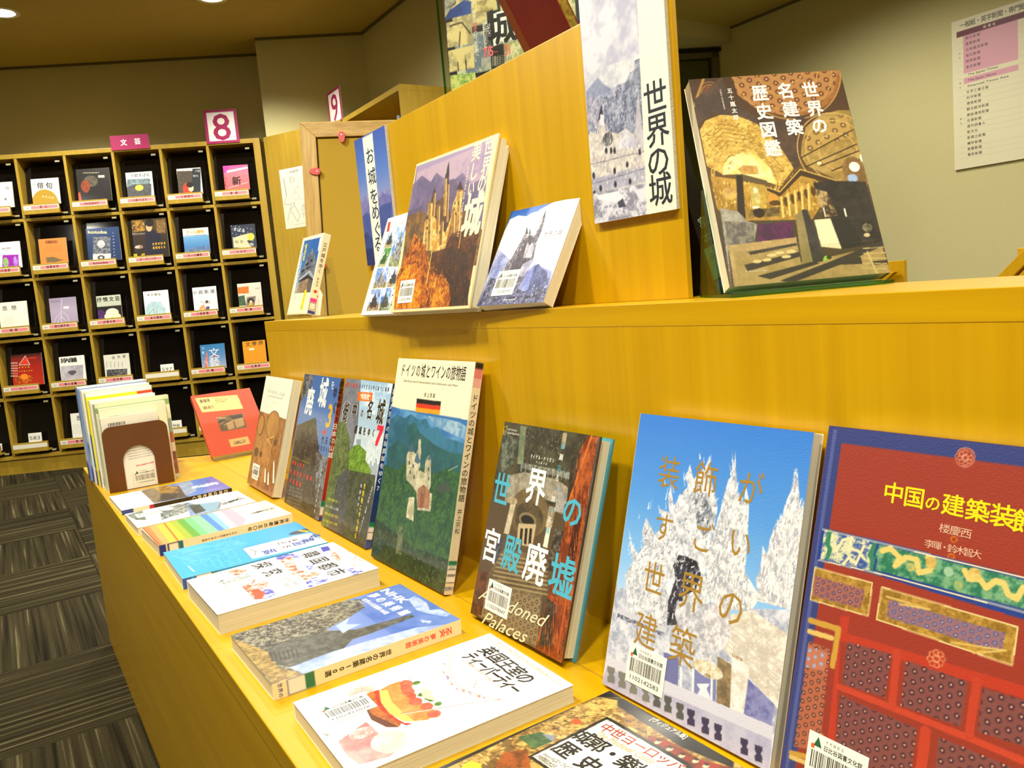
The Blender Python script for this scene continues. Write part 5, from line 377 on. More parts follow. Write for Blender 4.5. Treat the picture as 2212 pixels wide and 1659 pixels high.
ART['F1'] = [["g",[0,"fffdf6"],[1,"fffaf4"]],["p","dc9c9c",[0.621,0.955,0.528,0.81,0.834,0.8,0.903,0.744,0.954,0.837,0.919,0.947,0.78,0.963],"ecc0bc",5,1],["e","e8a8a4",[0.628,0.859,0.059,0.05],"fbe4e0",20,1],["e","f4c4bc",[0.164,0.73,0.066,0.061],"fae4dc",14,1],["e","f8dcd8",[0.118,0.936,0.033,0.032],"fffaf4",30,1.5],["e","f4d8c8",[0.818,0.795,0.116,0.07],"fbe8dc",20,1],["p","ac7440",[0.246,0.742,0.211,0.704,0.225,0.661,0.377,0.691,0.541,0.703,0.685,0.703,0.712,0.719,0.658,0.753,0.519,0.778,0.379,0.771],"dc9c48",12,1],["p","8c5430",[0.356,0.769,0.484,0.768,0.615,0.74,0.72,0.721,0.668,0.763,0.53,0.789]],["p","dca464",[0.228,0.658,0.208,0.608,0.212,0.56,0.384,0.559,0.532,0.569,0.652,0.555,0.731,0.552,0.758,0.607,0.715,0.661,0.575,0.675,0.41,0.685],"ecc088",12,1],["p","fce890",[0.245,0.667,0.258,0.635,0.412,0.663,0.589,0.665,0.721,0.655,0.675,0.692,0.534,0.708,0.389,0.702]],["p","c83c28",[0.219,0.687,0.221,0.664,0.366,0.699,0.552,0.713,0.698,0.692,0.731,0.666,0.73,0.695,0.587,0.724,0.412,0.724],"e88068",30,1],["e","dc8068",[0.272,0.547,0.053,0.028],"ec9c88",20,1],["e","dc8068",[0.369,0.57,0.054,0.027],"ec9c88",20,1],["e","dc8068",[0.322,0.563,0.05,0.025],"ec9c88",20,1],["e","dc8068",[0.515,0.583,0.049,0.028],"ec9c88",20,1],["e","dc8068",[0.614,0.565,0.045,0.028],"ec9c88",20,1],["e","dc8068",[0.722,0.568,0.046,0.029],"ec9c88",20,1],["e","dc8068",[0.432,0.575,0.042,0.02],"ec9c88",20,1],["e","5c8c3c",[0.307,0.509,0.024,0.019],"8cb064",40,1.3],["e","5c8c3c",[0.465,0.538,0.024,0.017],"8cb064",40,1.3],["e","5c8c3c",[0.563,0.524,0.023,0.017],"8cb064",40,1.3],["e","5c8c3c",[0.635,0.518,0.024,0.017],"8cb064",40,1.3],["e","5c8c3c",[0.531,0.529,0.023,0.017],"8cb064",40,1.3],["p","f4ecd4",[0.381,0.518,0.444,0.491,0.609,0.509,0.509,0.545],"e8e0c0",20,1],["l","f0a090",0.005,[0.218,0.521,0.089,0.233]],["l","fffaf4",0.003,[0.21,0.502,0.097,0.245]],["l","e89080",0.007,[0.584,0.674,0.686,0.528,0.842,0.301]],["l","fff6f0",0.004,[0.597,0.667,0.835,0.314]],["p","a08cc0",[0.173,0.33,0.212,0.32,0.259,0.346],"f8d8d4",60,1.5],["p","e4948c",[0.261,0.37,0.299,0.36,0.344,0.385],"f8d8d4",60,1.5],["p","a08cc0",[0.341,0.378,0.379,0.368,0.423,0.393],"f8d8d4",60,1.5],["p","e4948c",[0.43,0.39,0.466,0.38,0.508,0.404],"f8d8d4",60,1.5],["p","a08cc0",[0.519,0.398,0.554,0.388,0.595,0.412],"f8d8d4",60,1.5],["p","e4948c",[0.566,0.383,0.601,0.373,0.641,0.396],"f8d8d4",60,1.5],["p","a08cc0",[0.622,0.371,0.656,0.361,0.696,0.385],"f8d8d4",60,1.5],["p","e4948c",[0.693,0.358,0.727,0.348,0.765,0.372],"f8d8d4",60,1.5],["p","a08cc0",[0.732,0.349,0.765,0.339,0.802,0.363],"f8d8d4",60,1.5],["l","f0b8a8",0.004,[0.092,0.239,0.227,0.315,0.403,0.368,0.562,0.377,0.698,0.356,0.832,0.313]],["t","英","3c2420",[0.243,0.11,0.243,0.11],0.0935,0.966,0.02,0.15,0],["t","国","3c2420",[0.372,0.113,0.372,0.113],0.0935,0.966,0.02,0.15,0],["t","王","3c2420",[0.495,0.116,0.495,0.116],0.0935,0.966,0.02,0.15,0],["t","室","3c2420",[0.613,0.119,0.613,0.119],0.0935,0.966,0.02,0.15,0],["t","の","3c2420",[0.727,0.122,0.727,0.122],0.0935,0.966,0.02,0.15,0],["t","テ","3c2420",[0.223,0.201,0.223,0.201],0.088,0.756,0.02,0.15,0],["t","ィ","3c2420",[0.312,0.202,0.312,0.202],0.088,0.756,0.02,0.15,0],["t","ー","3c2420",[0.399,0.203,0.399,0.203],0.088,0.756,0.02,0.15,0],["t","パ","3c2420",[0.484,0.204,0.484,0.204],0.088,0.756,0.02,0.15,0],["t","ー","3c2420",[0.566,0.206,0.566,0.206],0.088,0.756,0.02,0.15,0],["t","テ","3c2420",[0.647,0.207,0.647,0.207],0.088,0.756,0.02,0.15,0],["t","ィ","3c2420",[0.725,0.208,0.725,0.208],0.088,0.756,0.02,0.15,0],["t","ー","3c2420",[0.8,0.209,0.8,0.209],0.088,0.756,0.02,0.15,0],["t","TEA AT THE PALACE: A COOKBOOK","c0a050",[0.15,0.023,0.803,0.033],0.014,1,0,0,0],["t","12の宮殿と王室からの50のレシピ","b08c48",[0.255,0.24,0.716,0.247],0.018,0.9,0,0,0],["t","キャロリン・ロブ著","c0a050",[0.403,0.299,0.551,0.298],0.012,0.9,0,0,0],["t","キャロリン・ロブ著","c0a050",[0.431,0.319,0.579,0.316],0.012,0.9,0,0,0],["t","キャロリン・ロブ著","c0a050",[0.459,0.338,0.607,0.334],0.012,0.9,0,0,0],["o","e8dcb0",[0.05,0.04,0.95,0.33]],["k",0.301,0.833,"1102421078",1,1],["t","河出書房","6c5c54",[0.48,0.979,0.526,0.971],0.012,1,0,0,0]]
ART['F2'] = [["g",[0,"5c80c8"],[0.5,"8ca4dc"],[1,"8c8878"]],["p","7c98d4",[0,0,1,0,1,0.35,0,0.35],"5c80c8",3,1],["p","44423a",[-0.002,0.998,-0.033,0.858,-0.036,0.515,-0.028,0.377,0.072,0.273,0.256,0.309,0.365,0.451,0.429,0.583,0.559,0.546,1.005,0.856,1.052,1.001],"a8a490",50,1.8],["s","2c2c28-6c6c5c-b8b4a0-d8d4c0",[-0.002,0.998,-0.033,0.858,-0.036,0.515,0.072,0.273,0.365,0.451,0.559,0.546,1.005,0.856,1.052,1.001],1300,0.012,0.005,60,80],["p","54564e",[0.442,0.906,0.389,0.754,0.476,0.578,0.595,0.463,0.646,0.159,0.707,0.161,0.74,0.415,0.739,0.525,0.875,0.637,0.862,0.869,0.739,0.914],"7c7c74",30,1.2],["p","b8c8ec",[0.426,0.526,0.354,0.429,0.453,0.477,0.537,0.417,0.558,0.489,0.591,0.536]],["p","8c7440",[0.085,1.005,0.162,0.977,0.469,0.912,0.797,0.919,0.974,0.856,1.074,1.005,0.946,0.992],"c0a868",40,1.4],["p","c4d0f0",[0.846,0.882,0.824,0.674,0.845,0.448,0.892,0.219,1.046,0.022,1.029,0.232,1.021,0.844],"9cb0e0",5,1],["p","c8d4f0",[0.357,0.074,0.334,0.023,0.527,0.021,0.679,0.058,0.721,0.013,0.87,-0.0,0.873,0.042,0.726,0.087,0.603,0.112],"a0b4e4",30,1.6],["p","6c8cd0",[0.777,0.156,0.867,0.121,0.911,0.148,0.862,0.169],"d0dcf4",30,1.4],["t","NHK","f4f6fc",[0.028,0.112,0.398,0.105],0.075,1,0.03,0,0],["t","夢の美術館","f4f6fc",[0.082,0.197,0.581,0.18],0.07,0.9,0.03,0,0],["t","世界の名建築100選","f4f6fc",[0.085,0.264,0.503,0.254],0.034,0.62,0.02,0,0],["t","建築編集","e8ecf8",[0.09,0.294,0.173,0.296],0.02,0.7,0,0,0],["l","3c3c34",0.006,[0.518,0.902,0.663,0.921]],["l","3c3c34",0.006,[0.53,0.882,0.677,0.903]],["l","3c3c34",0.006,[0.542,0.863,0.692,0.885]],["l","3c3c34",0.006,[0.554,0.844,0.706,0.866]],["l","3c3c34",0.006,[0.566,0.824,0.72,0.848]],["l","3c3c34",0.006,[0.578,0.805,0.735,0.83]],["l","3c3c34",0.006,[0.59,0.785,0.749,0.812]]]
ART['F3'] = [["g",[0,"fffefa"],[1,"fffcf6"]],["p","5c64c4",[0.058,0.113,0.081,0.06,0.215,0.081,0.211,0.138]],["p","f0784c",[0.351,0.132,0.281,0.072,0.541,0.106,0.581,0.147,0.485,0.145],"fffefa",40,1],["l","f0784c",0.004,[0.195,0.095,0.389,-0.001]],["l","f0784c",0.004,[0.354,0.095,0.733,0.008]],["l","f0784c",0.004,[0.581,0.147,0.901,0.056]],["l","f0784c",0.004,[0.334,0.001,0.756,0.025]],["l","f0784c",0.004,[0.366,-0.058,0.883,0.133]],["p","5c64c4",[0.829,0.17,0.811,0.119,0.931,0.131,0.953,0.083,1.05,0.171,0.978,0.191],"fffefa",40,1.2],["p","5c64c4",[-0.005,0.412,-0.059,0.304,0.173,0.29,0.269,0.362,0.21,0.42,0.07,0.431],"fffefa",26,1.1],["p","f0784c",[0.1,0.41,0.114,0.33,0.471,0.389,0.71,0.349,0.813,0.431,0.649,0.455,0.397,0.441],"fffefa",34,1.3],["p","5c64c4",[0.406,0.335,0.403,0.27,0.599,0.299,0.628,0.344],"fffefa",20,0.9],["p","f0784c",[0.596,0.334,0.764,0.312,0.817,0.398],"fffefa",30,1],["p","5c64c4",[0.813,0.431,0.79,0.355,0.903,0.336,0.93,0.256,0.967,0.32,0.971,0.407,0.995,0.448,0.941,0.458],"fffefa",34,1.4],["l","6c6cc8",0.005,[0.933,0.405,0.937,0.133]],["p","f0784c",[0.051,0.766,0.028,0.683,0.15,0.648,0.246,0.678,0.216,0.731],"fffefa",30,1],["p","f0784c",[0.519,0.762,0.509,0.694,0.436,0.669,0.463,0.65,0.537,0.658,0.567,0.606,0.693,0.637,0.707,0.714,0.839,0.761,0.926,0.725,0.905,0.768,0.678,0.765],"fffefa",40,1],["p","f0784c",[0.673,0.739,0.689,0.669,0.822,0.66,0.959,0.701,0.913,0.762]],["p","5c64c4",[0.694,0.695,0.741,0.632,0.893,0.637,0.971,0.664,0.926,0.725,0.827,0.685],"fffefa",26,1],["l","5c64c4",0.004,[0.323,0.703,0.552,0.678]],["l","5c64c4",0.004,[0.388,0.641,0.457,0.716]],["t","호","6c64c4",[0.576,0.795,0.576,0.795],0.03,1,0,0,0],["t","韓","2c2420",[0.192,0.219,0.192,0.219],0.132,0.92,0.018,0,0],["t","国","2c2420",[0.41,0.224,0.41,0.224],0.132,0.92,0.018,0,0],["t","都","2c2420",[0.617,0.228,0.617,0.228],0.132,0.92,0.018,0,0],["t","市","2c2420",[0.814,0.232,0.814,0.232],0.132,0.92,0.018,0,0],["t","探","2c2420",[0.134,0.542,0.134,0.542],0.132,0.92,0.018,0,0],["t","究","2c2420",[0.391,0.533,0.391,0.533],0.132,0.92,0.018,0,0],["t","24の街の歴史","3c342c",[0.598,0.507,0.858,0.494],0.034,0.8,0,0,0],["t","文化から建築まで","3c342c",[0.59,0.544,0.883,0.543],0.032,0.75,0,0,0],["t","全国街歩きガイド","5c64c4",[0.594,0.587,0.866,0.585],0.026,0.75,0,0,0],["t","朴賛一・金正和著","5c64c4",[0.592,0.604,0.889,0.611],0.016,0.8,0,0,0],["t","EXPLORING CITIES","b0a070",[0.25,0.864,0.616,0.896],0.012,1,0,0,0],["t","KOREAN CITIES AND HISTORY","b0a070",[0.261,0.825,0.72,0.862],0.012,1,0,0,0],["t","新泉","8c8478",[0.837,0.953,0.877,0.951],0.016,1,0,0,0],["t","서울","6c6454",[0.137,0.022,0.137,0.022],0.012,1,0,0,0],["k",0.335,0.757,"1102391240",1,1]]
ART['F4'] = [["g",[0,"30b4e4"],[1,"38b8ea"]],["l","78d0f0",0.004,[-0.022,0.901,-0.114,0.841,0.128,0.836,0.168,0.888,-0.022,0.901]],["l","78d0f0",0.004,[0.337,0.859,0.253,0.8,0.479,0.797,0.514,0.847,0.337,0.859]],["l","78d0f0",0.004,[0.672,0.819,0.596,0.763,0.806,0.76,0.837,0.809,0.672,0.819]],["l","78d0f0",0.004,[0.438,0.694,0.355,0.633,0.579,0.634,0.614,0.686,0.438,0.694]],["l","78d0f0",0.004,[0.771,0.66,0.696,0.601,0.904,0.602,0.935,0.653,0.771,0.66]],["l","78d0f0",0.004,[0.076,0.852,-0.014,0.792,0.224,0.789,0.263,0.841,0.076,0.852]],["l","78d0f0",0.004,[0.43,0.812,0.348,0.754,0.569,0.751,0.604,0.802,0.43,0.812]],["l","78d0f0",0.004,[0.76,0.775,0.685,0.718,0.892,0.716,0.922,0.765,0.76,0.775]],["l","78d0f0",0.004,[0.53,0.649,0.45,0.587,0.67,0.589,0.703,0.641,0.53,0.649]],["l","78d0f0",0.004,[0.421,0.928,0.34,0.872,0.56,0.867,0.594,0.916,0.421,0.928]],["l","78d0f0",0.004,[0.173,0.805,0.085,0.744,0.319,0.742,0.357,0.794,0.173,0.805]],["l","78d0f0",0.004,[0.521,0.767,0.441,0.708,0.659,0.706,0.692,0.757,0.521,0.767]],["l","78d0f0",0.004,[0.846,0.731,0.773,0.673,0.977,0.673,1.006,0.722,0.846,0.731]],["l","78d0f0",0.004,[0.167,0.924,0.08,0.866,0.312,0.861,0.349,0.911,0.167,0.924]],["l","78d0f0",0.004,[0.512,0.882,0.432,0.826,0.649,0.821,0.682,0.871,0.512,0.882]],["l","78d0f0",0.004,[0.269,0.758,0.182,0.697,0.413,0.696,0.45,0.748,0.269,0.758]],["p","5cc4ec",[0.118,1.002,-0.029,0.57,0.395,0.448,0.591,0.856],"38b4e4",24,1.3],["p","fafcfc",[0.523,0.52,0.507,0.119,0.537,0.012,0.991,-0.004,0.931,0.532]],["l","3c94c8",0.006,[0.523,0.52,0.507,0.119,0.537,0.012,0.933,0.016,0.918,0.53,0.523,0.52]],["t","韓","2c64b8",[0.765,0.09,0.765,0.09],0.1,0.95,0.02,0,1],["t","国","2c64b8",[0.799,0.168,0.799,0.168],0.1,0.95,0.02,0,1],["t","の","4c4c5c",[0.811,0.26,0.811,0.26],0.07,0.95,0.02,0,1],["t","城","2c64b8",[0.829,0.385,0.829,0.385],0.11,0.95,0.02,0,1],["t","歩","2c64b8",[0.686,0.019,0.686,0.019],0.1,0.95,0.02,0,1],["t","き","3c3c4c",[0.656,0.165,0.656,0.165],0.06,0.95,0.02,0,1],["t","わ","3c3c4c",[0.669,0.218,0.669,0.218],0.06,0.95,0.02,0,1],["t","け","3c3c4c",[0.648,0.273,0.648,0.273],0.06,0.95,0.02,0,1],["l","3c3c2c",0.006,[0.577,0.483,0.718,0.462,0.651,0.391]],["l","3c3c2c",0.006,[0.718,0.462,0.835,0.495]],["e","2c4c7c",[0.417,0.041,0.071,0.112]],["t","決定版","f8e820",[0.374,0.056,0.465,0.026],0.04,0.9,0.03,0,0],["t","かんこくのしろ","2c64b8",[0.511,0.509,0.469,0.314],0.022,0.9,0,0,0],["l","d8f0fc",0.008,[0.661,0.915,0.87,0.905]],["t","井上太郎","1c3c6c",[0.063,0.634,0.095,0.506],0.02,1,0,0,0],["p","f0d840",[1.03,0.394,1.041,0.35,1.126,0.364,1.14,0.409]]]
ART['F5'] = [["g",[0,"fbf0dc"],[1,"fbf0dc"]],["p","f0a064",[-0.129,0.99,-0.116,0.926,1.081,0.967,1.074,1.002]],["p","f4b878",[-0.129,0.933,-0.116,0.876,1.09,0.922,1.081,0.967]],["p","f8c850",[-0.129,0.882,-0.116,0.825,1.101,0.868,1.09,0.922]],["p","e8cc3c",[-0.129,0.831,-0.116,0.774,1.111,0.814,1.101,0.868]],["p","b8c43c",[-0.129,0.78,-0.116,0.722,1.122,0.759,1.111,0.814]],["p","84b848",[-0.129,0.728,-0.116,0.67,1.133,0.704,1.122,0.759]],["p","94d0a0",[-0.129,0.676,-0.116,0.612,1.143,0.653,1.133,0.704]],["p","a8dcb8",[-0.129,0.618,-0.116,0.542,1.159,0.573,1.143,0.653]],["p","70a4d8",[-0.129,0.549,-0.116,0.488,1.168,0.53,1.159,0.573]],["p","a4c8ec",[-0.129,0.495,-0.116,0.434,1.175,0.492,1.168,0.53]],["p","dcd8ec",[-0.129,0.44,-0.116,0.379,1.182,0.458,1.175,0.492]],["p","f8c8d4",[-0.129,0.385,-0.116,0.329,1.187,0.434,1.182,0.458]],["p","f4d4d8",[-0.129,0.336,-0.116,0.301,1.19,0.42,1.187,0.434]],["p","fbf0dc",[-0.157,0.361,-0.131,0.298,0.086,0.068,1.077,0.018,1.048,0.417]],["p","f8c0cc",[-0.091,0.378,-0.085,0.301,0.754,0.314,0.975,0.378,1.083,0.429]],["p","c87838",[-0.06,0.99,-0.055,0.979,0.996,0.983,1.057,1.0]],["p","d08838",[-0.094,0.828,-0.103,0.814,1.07,0.859,1.081,0.873]],["t","世界遺産の五〇年","3c3c3c",[0.534,0.216,0.518,0.058],0.05,0.9,0.01,0,1],["t","文化の多様性と日本の役割","5c5c5c",[0.259,0.304,0.365,0.059],0.018,0.8,0,0,1],["t","西村幸夫 編","6c6c6c",[-0.015,0.117,0.011,0.053],0.02,1,0,0,1]]
ART['F6'] = [["g",[0,"f4f0ea"],[0.45,"dce4e8"],[1,"f8f8f4"]],["p","a8b0a0",[0.095,0.995,-0.035,0.846,0.656,0.889,0.516,0.961],"6c7068",34,1.2],["p","5c6468",[0.057,0.719,0.114,0.467,0.527,0.431,0.726,0.598,0.846,0.792],"c4c8c0",40,1.6],["p","7c94b8",[0.114,0.467,0.441,0.419,1.058,0.431,0.973,0.577],"a8bcd4",6,1],["p","3c4434",[0.292,0.492,0.392,0.387,0.865,0.424,0.924,0.524],"6c7454",30,1.3],["p","f8f8f8",[0.057,0.719,0.035,0.646,0.367,0.619,0.269,0.721]],["p","9cb8c8",[0.354,0.406,0.479,0.233,0.979,0.315,1.058,0.431]],["t","文化遺産学","3c3c34",[0.696,0.238,0.592,0.093],0.08,0.8,0.02,0,1],["t","文化遺産の保存と世界","c08060",[0.863,0.319,0.429,0.2],0.03,0.8,0.01,0,1],["t","保存と再生","5c5c54",[0.442,0.078,0.659,0.043],0.04,0.8,0,0,1],["t","岩波","6c6c64",[0.841,0.942,0.841,0.942],0.02,1,0,0,0],["k",0.31,0.834,"1102376201",1,0.95]]
ART['F7'] = [["g",[0,"3c68c0"],[0.3,"6c90d4"],[0.55,"8ca4c8"],[1,"fdf8ee"]],["p","fdf8ee",[-0.052,0.995,0.057,0.707,1.002,0.718,1.005,0.997]],["p","5c4c38",[0.048,0.712,-0.01,0.582,0.176,0.375,0.62,0.344,0.88,0.438,0.964,0.713],"8c7c54",20,1.2],["p","c8a858",[0.036,0.589,0.015,0.468,0.266,0.389,0.559,0.474,0.431,0.581],"8c7038",26,1.4],["p","3c3c34",[0.533,0.584,0.677,0.405,0.984,0.406,0.949,0.693],"5c5c4c",26,1],["p","8ca0bc",[0.039,0.353,0.082,0.226,0.721,0.285,0.912,0.419],"b4c0d0",4,1],["t","お城","f8f8fc",[0.502,0.219,0.511,0.115],0.15,1.2,0.03,0,1],["t","日本の城を歩く","d8e0f4",[0.862,0.233,0.859,0.077],0.03,0.8,0,0,1],["t","西ヶ谷恭弘","2c3450",[0.308,0.111,0.29,0.073],0.02,1,0,0,0]]
ART['F0'] = [["g",[0,"b09048"],[1,"b89850"]],["p","c8a860",[0,0,1,0,1,1,0,1],"7c6030",20,1.6],["p","8c6c38",[0.1,0.05,0.6,0.02,0.5,0.3,0.05,0.4],"e0c888",34,1.6],["p","d0b468",[0.046,0.331,0.037,0.279,0.005,0.064,0.069,0.013,0.141,0.052,0.171,0.122,0.147,0.291],"94743c",30,1.4],["s","e8cc80-7c5c28-b88c40-4c3818",[0.026,0.657,-0.006,0.345,0.005,0.064,0.141,0.052,0.179,0.439,0.323,0.402],500,0.014,0.006,30,60],["e","d85c2c",[0.104,0.208,0.025,0.016]],["p","5c7c4c",[0.03,0.403,0.067,0.329,0.159,0.325,0.152,0.4],"3c5c3c",30,1.3],["p","8c94a0",[0.078,0.335,0.128,0.308,0.164,0.334]],["p","a85c24",[0.087,0.483,0.133,0.416,0.251,0.464,0.151,0.55],"6c4018",20,1.3],["p","a0341c",[0.387,0.091,0.452,0.065,0.643,0.065,0.767,0.024,0.677,0.161,0.477,0.154],"6c3c1c",34,1.4],["p","b08c4c",[0.113,0.026,0.239,0.004,0.387,0.091,0.271,0.1],"6c5430",40,1.5],["e","ecd0b0",[0.451,0.093,0.011,0.013]],["e","3c2c20",[0.442,0.084,0.013,0.007]],["e","ecd0b0",[0.518,0.092,0.011,0.012]],["e","3c2c20",[0.51,0.083,0.012,0.007]],["e","ecd0b0",[0.583,0.09,0.011,0.012]],["e","3c2c20",[0.575,0.081,0.012,0.007]],["e","ecd0b0",[0.642,0.079,0.011,0.011]],["e","3c2c20",[0.634,0.07,0.012,0.007]],["e","ecd0b0",[0.691,0.075,0.011,0.011]],["e","3c2c20",[0.684,0.066,0.011,0.007]],["p","1c1812",[-0.012,-0.008,0.715,-0.028,0.767,0.024,0.541,0.059,0.128,0.047,0.088,0.022,-0.001,0.061,0.026,0.657,0.002,0.677]],["l","8c7840",0.004,[0.002,0.063,0.106,-0.009,0.713,-0.007]],["t","[ヴィジュアル版]","f4ecd8",[0.307,0.017,0.505,0.013],0.026,0.8,0.02,0,0],["p","1c1812",[0.162,0.114,0.632,0.1,0.719,0.125,0.393,0.429,0.179,0.439]],["p","fbf4dc",[0.181,0.126,0.627,0.117,0.702,0.139,0.393,0.417,0.19,0.426]],["t","中世ヨーロッパの","a83c28",[0.235,0.159,0.679,0.135],0.05,1,0.01,0,0],["t","城郭・築城","1c1814",[0.213,0.244,0.572,0.233],0.075,1,0.02,0,0],["t","歴史","1c1814",[0.245,0.329,0.385,0.323],0.08,1,0.02,0,0],["t","チャールズ・フィリップス","3c342c",[0.215,0.395,0.402,0.372],0.022,0.9,0,0,0],["t","大橋竜太訳","3c342c",[0.211,0.412,0.3,0.408],0.022,1,0,0,0],["t","The Medieval Castle","c8a870",[0.234,0.197,0.545,0.174],0.04,1,0,0.3,0],["p","e8d830",[0.046,0.612,0.049,0.583,0.092,0.566,0.119,0.577,0.068,0.621]]]
ART['FY'] = [["g",[0,"1c1c1c"],[1,"20201e"]],["p","34509c",[0.06,0.03,0.32,0.03,0.32,0.13,0.06,0.13],"a8b4d8",24,1.6],["p","a89c74",[0.06,0.15,0.32,0.15,0.32,0.27,0.06,0.27],"e0d090",24,1.6],["p","6c7c8c",[0.06,0.29,0.32,0.29,0.32,0.42,0.06,0.42],"c8ccb0",24,1.6],["p","d8c888",[0.42,0.03,0.94,0.03,0.94,0.2,0.42,0.2],"7c6c40",24,1.6],["p","8c9c60",[0.42,0.22,0.94,0.22,0.94,0.42,0.42,0.42],"dcd8a8",24,1.6],["p","a8a494",[0.026,0.086,0.112,0.096,0.1,0.182,0.047,0.199,0.005,0.221],"5c584c",14,1.6],["p","34509c",[0.047,0.199,0.161,0.178,0.213,0.189,0.205,0.227,0.004,0.227],"24387c",10,1],["p","d8c888",[0.254,0.193,0.395,0.196,0.402,0.235,0.252,0.232],"948450",20,1.6],["p","a89c74",[0.011,0.237,0.206,0.241,0.201,0.322,0.005,0.319],"e0d090",18,1.8],["p","a89c74",[0.006,0.329,0.203,0.327,0.194,0.402,0.003,0.4],"e0d090",18,1.8],["p","6c9c40",[0.004,0.41,0.196,0.417,0.199,0.462,0.002,0.461],"d0d880",18,1.8],["l","54483c",0.006,[0.036,0.25,0.129,0.247,0.186,0.289]],["l","242420",0.004,[0.11,0.276,0.094,0.322]],["l","242420",0.004,[0.071,0.372,0.071,0.401]],["l","242420",0.004,[0.133,0.37,0.132,0.401]],["t","驚","f0ece0",[0.228,0.183,0.228,0.183],0.016,1,0,0,0],["t","き","f0ece0",[0.227,0.197,0.227,0.197],0.016,1,0,0,0],["t","・","f0ece0",[0.227,0.21,0.227,0.21],0.016,1,0,0,0],["t","壮","f0ece0",[0.226,0.224,0.226,0.224],0.016,1,0,0,0],["t","大","f0ece0",[0.226,0.238,0.226,0.238],0.016,1,0,0,0],["t","な","f0ece0",[0.225,0.252,0.225,0.252],0.016,1,0,0,0],["t","歴","e87878",[0.225,0.266,0.225,0.266],0.016,1,0,0,0],["t","史","e87878",[0.225,0.28,0.225,0.28],0.016,1,0,0,0],["t","ロ","f0ece0",[0.224,0.293,0.224,0.293],0.016,1,0,0,0],["t","マ","f0ece0",[0.224,0.307,0.224,0.307],0.016,1,0,0,0],["t","ン","f0ece0",[0.223,0.321,0.223,0.321],0.016,1,0,0,0],["t","の","f0ece0",[0.223,0.335,0.223,0.335],0.016,1,0,0,0],["t","旅","f0ece0",[0.222,0.349,0.222,0.349],0.016,1,0,0,0],["t","へ","f0ece0",[0.222,0.363,0.222,0.363],0.016,1,0,0,0],["t","。","f0ece0",[0.221,0.377,0.221,0.377],0.016,1,0,0,0],["p","fdfcf4",[0.35,0.247,0.398,0.242,0.485,0.244,0.627,0.244,0.609,0.347,0.378,0.344,0.348,0.348,0.345,0.3]],["t","城","181818",[0.424,0.29,0.424,0.29],0.12,0.95,0.02,0,0],["e","e03848",[0.384,0.312,0.021,0.004]],["p","fdfcf4",[0.284,0.264,0.335,0.262,0.333,0.348,0.282,0.348]],["t","イ","181818",[0.324,0.274,0.324,0.274],0.024,0.9,0.01,0,0],["t","ラ","181818",[0.324,0.285,0.324,0.285],0.024,0.9,0.01,0,0],["t","ス","181818",[0.323,0.296,0.323,0.296],0.024,0.9,0.01,0,0],["t","ト","181818",[0.323,0.307,0.323,0.307],0.024,0.9,0.01,0,0],["t","原","181818",[0.322,0.318,0.322,0.318],0.024,0.9,0.01,0,0],["t","画","181818",[0.322,0.33,0.322,0.33],0.024,0.9,0.01,0,0],["t","展","181818",[0.321,0.341,0.321,0.341],0.024,0.9,0.01,0,0],["t","日","3c3c3c",[0.302,0.273,0.302,0.273],0.018,1,0,0,0],["t","本","3c3c3c",[0.302,0.28,0.302,0.28],0.018,1,0,0,0],["t","の","3c3c3c",[0.302,0.288,0.302,0.288],0.018,1,0,0,0],["t","名","3c3c3c",[0.301,0.296,0.301,0.296],0.018,1,0,0,0],["t","城","3c3c3c",[0.301,0.303,0.301,0.303],0.018,1,0,0,0],["t","を","3c3c3c",[0.301,0.311,0.301,0.311],0.018,1,0,0,0],["t","描","3c3c3c",[0.3,0.319,0.3,0.319],0.018,1,0,0,0],["t","く","3c3c3c",[0.3,0.326,0.3,0.326],0.018,1,0,0,0],["t","巨","3c3c3c",[0.299,0.334,0.299,0.334],0.018,1,0,0,0],["t","大","3c3c3c",[0.299,0.342,0.299,0.342],0.018,1,0,0,0],["t","7/5","e87070",[0.271,0.36,0.342,0.361],0.042,1,0.03,0,0],["t","31","e87070",[0.426,0.368,0.464,0.368],0.05,1,0.03,0,0],["t","–","e87070",[0.362,0.363,0.391,0.365],0.03,1,0,0,0],["t","開館時間 十時より二十時まで","d8d4c8",[0.252,0.38,0.486,0.388],0.01,0.9,0,0,0],["t","開館時間 十時より二十時まで","d8d4c8",[0.251,0.386,0.485,0.394],0.01,0.9,0,0,0],["t","開館時間 十時より二十時まで","d8d4c8",[0.249,0.392,0.484,0.4],0.01,0.9,0,0,0],["t","開館時間 十時より二十時まで","d8d4c8",[0.248,0.398,0.483,0.406],0.01,0.9,0,0,0],["t","開館時間 十時より二十時まで","d8d4c8",[0.247,0.404,0.482,0.412],0.01,0.9,0,0,0],["t","Castle Illustrations","3c3c3c",[0.367,0.339,0.529,0.343],0.014,1,0,0,0]]
ART['G0'] = [["g",[0,"f8f8f0"],[1,"ecece4"]],["e","6c6c60",[0.574,0.67,0.068,0.051]],["e","50504c",[0.734,0.252,0.095,0.061],"f8f8f0",60,1]]
ART['G1'] = [["g",[0,"f4f2e8"],[1,"f4f2e8"]],["e","b08c1c",[0.436,0.991,0.486,0.569]],["t","俳句","2c2c28",[0.332,0.27,0.644,0.293],0.26,1,0.02,0,0],["t","角川","3c3c38",[0.109,0.204,0.109,0.204],0.08,1,0,0,0],["t","特別企画","f0e8c0",[0.386,0.692,0.725,0.767],0.08,1,0,0,0]]
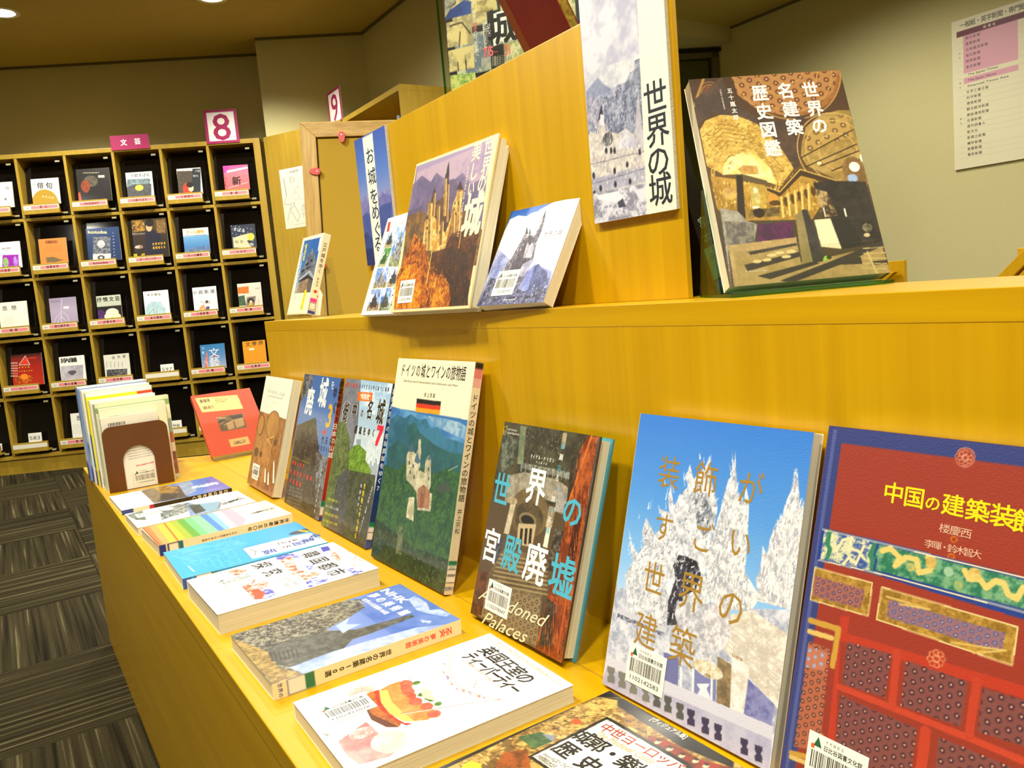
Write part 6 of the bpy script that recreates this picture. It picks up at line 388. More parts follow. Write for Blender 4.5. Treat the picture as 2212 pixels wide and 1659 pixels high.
ART['G2'] = [["g",[0,"16120e"],[1,"0c0a0a"]],["e","6c6454",[0.419,0.382,0.213,0.173],"3c3428",20,1],["e","a84c20",[0.241,0.523,0.139,0.193],"6c2c14",20,1],["p","e04c20",[-0.064,0.733,0.06,0.684,0.081,0.936,-0.075,0.933]],["t","MONKEY","e8d8b0",[0.224,0.119,0.709,0.14],0.045,1,0,0,0],["p","c8c8b8",[0.659,0.214,0.853,0.227,0.842,0.303,0.648,0.29]]]
ART['G3'] = [["g",[0,"fafaf4"],[1,"e8e8e4"]],["p","8cacb4",[0.038,0.248,0.919,0.275,0.844,0.995,-0.034,0.93],"5c6468",12,1],["p","5c5c60",[-0.006,0.563,0.302,0.463,0.939,0.483,0.893,0.998,-0.034,0.93],"3c4044",24,1.2],["e","d8c848",[0.469,0.607,0.156,0.118]],["t","小説すばる","28282c",[0.252,0.12,0.839,0.142],0.14,0.95,0.02,0,0]]
ART['G4'] = [["g",[0,"e8e8e0"],[1,"e0e0d8"]],["p","2c2420",[0.014,0.083,0.672,0.105,0.547,0.955,-0.04,0.917],"6c6050",60,1.4],["p","242c34",[0.668,0.027,1.0,0.038,0.906,0.979,0.531,0.954]],["e","c83c28",[0.365,0.798,0.182,0.242]],["e","f4d8a0",[0.522,0.759,0.107,0.136]],["e","241410",[0.486,0.636,0.139,0.106]],["t","小説","c8ccd0",[0.815,0.124,0.922,0.13],0.1,1,0,0,0],["t","現代","c8ccd0",[0.707,0.31,0.824,0.318],0.1,1,0,0,0]]
ART['G5'] = [["g",[0,"f4549c"],[0.3,"fc7488"],[1,"f4605c"]],["p","e83ca8",[0.008,0.016,0.284,0.019,0.065,0.299,-0.009,0.268]],["p","fce8ec",[0.13,0.202,1.007,0.084,0.998,0.159,0.146,0.279]],["t","新","181418",[0.492,0.633,0.492,0.633],0.36,1,0.03,0,0],["t","小","181418",[0.042,0.399,0.042,0.399],0.14,1,0,0,0],["t","JUNE","2c1c20",[0.071,0.451,0.018,0.855],0.1,1,0,0,1],["l","fcc8d0",0.02,[0.145,0.889,0.927,0.715]]]
ART['G6'] = [["g",[0,"f4f0f4"],[1,"f0ecf0"]],["p","9c18b0",[0.328,0.484,0.906,0.511,0.88,0.984,0.266,0.934]],["e","3c8c3c",[0.415,0.774,0.104,0.196],"e0e0b0",60,1.5],["e","d8b8f0",[0.772,0.755,0.085,0.185],"7c3cc8",40,1],["t","現代思想","3c3c40",[0.363,0.257,0.603,0.252],0.1,1,0,0,0]]
ART['G7'] = [["g",[0,"f8883c"],[1,"f48438"]],["t","短歌研究","5c3414",[0.308,0.133,0.634,0.15],0.13,1,0.02,0,0],["p","8c6c34",[0.2,0.705,0.459,0.702,0.68,0.795,0.86,0.859,0.519,0.93,0.217,0.904],"5c5840",30,1.2],["l","c8642c",0.012,[0.257,0.316,0.84,0.344]],["l","c8642c",0.012,[0.246,0.394,0.829,0.422]],["l","c8642c",0.012,[0.234,0.471,0.818,0.5]]]
ART['G8'] = [["g",[0,"1c3c70"],[1,"18305c"]],["t","kotoba","f8e8a0",[0.064,0.097,0.637,0.14],0.13,1,0.02,0,0],["p","8c9098",[0.198,0.253,0.726,0.285,0.662,0.984,0.121,0.942],"3c4450",20,1.4],["e","f0f0f0",[0.42,0.482,0.117,0.115],"a8a8b0",30,1],["p","d8d8d4",[0.139,0.769,0.69,0.793,0.662,0.984,0.121,0.942]],["e","3c3c44",[0.378,0.892,0.109,0.07]],["e","e8e8e4",[0.378,0.892,0.047,0.031]],["t","いまを生きるための","d8dce8",[0.821,0.184,0.785,0.955],0.05,1,0,0,1]]
ART['G9'] = [["g",[0,"54401c"],[0.5,"30241c"],[1,"241a10"]],["p","c89434",[0.015,0.024,0.35,0.014,0.38,0.294,0.002,0.334],"3c3020",20,1.4],["p","1a1c30",[0.375,0.327,0.569,0.274,0.807,0.422,0.792,1.0,0.31,0.966]],["e","d0ac84",[0.492,0.22,0.088,0.111]],["e","18140c",[0.521,0.107,0.125,0.098]],["p","5c4020",[0.716,0.054,0.986,0.04,0.953,0.399,0.701,0.382],"a08048",40,1],["t","文学が好き","f0b818",[0.564,0.663,0.89,0.659],0.07,0.7,0.022,0,0],["t","表現者たち","f0b818",[0.567,0.762,0.875,0.757],0.07,0.7,0.022,0,0],["t","現代","f8d018",[0.019,0.922,0.242,0.925],0.1,1,0.012,0,0],["e","ece4e0",[0.147,0.706,0.118,0.047],"906c60",20,1],["t","言葉の力を求めて","f0f0e8",[0.015,0.368,0.348,0.374],0.04,0.8,0,0,0]]
ART['G10'] = [["g",[0,"f4ecd8"],[0.28,"f0ece0"],[0.3,"6ca8d8"],[0.7,"4c84c0"],[1,"4c6cac"]],["t","オール讀物","f0a028",[0.198,0.142,0.754,0.155],0.15,0.9,0.025,0,0],["l","4c4c54",0.015,[0.04,0.258,0.928,0.291]],["p","3c5c90",[0.0,0.836,0.422,0.721,0.955,0.737,0.933,1.008,-0.013,0.934],"7c94b4",14,1]]
ART['G11'] = [["g",[0,"1c2840"],[1,"28344c"]],["e","e8ecd8",[0.035,0.018,0.016,0.015]],["e","e8ecd8",[0.36,0.253,0.016,0.015]],["e","e8ecd8",[0.687,0.489,0.016,0.015]],["e","e8ecd8",[0.063,0.653,0.016,0.015]],["e","e8ecd8",[0.389,0.889,0.016,0.016]],["e","e8ecd8",[0.836,0.206,0.016,0.016]],["e","e8ecd8",[0.212,0.37,0.016,0.016]],["e","e8ecd8",[0.538,0.606,0.016,0.016]],["e","e8ecd8",[0.866,0.843,0.016,0.016]],["e","e8ecd8",[0.361,0.088,0.015,0.016]],["e","e8ecd8",[0.687,0.324,0.016,0.015]],["e","e8ecd8",[0.063,0.488,0.016,0.015]],["e","e8ecd8",[0.39,0.724,0.015,0.015]],["e","e8ecd8",[0.717,0.961,0.016,0.016]],["e","e8ecd8",[0.212,0.206,0.016,0.015]],["e","e8ecd8",[0.539,0.441,0.015,0.016]],["e","e8ecd8",[0.866,0.678,0.016,0.015]],["e","e8ecd8",[0.241,0.842,0.016,0.015]],["e","e8ecd8",[0.687,0.159,0.016,0.015]],["e","e8ecd8",[0.064,0.323,0.015,0.015]],["e","e8ecd8",[0.39,0.559,0.016,0.015]],["e","e8ecd8",[0.717,0.796,0.016,0.015]],["e","e8ecd8",[0.212,0.041,0.016,0.016]],["e","e8ecd8",[0.539,0.277,0.015,0.015]],["e","e8ecd8",[0.866,0.513,0.016,0.015]],["e","e8ecd8",[0.241,0.677,0.016,0.015]],["e","e8ecd8",[0.568,0.913,0.016,0.016]],["e","e8ecd8",[0.064,0.159,0.016,0.015]],["e","e8ecd8",[0.39,0.394,0.016,0.015]],["e","e8ecd8",[0.717,0.63,0.016,0.016]],["t","すばる","dce4e4",[0.175,0.167,0.511,0.244],0.17,0.9,0.01,0,0],["p","e4dcb8",[0.38,0.429,0.79,0.357,0.836,0.619,0.618,0.654,0.79,0.977,0.052,0.894,0.05,0.507],"c8c090",26,1],["e","c8c844",[0.796,0.513,0.149,0.154]],["t","桜庭","3c3c38",[0.188,0.672,0.399,0.689],0.14,1,0,0,0],["e","9ca0a8",[0.799,0.823,0.074,0.072]]]
ART['G12'] = [["g",[0,"f4f4e4"],[1,"f0f0e0"]],["t","思想","3c3c3c",[0.216,0.24,0.536,0.239],0.2,1,0.01,0,0],["l","a8a89c",0.008,[0.141,0.6,0.505,0.615]],["l","a8a89c",0.008,[0.132,0.661,0.496,0.676]],["l","a8a89c",0.008,[0.123,0.722,0.487,0.736]],["l","a8a89c",0.008,[0.114,0.782,0.478,0.797]],["l","a8a89c",0.008,[0.105,0.843,0.47,0.858]],["l","a8a89c",0.008,[0.096,0.903,0.461,0.918]]]
ART['G13'] = [["g",[0,"9c90ac"],[0.5,"b0a4bc"],[1,"a498b8"]],["l","d4cce0",0.02,[0.493,0.033,0.412,0.474,0.386,0.972]],["l","d4cce0",0.02,[0.412,0.574,0.222,0.707,0.117,0.922]],["l","d4cce0",0.02,[0.443,0.527,0.613,0.692,0.68,0.898]],["l","d4cce0",0.02,[0.412,0.674,0.272,0.861,0.257,0.96]],["l","d4cce0",0.02,[0.414,0.724,0.536,0.885]],["t","現代詩手帖","7c7088",[0.093,0.122,0.357,0.131],0.09,1,0,0,0],["p","f0ecf0",[0.519,0.344,0.722,0.352,0.709,0.44,0.506,0.432]]]
ART['G14'] = [["g",[0,"c4ccb8"],[0.43,"c0c8b4"],[0.45,"181418"],[1,"1c1820"]],["t","抒情文芸","1c1c1c",[0.12,0.158,0.871,0.158],0.2,1,0.02,0,0],["e","f4ecb0",[0.6,0.718,0.266,0.18],"f8f8e8",20,1],["e","f0e8b8",[0.762,0.891,0.182,0.138]],["e","5c2c84",[0.111,0.756,0.202,0.18],"3c1c54",30,1],["e","f4f0c8",[0.417,0.862,0.16,0.127]]]
ART['G15'] = [["g",[0,"fcfcf4"],[1,"f8f8f0"]],["t","本の雑誌","2c2c2c",[0.203,0.143,0.643,0.154],0.11,1,0.01,0,0],["p","a4c8d4",[0.121,0.525,0.293,0.413,0.655,0.433,0.828,0.686,0.834,0.94,0.011,0.921,0.022,0.669],"bcd8e0",8,1],["l","5c6c74",0.01,[0.118,0.905,0.357,0.697,0.35,0.925]],["l","5c6c74",0.01,[0.453,0.933,0.467,0.655]]]
ART['G16'] = [["g",[0,"eceef0"],[1,"e4e8ec"]],["t","小説新潮","2c2c30",[0.096,0.199,0.828,0.207],0.17,1,0.01,0,0],["p","e87828",[0.259,0.783,0.434,0.694,0.506,0.96,0.182,0.943],"f8f0e0",20,1],["p","5c3c8c",[0.501,0.803,0.65,0.79,0.614,0.969,0.479,0.958]],["l","e88838",0.02,[0.545,0.677,0.707,0.69]],["l","4c4c5c",0.012,[0.291,0.552,0.492,0.673,0.721,0.588]],["e","3c3434",[0.556,0.6,0.065,0.051]]]
ART['G17'] = [["g",[0,"e4dccc"],[1,"dcd4c4"]],["p","e88428",[0.008,0.145,0.475,0.13,0.465,0.423,0.001,0.411],"c86818",20,1],["p","2c4434",[-0.024,0.516,0.265,0.487,0.291,0.918,-0.036,0.906],"5c7c5c",20,1],["p","8c7c74",[0.363,0.575,0.737,0.564,0.644,0.948,0.289,0.934],"6c5c58",10,1],["e","1c1818",[0.505,0.748,0.131,0.118]],["e","e8c8a0",[0.509,0.802,0.065,0.086]],["e","f0b028",[0.488,0.881,0.087,0.043]],["t","7","f0a8a0",[0.824,0.829,0.824,0.829],0.25,1,0,0,0],["t","TOKYO","5c5c5c",[0.733,0.258,0.953,0.25],0.1,1,0,0,0]]
ART['G18'] = [["g",[0,"442018"],[0.12,"7c1c14"],[0.4,"a81c10"],[1,"b82c14"]],["l","f0d0c0",0.02,[0.252,0.33,0.478,0.063,0.6,0.349,0.252,0.33]],["l","e83020",0.03,[0.494,0.146,0.811,0.146]],["p","e83820",[0.299,0.305,0.471,0.103,0.562,0.321]],["e","e87818",[0.366,0.793,0.293,0.144],"8c2c10",26,1.3],["e","f08c20",[0.379,0.711,0.126,0.091]],["t","超常現象の謎","f4e8d0",[0.013,0.247,-0.034,0.653],0.05,1,0,0,1],["t","超常現象の謎","f4e8d0",[0.071,0.252,0.024,0.658],0.05,1,0,0,1],["t","超常現象の謎","f4e8d0",[0.129,0.257,0.083,0.664],0.05,1,0,0,1],["t","超常現象の謎","f4e8d0",[0.188,0.262,0.141,0.669],0.05,1,0,0,1],["t","世界の謎","f0c020",[0.26,0.412,0.554,0.418],0.05,1,0.02,0,0],["t","不思議大特集","f0c020",[0.239,0.534,0.64,0.541],0.04,1,0.02,0,0]]
ART['G19'] = [["g",[0,"f8f6ee"],[1,"f4f2ea"]],["p","a8a4b0",[0.046,0.358,0.929,0.373,0.877,0.979,-0.013,0.926],"c8c4cc",4,1],["e","5c5864",[0.467,0.625,0.174,0.072]],["p","54505c",[0.361,0.641,0.576,0.651,0.533,0.733,0.384,0.729]],["t","詩人会議","1c1c1c",[0.171,0.152,0.592,0.155],0.2,1.1,0.025,0,0],["t","7","4c4c4c",[0.843,0.127,0.843,0.127],0.1,1,0,0,0]]
ART['G20'] = [["g",[0,"dcdccc"],[1,"e0e0d4"]],["t","全作家","3c3c3c",[0.388,0.138,0.812,0.126],0.14,1,0.01,0,0],["p","1c1c20",[0.067,0.627,0.879,0.654,0.85,0.985,0.051,0.925],"7c7c80",26,1.4],["l","8c8c84",0.02,[0.113,0.288,0.092,0.518]],["l","8c8c84",0.02,[0.264,0.303,0.242,0.534]],["l","8c8c84",0.02,[0.414,0.318,0.393,0.549]],["l","8c8c84",0.02,[0.565,0.333,0.544,0.564]],["l","8c8c84",0.02,[0.716,0.349,0.695,0.58]]]
ART['G21'] = [["g",[0,"f4f4e8"],[1,"f4f4e8"]],["t","597","2c2c34",[0.096,0.527,0.869,0.576],0.52,1,0.0,0,0]]
ART['G22'] = [["g",[0,"2c7cb8"],[0.5,"5c8cc0"],[1,"a8b4cc"]],["t","文","e8ecf8",[0.552,0.354,0.552,0.354],0.4,1.1,0,0,0],["t","藝","f8f4f8",[0.53,0.721,0.53,0.721],0.4,1.1,-0.01,0,0],["e","e0304c",[0.554,0.46,0.053,0.052]],["p","d84030",[0.142,0.632,0.288,0.225,0.239,0.904,0.13,0.92],"f0c8c0",30,1],["t","文藝","f0f4f8",[0.13,0.132,0.106,0.313],0.1,1,0,0,0]]
ART['G23'] = [["g",[0,"ec9c18"],[1,"e89414"]],["t","文學界","3c2c10",[0.239,0.124,0.812,0.12],0.19,1.1,0.01,0,0],["p","f4ecd8",[0.274,0.282,0.502,0.291,0.491,0.368,0.264,0.359]]]
ART['G24'] = [["g",[0,"ecece0"],[1,"ecece0"]],["t","583","34343c",[0.087,0.475,0.861,0.502],0.5,1,0,0,0]]
ART['G25'] = [["g",[0,"f0f0e8"],[1,"ecece4"]],["t","歴程","3c3c40",[0.384,0.199,0.705,0.202],0.2,1,0.01,0,0],["l","b8b8b0",0.01,[0.048,0.448,0.804,0.473]],["l","b8b8b0",0.01,[0.036,0.513,0.792,0.538]],["l","b8b8b0",0.01,[0.025,0.578,0.781,0.603]],["l","b8b8b0",0.01,[0.013,0.642,0.769,0.668]],["l","b8b8b0",0.01,[0.001,0.707,0.758,0.733]],["l","b8b8b0",0.01,[-0.01,0.772,0.746,0.798]]]
ART['G26'] = [["g",[0,"ecece0"],[1,"ecece0"]],["t","598","34343c",[0.046,0.57,0.829,0.617],0.52,1,0,0,0]]
ART['G27'] = [["g",[0,"ecece0"],[1,"ecece0"]]]
MAGS = [["G0",0.2215,1.1172,0.1063,0.1513,"white magazine with small grey figures, at the left edge of the top row",0],["G1",0.4345,1.1186,0.1587,0.155,"white haiku magazine with a gold dome on its cover",0],["G2",0.6975,1.1146,0.1908,0.1987,"black magazine with a man’s face in half light",0],["G3",0.981,1.116,0.1538,0.1567,"white novel magazine with a yellow bloom over grey hills",0],["G4",1.2804,1.1147,0.1421,0.1599,"black and white novel magazine with a girl in red",0],["G5",1.5561,1.12,0.1482,0.153,"pink magazine with black lettering",0],["G6",0.1633,0.7601,0.1546,0.158,"white magazine with a purple panel of ornaments",0],["G7",0.4253,0.7613,0.1588,0.1573,"orange tanka magazine with a grey pot on it",0],["G8",0.7037,0.758,0.1908,0.2018,"navy magazine with a collage of a bird and an eye",0],["G9",0.9724,0.7557,0.2048,0.2375,"black and gold magazine with a dark haired man in navy",0],["G10",1.2686,0.7539,0.1523,0.16,"magazine with orange title over blue water",0],["G11",1.5556,0.7596,0.1466,0.1538,"dark starry magazine with a cream figure",0],["G12",0.1408,0.4072,0.1625,0.1534,"white magazine titled with two large grey characters",0],["G13",0.4329,0.4023,0.1553,0.1582,"lilac magazine with a pale tree",0],["G14",0.7075,0.4007,0.1421,0.1497,"magazine with white flowers on dark below a grey-green band",0],["G15",0.9858,0.3969,0.1479,0.1576,"white magazine with a pale blue garment shape",0],["G16",1.2791,0.3983,0.1437,0.1545,"pale magazine with a girl and paper figures",0],["G17",1.551,0.4027,0.144,0.1505,"collage magazine in orange, green and cream",0],["G18",0.1598,0.0458,0.1779,0.1942,"red magazine with a large triangle mark",0],["G19",0.4384,0.0428,0.1478,0.1583,"white poetry magazine with a grey photo",0],["G20",0.6992,0.0423,0.1509,0.1456,"off-white literary magazine with a dark photo strip",0],["G21",1.0288,0.0407,0.0793,0.0569,"white number card reading 597, above the bookend",1],["G22",1.2793,0.0401,0.1481,0.1552,"blue magazine with white brush characters",0],["G23",1.5377,0.0351,0.139,0.1576,"orange literary magazine with black title",0],["G24",0.1929,-0.312,0.0784,0.0633,"white number card in the bottom row, left of the upright books",1],["G25",0.4533,-0.3143,0.1314,0.1615,"white poetry magazine with rows of small text",0],["G26",1.0293,-0.314,0.08,0.0544,"white number card half hidden by the upright books",1],["G27",-0.0369,-0.3376,0.0709,0.0439,"white card at the left edge of the bottom row",1]]
FYP = (-1.4703, 0.8600, 0.4700)
EASEL = (-1.1254, 0.7600, 0.7478)
EPTS = [(-0.0389, -0.0244), (-0.0034, 0.0064), (0.0598, 0.0923), (0.0907, 0.1392)]
# ================================================================ the room
uv_ = Vector((.4512, .8924, 0)).normalized(); nv = Vector((uv_.y, -uv_.x, 0)); F0 = Vector((-5.81, -.062, 0))   # shelving front line, its normal towards the room
def FP(s, off=0, z=0): return F0+uv_*s+nv*off+Vector((0, 0, z))
def struct(name, mb, mat, label=None, **k):
    o = mb.obj(name, mat, None, None, **k); o['kind'] = 'structure'
    if label: o['label'] = label
    return o
m = MB(); m.prism([(-7.6, -5), (4, -5), (4, 6), (-7.6, 6)], -.1, -.006); floor = struct('floor', m, simple('floor_screed', '3a3424', .9))
cmats = [carpet('carpet_stripes_%s' % c, s) for c, s in (('a', 1.3), ('b', 7.7), ('c', 21.1))]
tme = []
for cm in cmats:
    m = MB(); m.box(-.2495, -.2495, -.006, .2495, .2495, 0); me = m.mesh('carpet_tile', .0015); me.materials.append(cm); tme.append(me)
rnd = random.Random(4)
for i in range(0, 15):
    for j in range(-3, 6):
        cx = -1.915+.25-.5*i+.5; cy = .207-.25+.5*j
        if cx > -.9 or (FP(0)-Vector((cx, cy, 0))).dot(nv) > .35: continue
        o = bpy.data.objects.new('carpet_tile', tme[(i*7+j*3) % 3]); COL.objects.link(o); o.parent = floor; o.location = (cx, cy, 0)
        o.rotation_euler = (0, 0, (0 if (i+j) % 2 else math.pi/2)+math.pi*rnd.randint(0, 1))
m = MB(); m.prism([(-7.6, -5), (4, -5), (4, 6), (-7.6, 6)], ZC, ZC+.1); struct('ceiling', m, M['ceil'])
def wallseg(name, a, b, z0, z1, th=.1, mat=None, label=None):
    """upright slab whose visible face runs from a to b; thickness goes to the right of a->b turned outwards"""
    a = Vector((*a, 0)); b = Vector((*b, 0)); d = (b-a).normalized(); nn = Vector((-d.y, d.x, 0))
    m = MB(); m.prism([tuple(p)[:2] for p in (a, b, b+nn*th, a+nn*th)], z0, z1); return struct(name, m, mat or M['wall'], label)
A1 = FP(1.84); A2 = Vector((-4.689, 2.155, 0))
wallseg('wall_far', FP(-4, -.3).xy, FP(1.86, -.3).xy, 0, ZC)
wallseg('wall_pillar', A1.xy, A2.xy, 0, ZC, .27)
wallseg('wall_back', A2.xy, (-2.95, 2.155), 0, ZC)
wallseg('wall_right', (-3.84, 4.487), (4, 4.487), 0, ZC)
wallseg('wall_near', (4, 4.5), (4, -5), 0, ZC); wallseg('wall_left', (4, -5), (-7.6, -5), 0, ZC)
# lowered beam beside the glazed door, then the door in its frame
m = MB(); m.box(-4.9, 2.3, ZB+1.906, -3.84, 4.487, ZC); struct('trim_1', m, M['wall'], 'lowered beam above the glazed door')
m = MB(); m.box(-5.2, 4.487, 0, -3.84, 4.6, ZC); struct('trim_2', m, M['wall'], 'short wall return beside the glazed door')
D0 = Vector((-3.955, 4.478, 0)); dn = Vector((-uv_.y, uv_.x, 0))
def DM(s, off, z): return D0-uv_*s+dn*off+Vector((0, 0, z))
def dbox(m, s0, s1, o0, o1, z0, z1, mi=0): return m.prism([tuple(DM(s, o, 0))[:2] for s, o in ((s0, o0), (s0, o1), (s1, o1), (s1, o0))][::-1], z0, z1, mi)
dr = MB(); dbox(dr, 0, .05, 0, .08, 0, ZB+1.89); dbox(dr, 1.2, 1.25, 0, .08, 0, ZB+1.89); dbox(dr, 0, 1.25, 0, .08, ZB+1.84, ZB+1.89); door = struct('door_1', dr, M['trim'], 'glazed door with a grey-green frame')
m = MB(); dbox(m, .05, 1.2, .03, .036, 0, ZB+1.84); m.obj('glass_pane', M['glass'], door)
m = MB(); dbox(m, -.01, 1.25, -.02, .02, ZB+1.875, ZB+1.895); m.obj('head_rail', M['black'], door)
wallseg('wall_corridor', (-6.2, 5.2), (-3.6, 5.7), 0, ZC)
wallseg('wall_corridor_side', (-6.3, 2.4), (-6.2, 5.2), 0, ZC)
m = MB()
for a, b in ((FP(-2, -.3), FP(1.84, -.3)), (A1, A2)): 
    d = (b-a).normalized(); nn = Vector((d.y, -d.x, 0)); m.prism([tuple(p)[:2] for p in (a, a+nn*.012, b+nn*.012, b)], ZC-.014, ZC)
m.box(-4.689, 2.143, ZC-.014, -2.95, 2.155, ZC); struct('trim_3', m, M['trim'], 'thin moulding where the walls meet the ceiling')
m = MB(); m.box(-3.84, 4.475, ZC-.014, 4, 4.487, ZC); struct('trim_4', m, M['trim'], 'thin moulding along the top of the right wall')
# ---------------------------------------------------------------- ceiling downlights
LL = ['recessed downlight in the ceiling in front of the far shelving, left of the pair', 'recessed downlight in the ceiling in front of the far shelving, right of the pair']
def downlight(x, y, label=None, group=None):
    t = thing('ceiling_downlight', label or 'recessed round downlight in the ceiling over the room', 'light', (x, y, ZC), 0, group)
    m = MB(); seg = 32; ri, ro = .062, .08
    for i in range(seg):
        a, b = 2*math.pi*i/seg, 2*math.pi*(i+1)/seg
        p = lambda r, a, z: (r*math.cos(a), r*math.sin(a), z)
        m.poly([p(ri, a, -.004), p(ro, a, -.004), p(ro, b, -.004), p(ri, b, -.004)][::-1]); m.poly([p(ro, a, -.004), p(ro, a, 0), p(ro, b, 0), p(ro, b, -.004)][::-1]); m.poly([p(ri, a, -.004), p(ri, b, -.004), p(ri*.9, b, -.001), p(ri*.9, a, -.001)][::-1])
    m.obj('trim_ring', M['white'], t); m = MB(); m.cyl(0, 0, -.003, -.0005, .056, .056, 32); m.obj('lens', M['lens'], t)
for i, (x, y, p, kind) in enumerate(LAMPS):
    if kind == 'far': downlight(x, y, LL[0 if y < 1 else 1] if i < 2 else None, None if i < 2 else 'ceiling downlights outside the view')
    else: downlight(x, y, None, 'ceiling downlights outside the view')
    ld = bpy.data.lights.new('downlight_lamp', 'SPOT'); ld.energy = p; ld.color = LCOL; ld.spot_size = math.radians(166 if kind != 'far' else 134); ld.spot_blend = .6; ld.shadow_soft_size = .07
    lo = bpy.data.objects.new('downlight_lamp', ld); COL.objects.link(lo); lo.location = (x, y, ZC-.02)
# ================================================================ far magazine shelving
PITCH = .277; ROWZ = [1.395, 1.036, .682, .325, -.030, -.388]; S_R = 1.777
COLS = [.375+PITCH*k for k in range(-6, 6)]   # divider centres; the last but one is 1.483, the right post 1.763
shelf = thing('magazine_shelving', 'wall of yellow wooden pigeonholes holding magazines behind black door flaps', 'shelving', tuple(FP(0)))
shelf.matrix_world = Matrix(((uv_.x, -nv.x, 0, F0.x), (uv_.y, -nv.y, 0, F0.y), (0, 0, 1, 0), (0, 0, 0, 1)))   # local x along the shelving, local y into it
SL = -1.3
def sp(name, mb, mat, **k): return mb.obj(name, mat, shelf, **k)
m = MB(); m.box(SL, 0, ZB+1.395, S_R+.02, .3, ZB+1.422); sp('top_board', m, M['wood_far'], bevel=.002)
m = MB(); m.box(SL, .28, ZB-.40, S_R, .3, ZB+1.40); sp('back_board', m, M['black'])
m = MB(); m.box(SL, .012, 0, S_R+.02, .03, ZB-.395); sp('plinth', m, M['wood_far'])
m = MB(); m.box(SL, 0, ZB-.402, S_R, .3, ZB-.384); sp('shelf_board', m, M['wood_far'], bevel=.001)
for z in ROWZ[1:-1]:
    m = MB(); m.box(SL, 0.004, ZB+z-.009, S_R, .28, ZB+z+.009); sp('shelf_board', m, M['wood_far'], bevel=.001)
m = MB(); m.box(1.756, 0, 0, S_R+.02, .3, ZB+1.395); sp('side_panel', m, M['wood_far'], bevel=.001)
dv = MB(); dv.box(-.008, 0.002, 0, .008, .28, 1); dme = dv.mesh('divider')
for r in range(5):
    z1, z0 = ROWZ[r]-(.0 if r == 0 else .009), ROWZ[r+1]+.009
    for c in COLS[:-1]:
        if c < SL: continue
        m = MB(); m.box(c-.008, .002, ZB+z0, c+.008, .28, ZB+z1); sp('divider', m, M['wood_far'])
# per cell: smoked flap, tray lip, label, clear hinge clips
TXT = {(0, 0): ('', ''), (0, 1): ('584', '俳句'), (0, 2): ('589', 'MONKEY'), (0, 3): ('594', '小説すばる'), (0, 4): ('599', '小説現代'), (0, 5): ('604', '新潮'),
 (1, 0): ('580', '現代思想'), (1, 1): ('585', '短歌研究'), (1, 2): ('590', 'kotoba'), (1, 3): ('595', 'ダ・ヴィンチ'), (1, 4): ('600', 'オール讀物'), (1, 5): ('605', 'すばる'),
 (2, 0): ('581', '思想'), (2, 1): ('586', '現代詩手帖'), (2, 2): ('591', '抒情文芸'), (2, 3): ('596', '本の雑誌'), (2, 4): ('601', '小説新潮'), (2, 5): ('606', '群像'),
 (3, 0): ('582', 'ムー'), (3, 1): ('587', '詩人会議'), (3, 2): ('592', '全作家'), (3, 3): None, (3, 4): ('602', '文藝'), (3, 5): ('607', '文學界'),
 (4, 0): None, (4, 1): ('588', '歴程'), (4, 2): ('593', ''), (4, 3): None, (4, 4): None, (4, 5): None}
fl = MB(); fl.box(0, 0, 0, .255, .004, .30); flme = fl.mesh('door_flap'); flme.materials.append(M['smoke'])
lipm = MB(); lipm.box(0, 0, 0, .204, .014, .060); lipm.box(0, .014, 0, .204, .06, .008); lipme = lipm.mesh('tray_lip', .0012); lipme.materials.append(M['wood_far'])
clm = MB(); clm.box(0, 0, 0, .026, .006, .011); clme = clm.mesh('hinge_clip', .001); clme.materials.append(M['acrylic']); clme.materials.clear(); clme.materials.append(simple('clear_clip', 'a8a080', .15))
def inst(name, me, loc, rx=0):
    o = bpy.data.objects.new(name, me); COL.objects.link(o); o.parent = shelf; o.location = loc; o.rotation_euler = (rx, 0, 0); return o
_lab = {}
for r in range(5):
    for ci, c in enumerate(COLS[:-1]):
        if c < SL: continue
        k = ci-5   # 0 = the cell right of the divider at .098
        z = ZB+ROWZ[r+1]+.009
        inst('door_flap', flme, (c+.010, .045, z+.012), -.13)
        lip = inst('tray_lip', lipme, (c+.013, -.022, z+.018)); inst('hinge_clip', clme, (c+.222, -.001, z+.314)); inst('hinge_clip', clme, (c+.228, -.004, z+.012))
        t = TXT.get((r, k+0), ('', '') if k < 0 else None); pm = PM()
        pm.box(.002, -.0004, .025, .202, 0, .051, 'f0ecd8')
        if t is not None:
            pm.box(.045, -.0006, .029, .196, -.0003, .047, 'f08c90')
            if t[0]: text(pm, t[0], '9c9a90', .012, .037, .034, .037, .016, 1, 0, 0, 0, -.0008)
            if t[1]: n = len(t[1]); text(pm, t[1], '3c1c1c', .115-.007*n, .0385, .115+.007*n, .0385, .017, .9, .02, 0, 0, -.0008)
        o = pm.obj('shelf_label', M['print'], lip)
GR = 'magazines on the far shelving'
for nm, s, z, wd, h, label, card in MAGS:
    root = thing('number_card' if card else 'magazine', label, 'card' if card else 'magazine', group=None if card else GR); ti = .1
    base = shelf.matrix_world @ Vector((s, .012+(.0 if card else .004), ZB+z)); root.matrix_world = Matrix.Translation(base) @ Matrix.Rotation(math.atan2(uv_.y, uv_.x), 4, 'Z') @ Matrix.Rotation(-ti, 4, 'X')
    t = .001 if card else .009; sheet(ART[nm], wd, h, .0004, -t, 420, 5, 'dcd8c8').obj('card_face' if card else 'front_cover', M['print'] if card else M['print_gloss'], root)
    if not card: mb = MB(); mb.box(.0008, -t+.0004, 0, wd-.0008, 0, h); mb.obj('page_block', M['pages'], root)
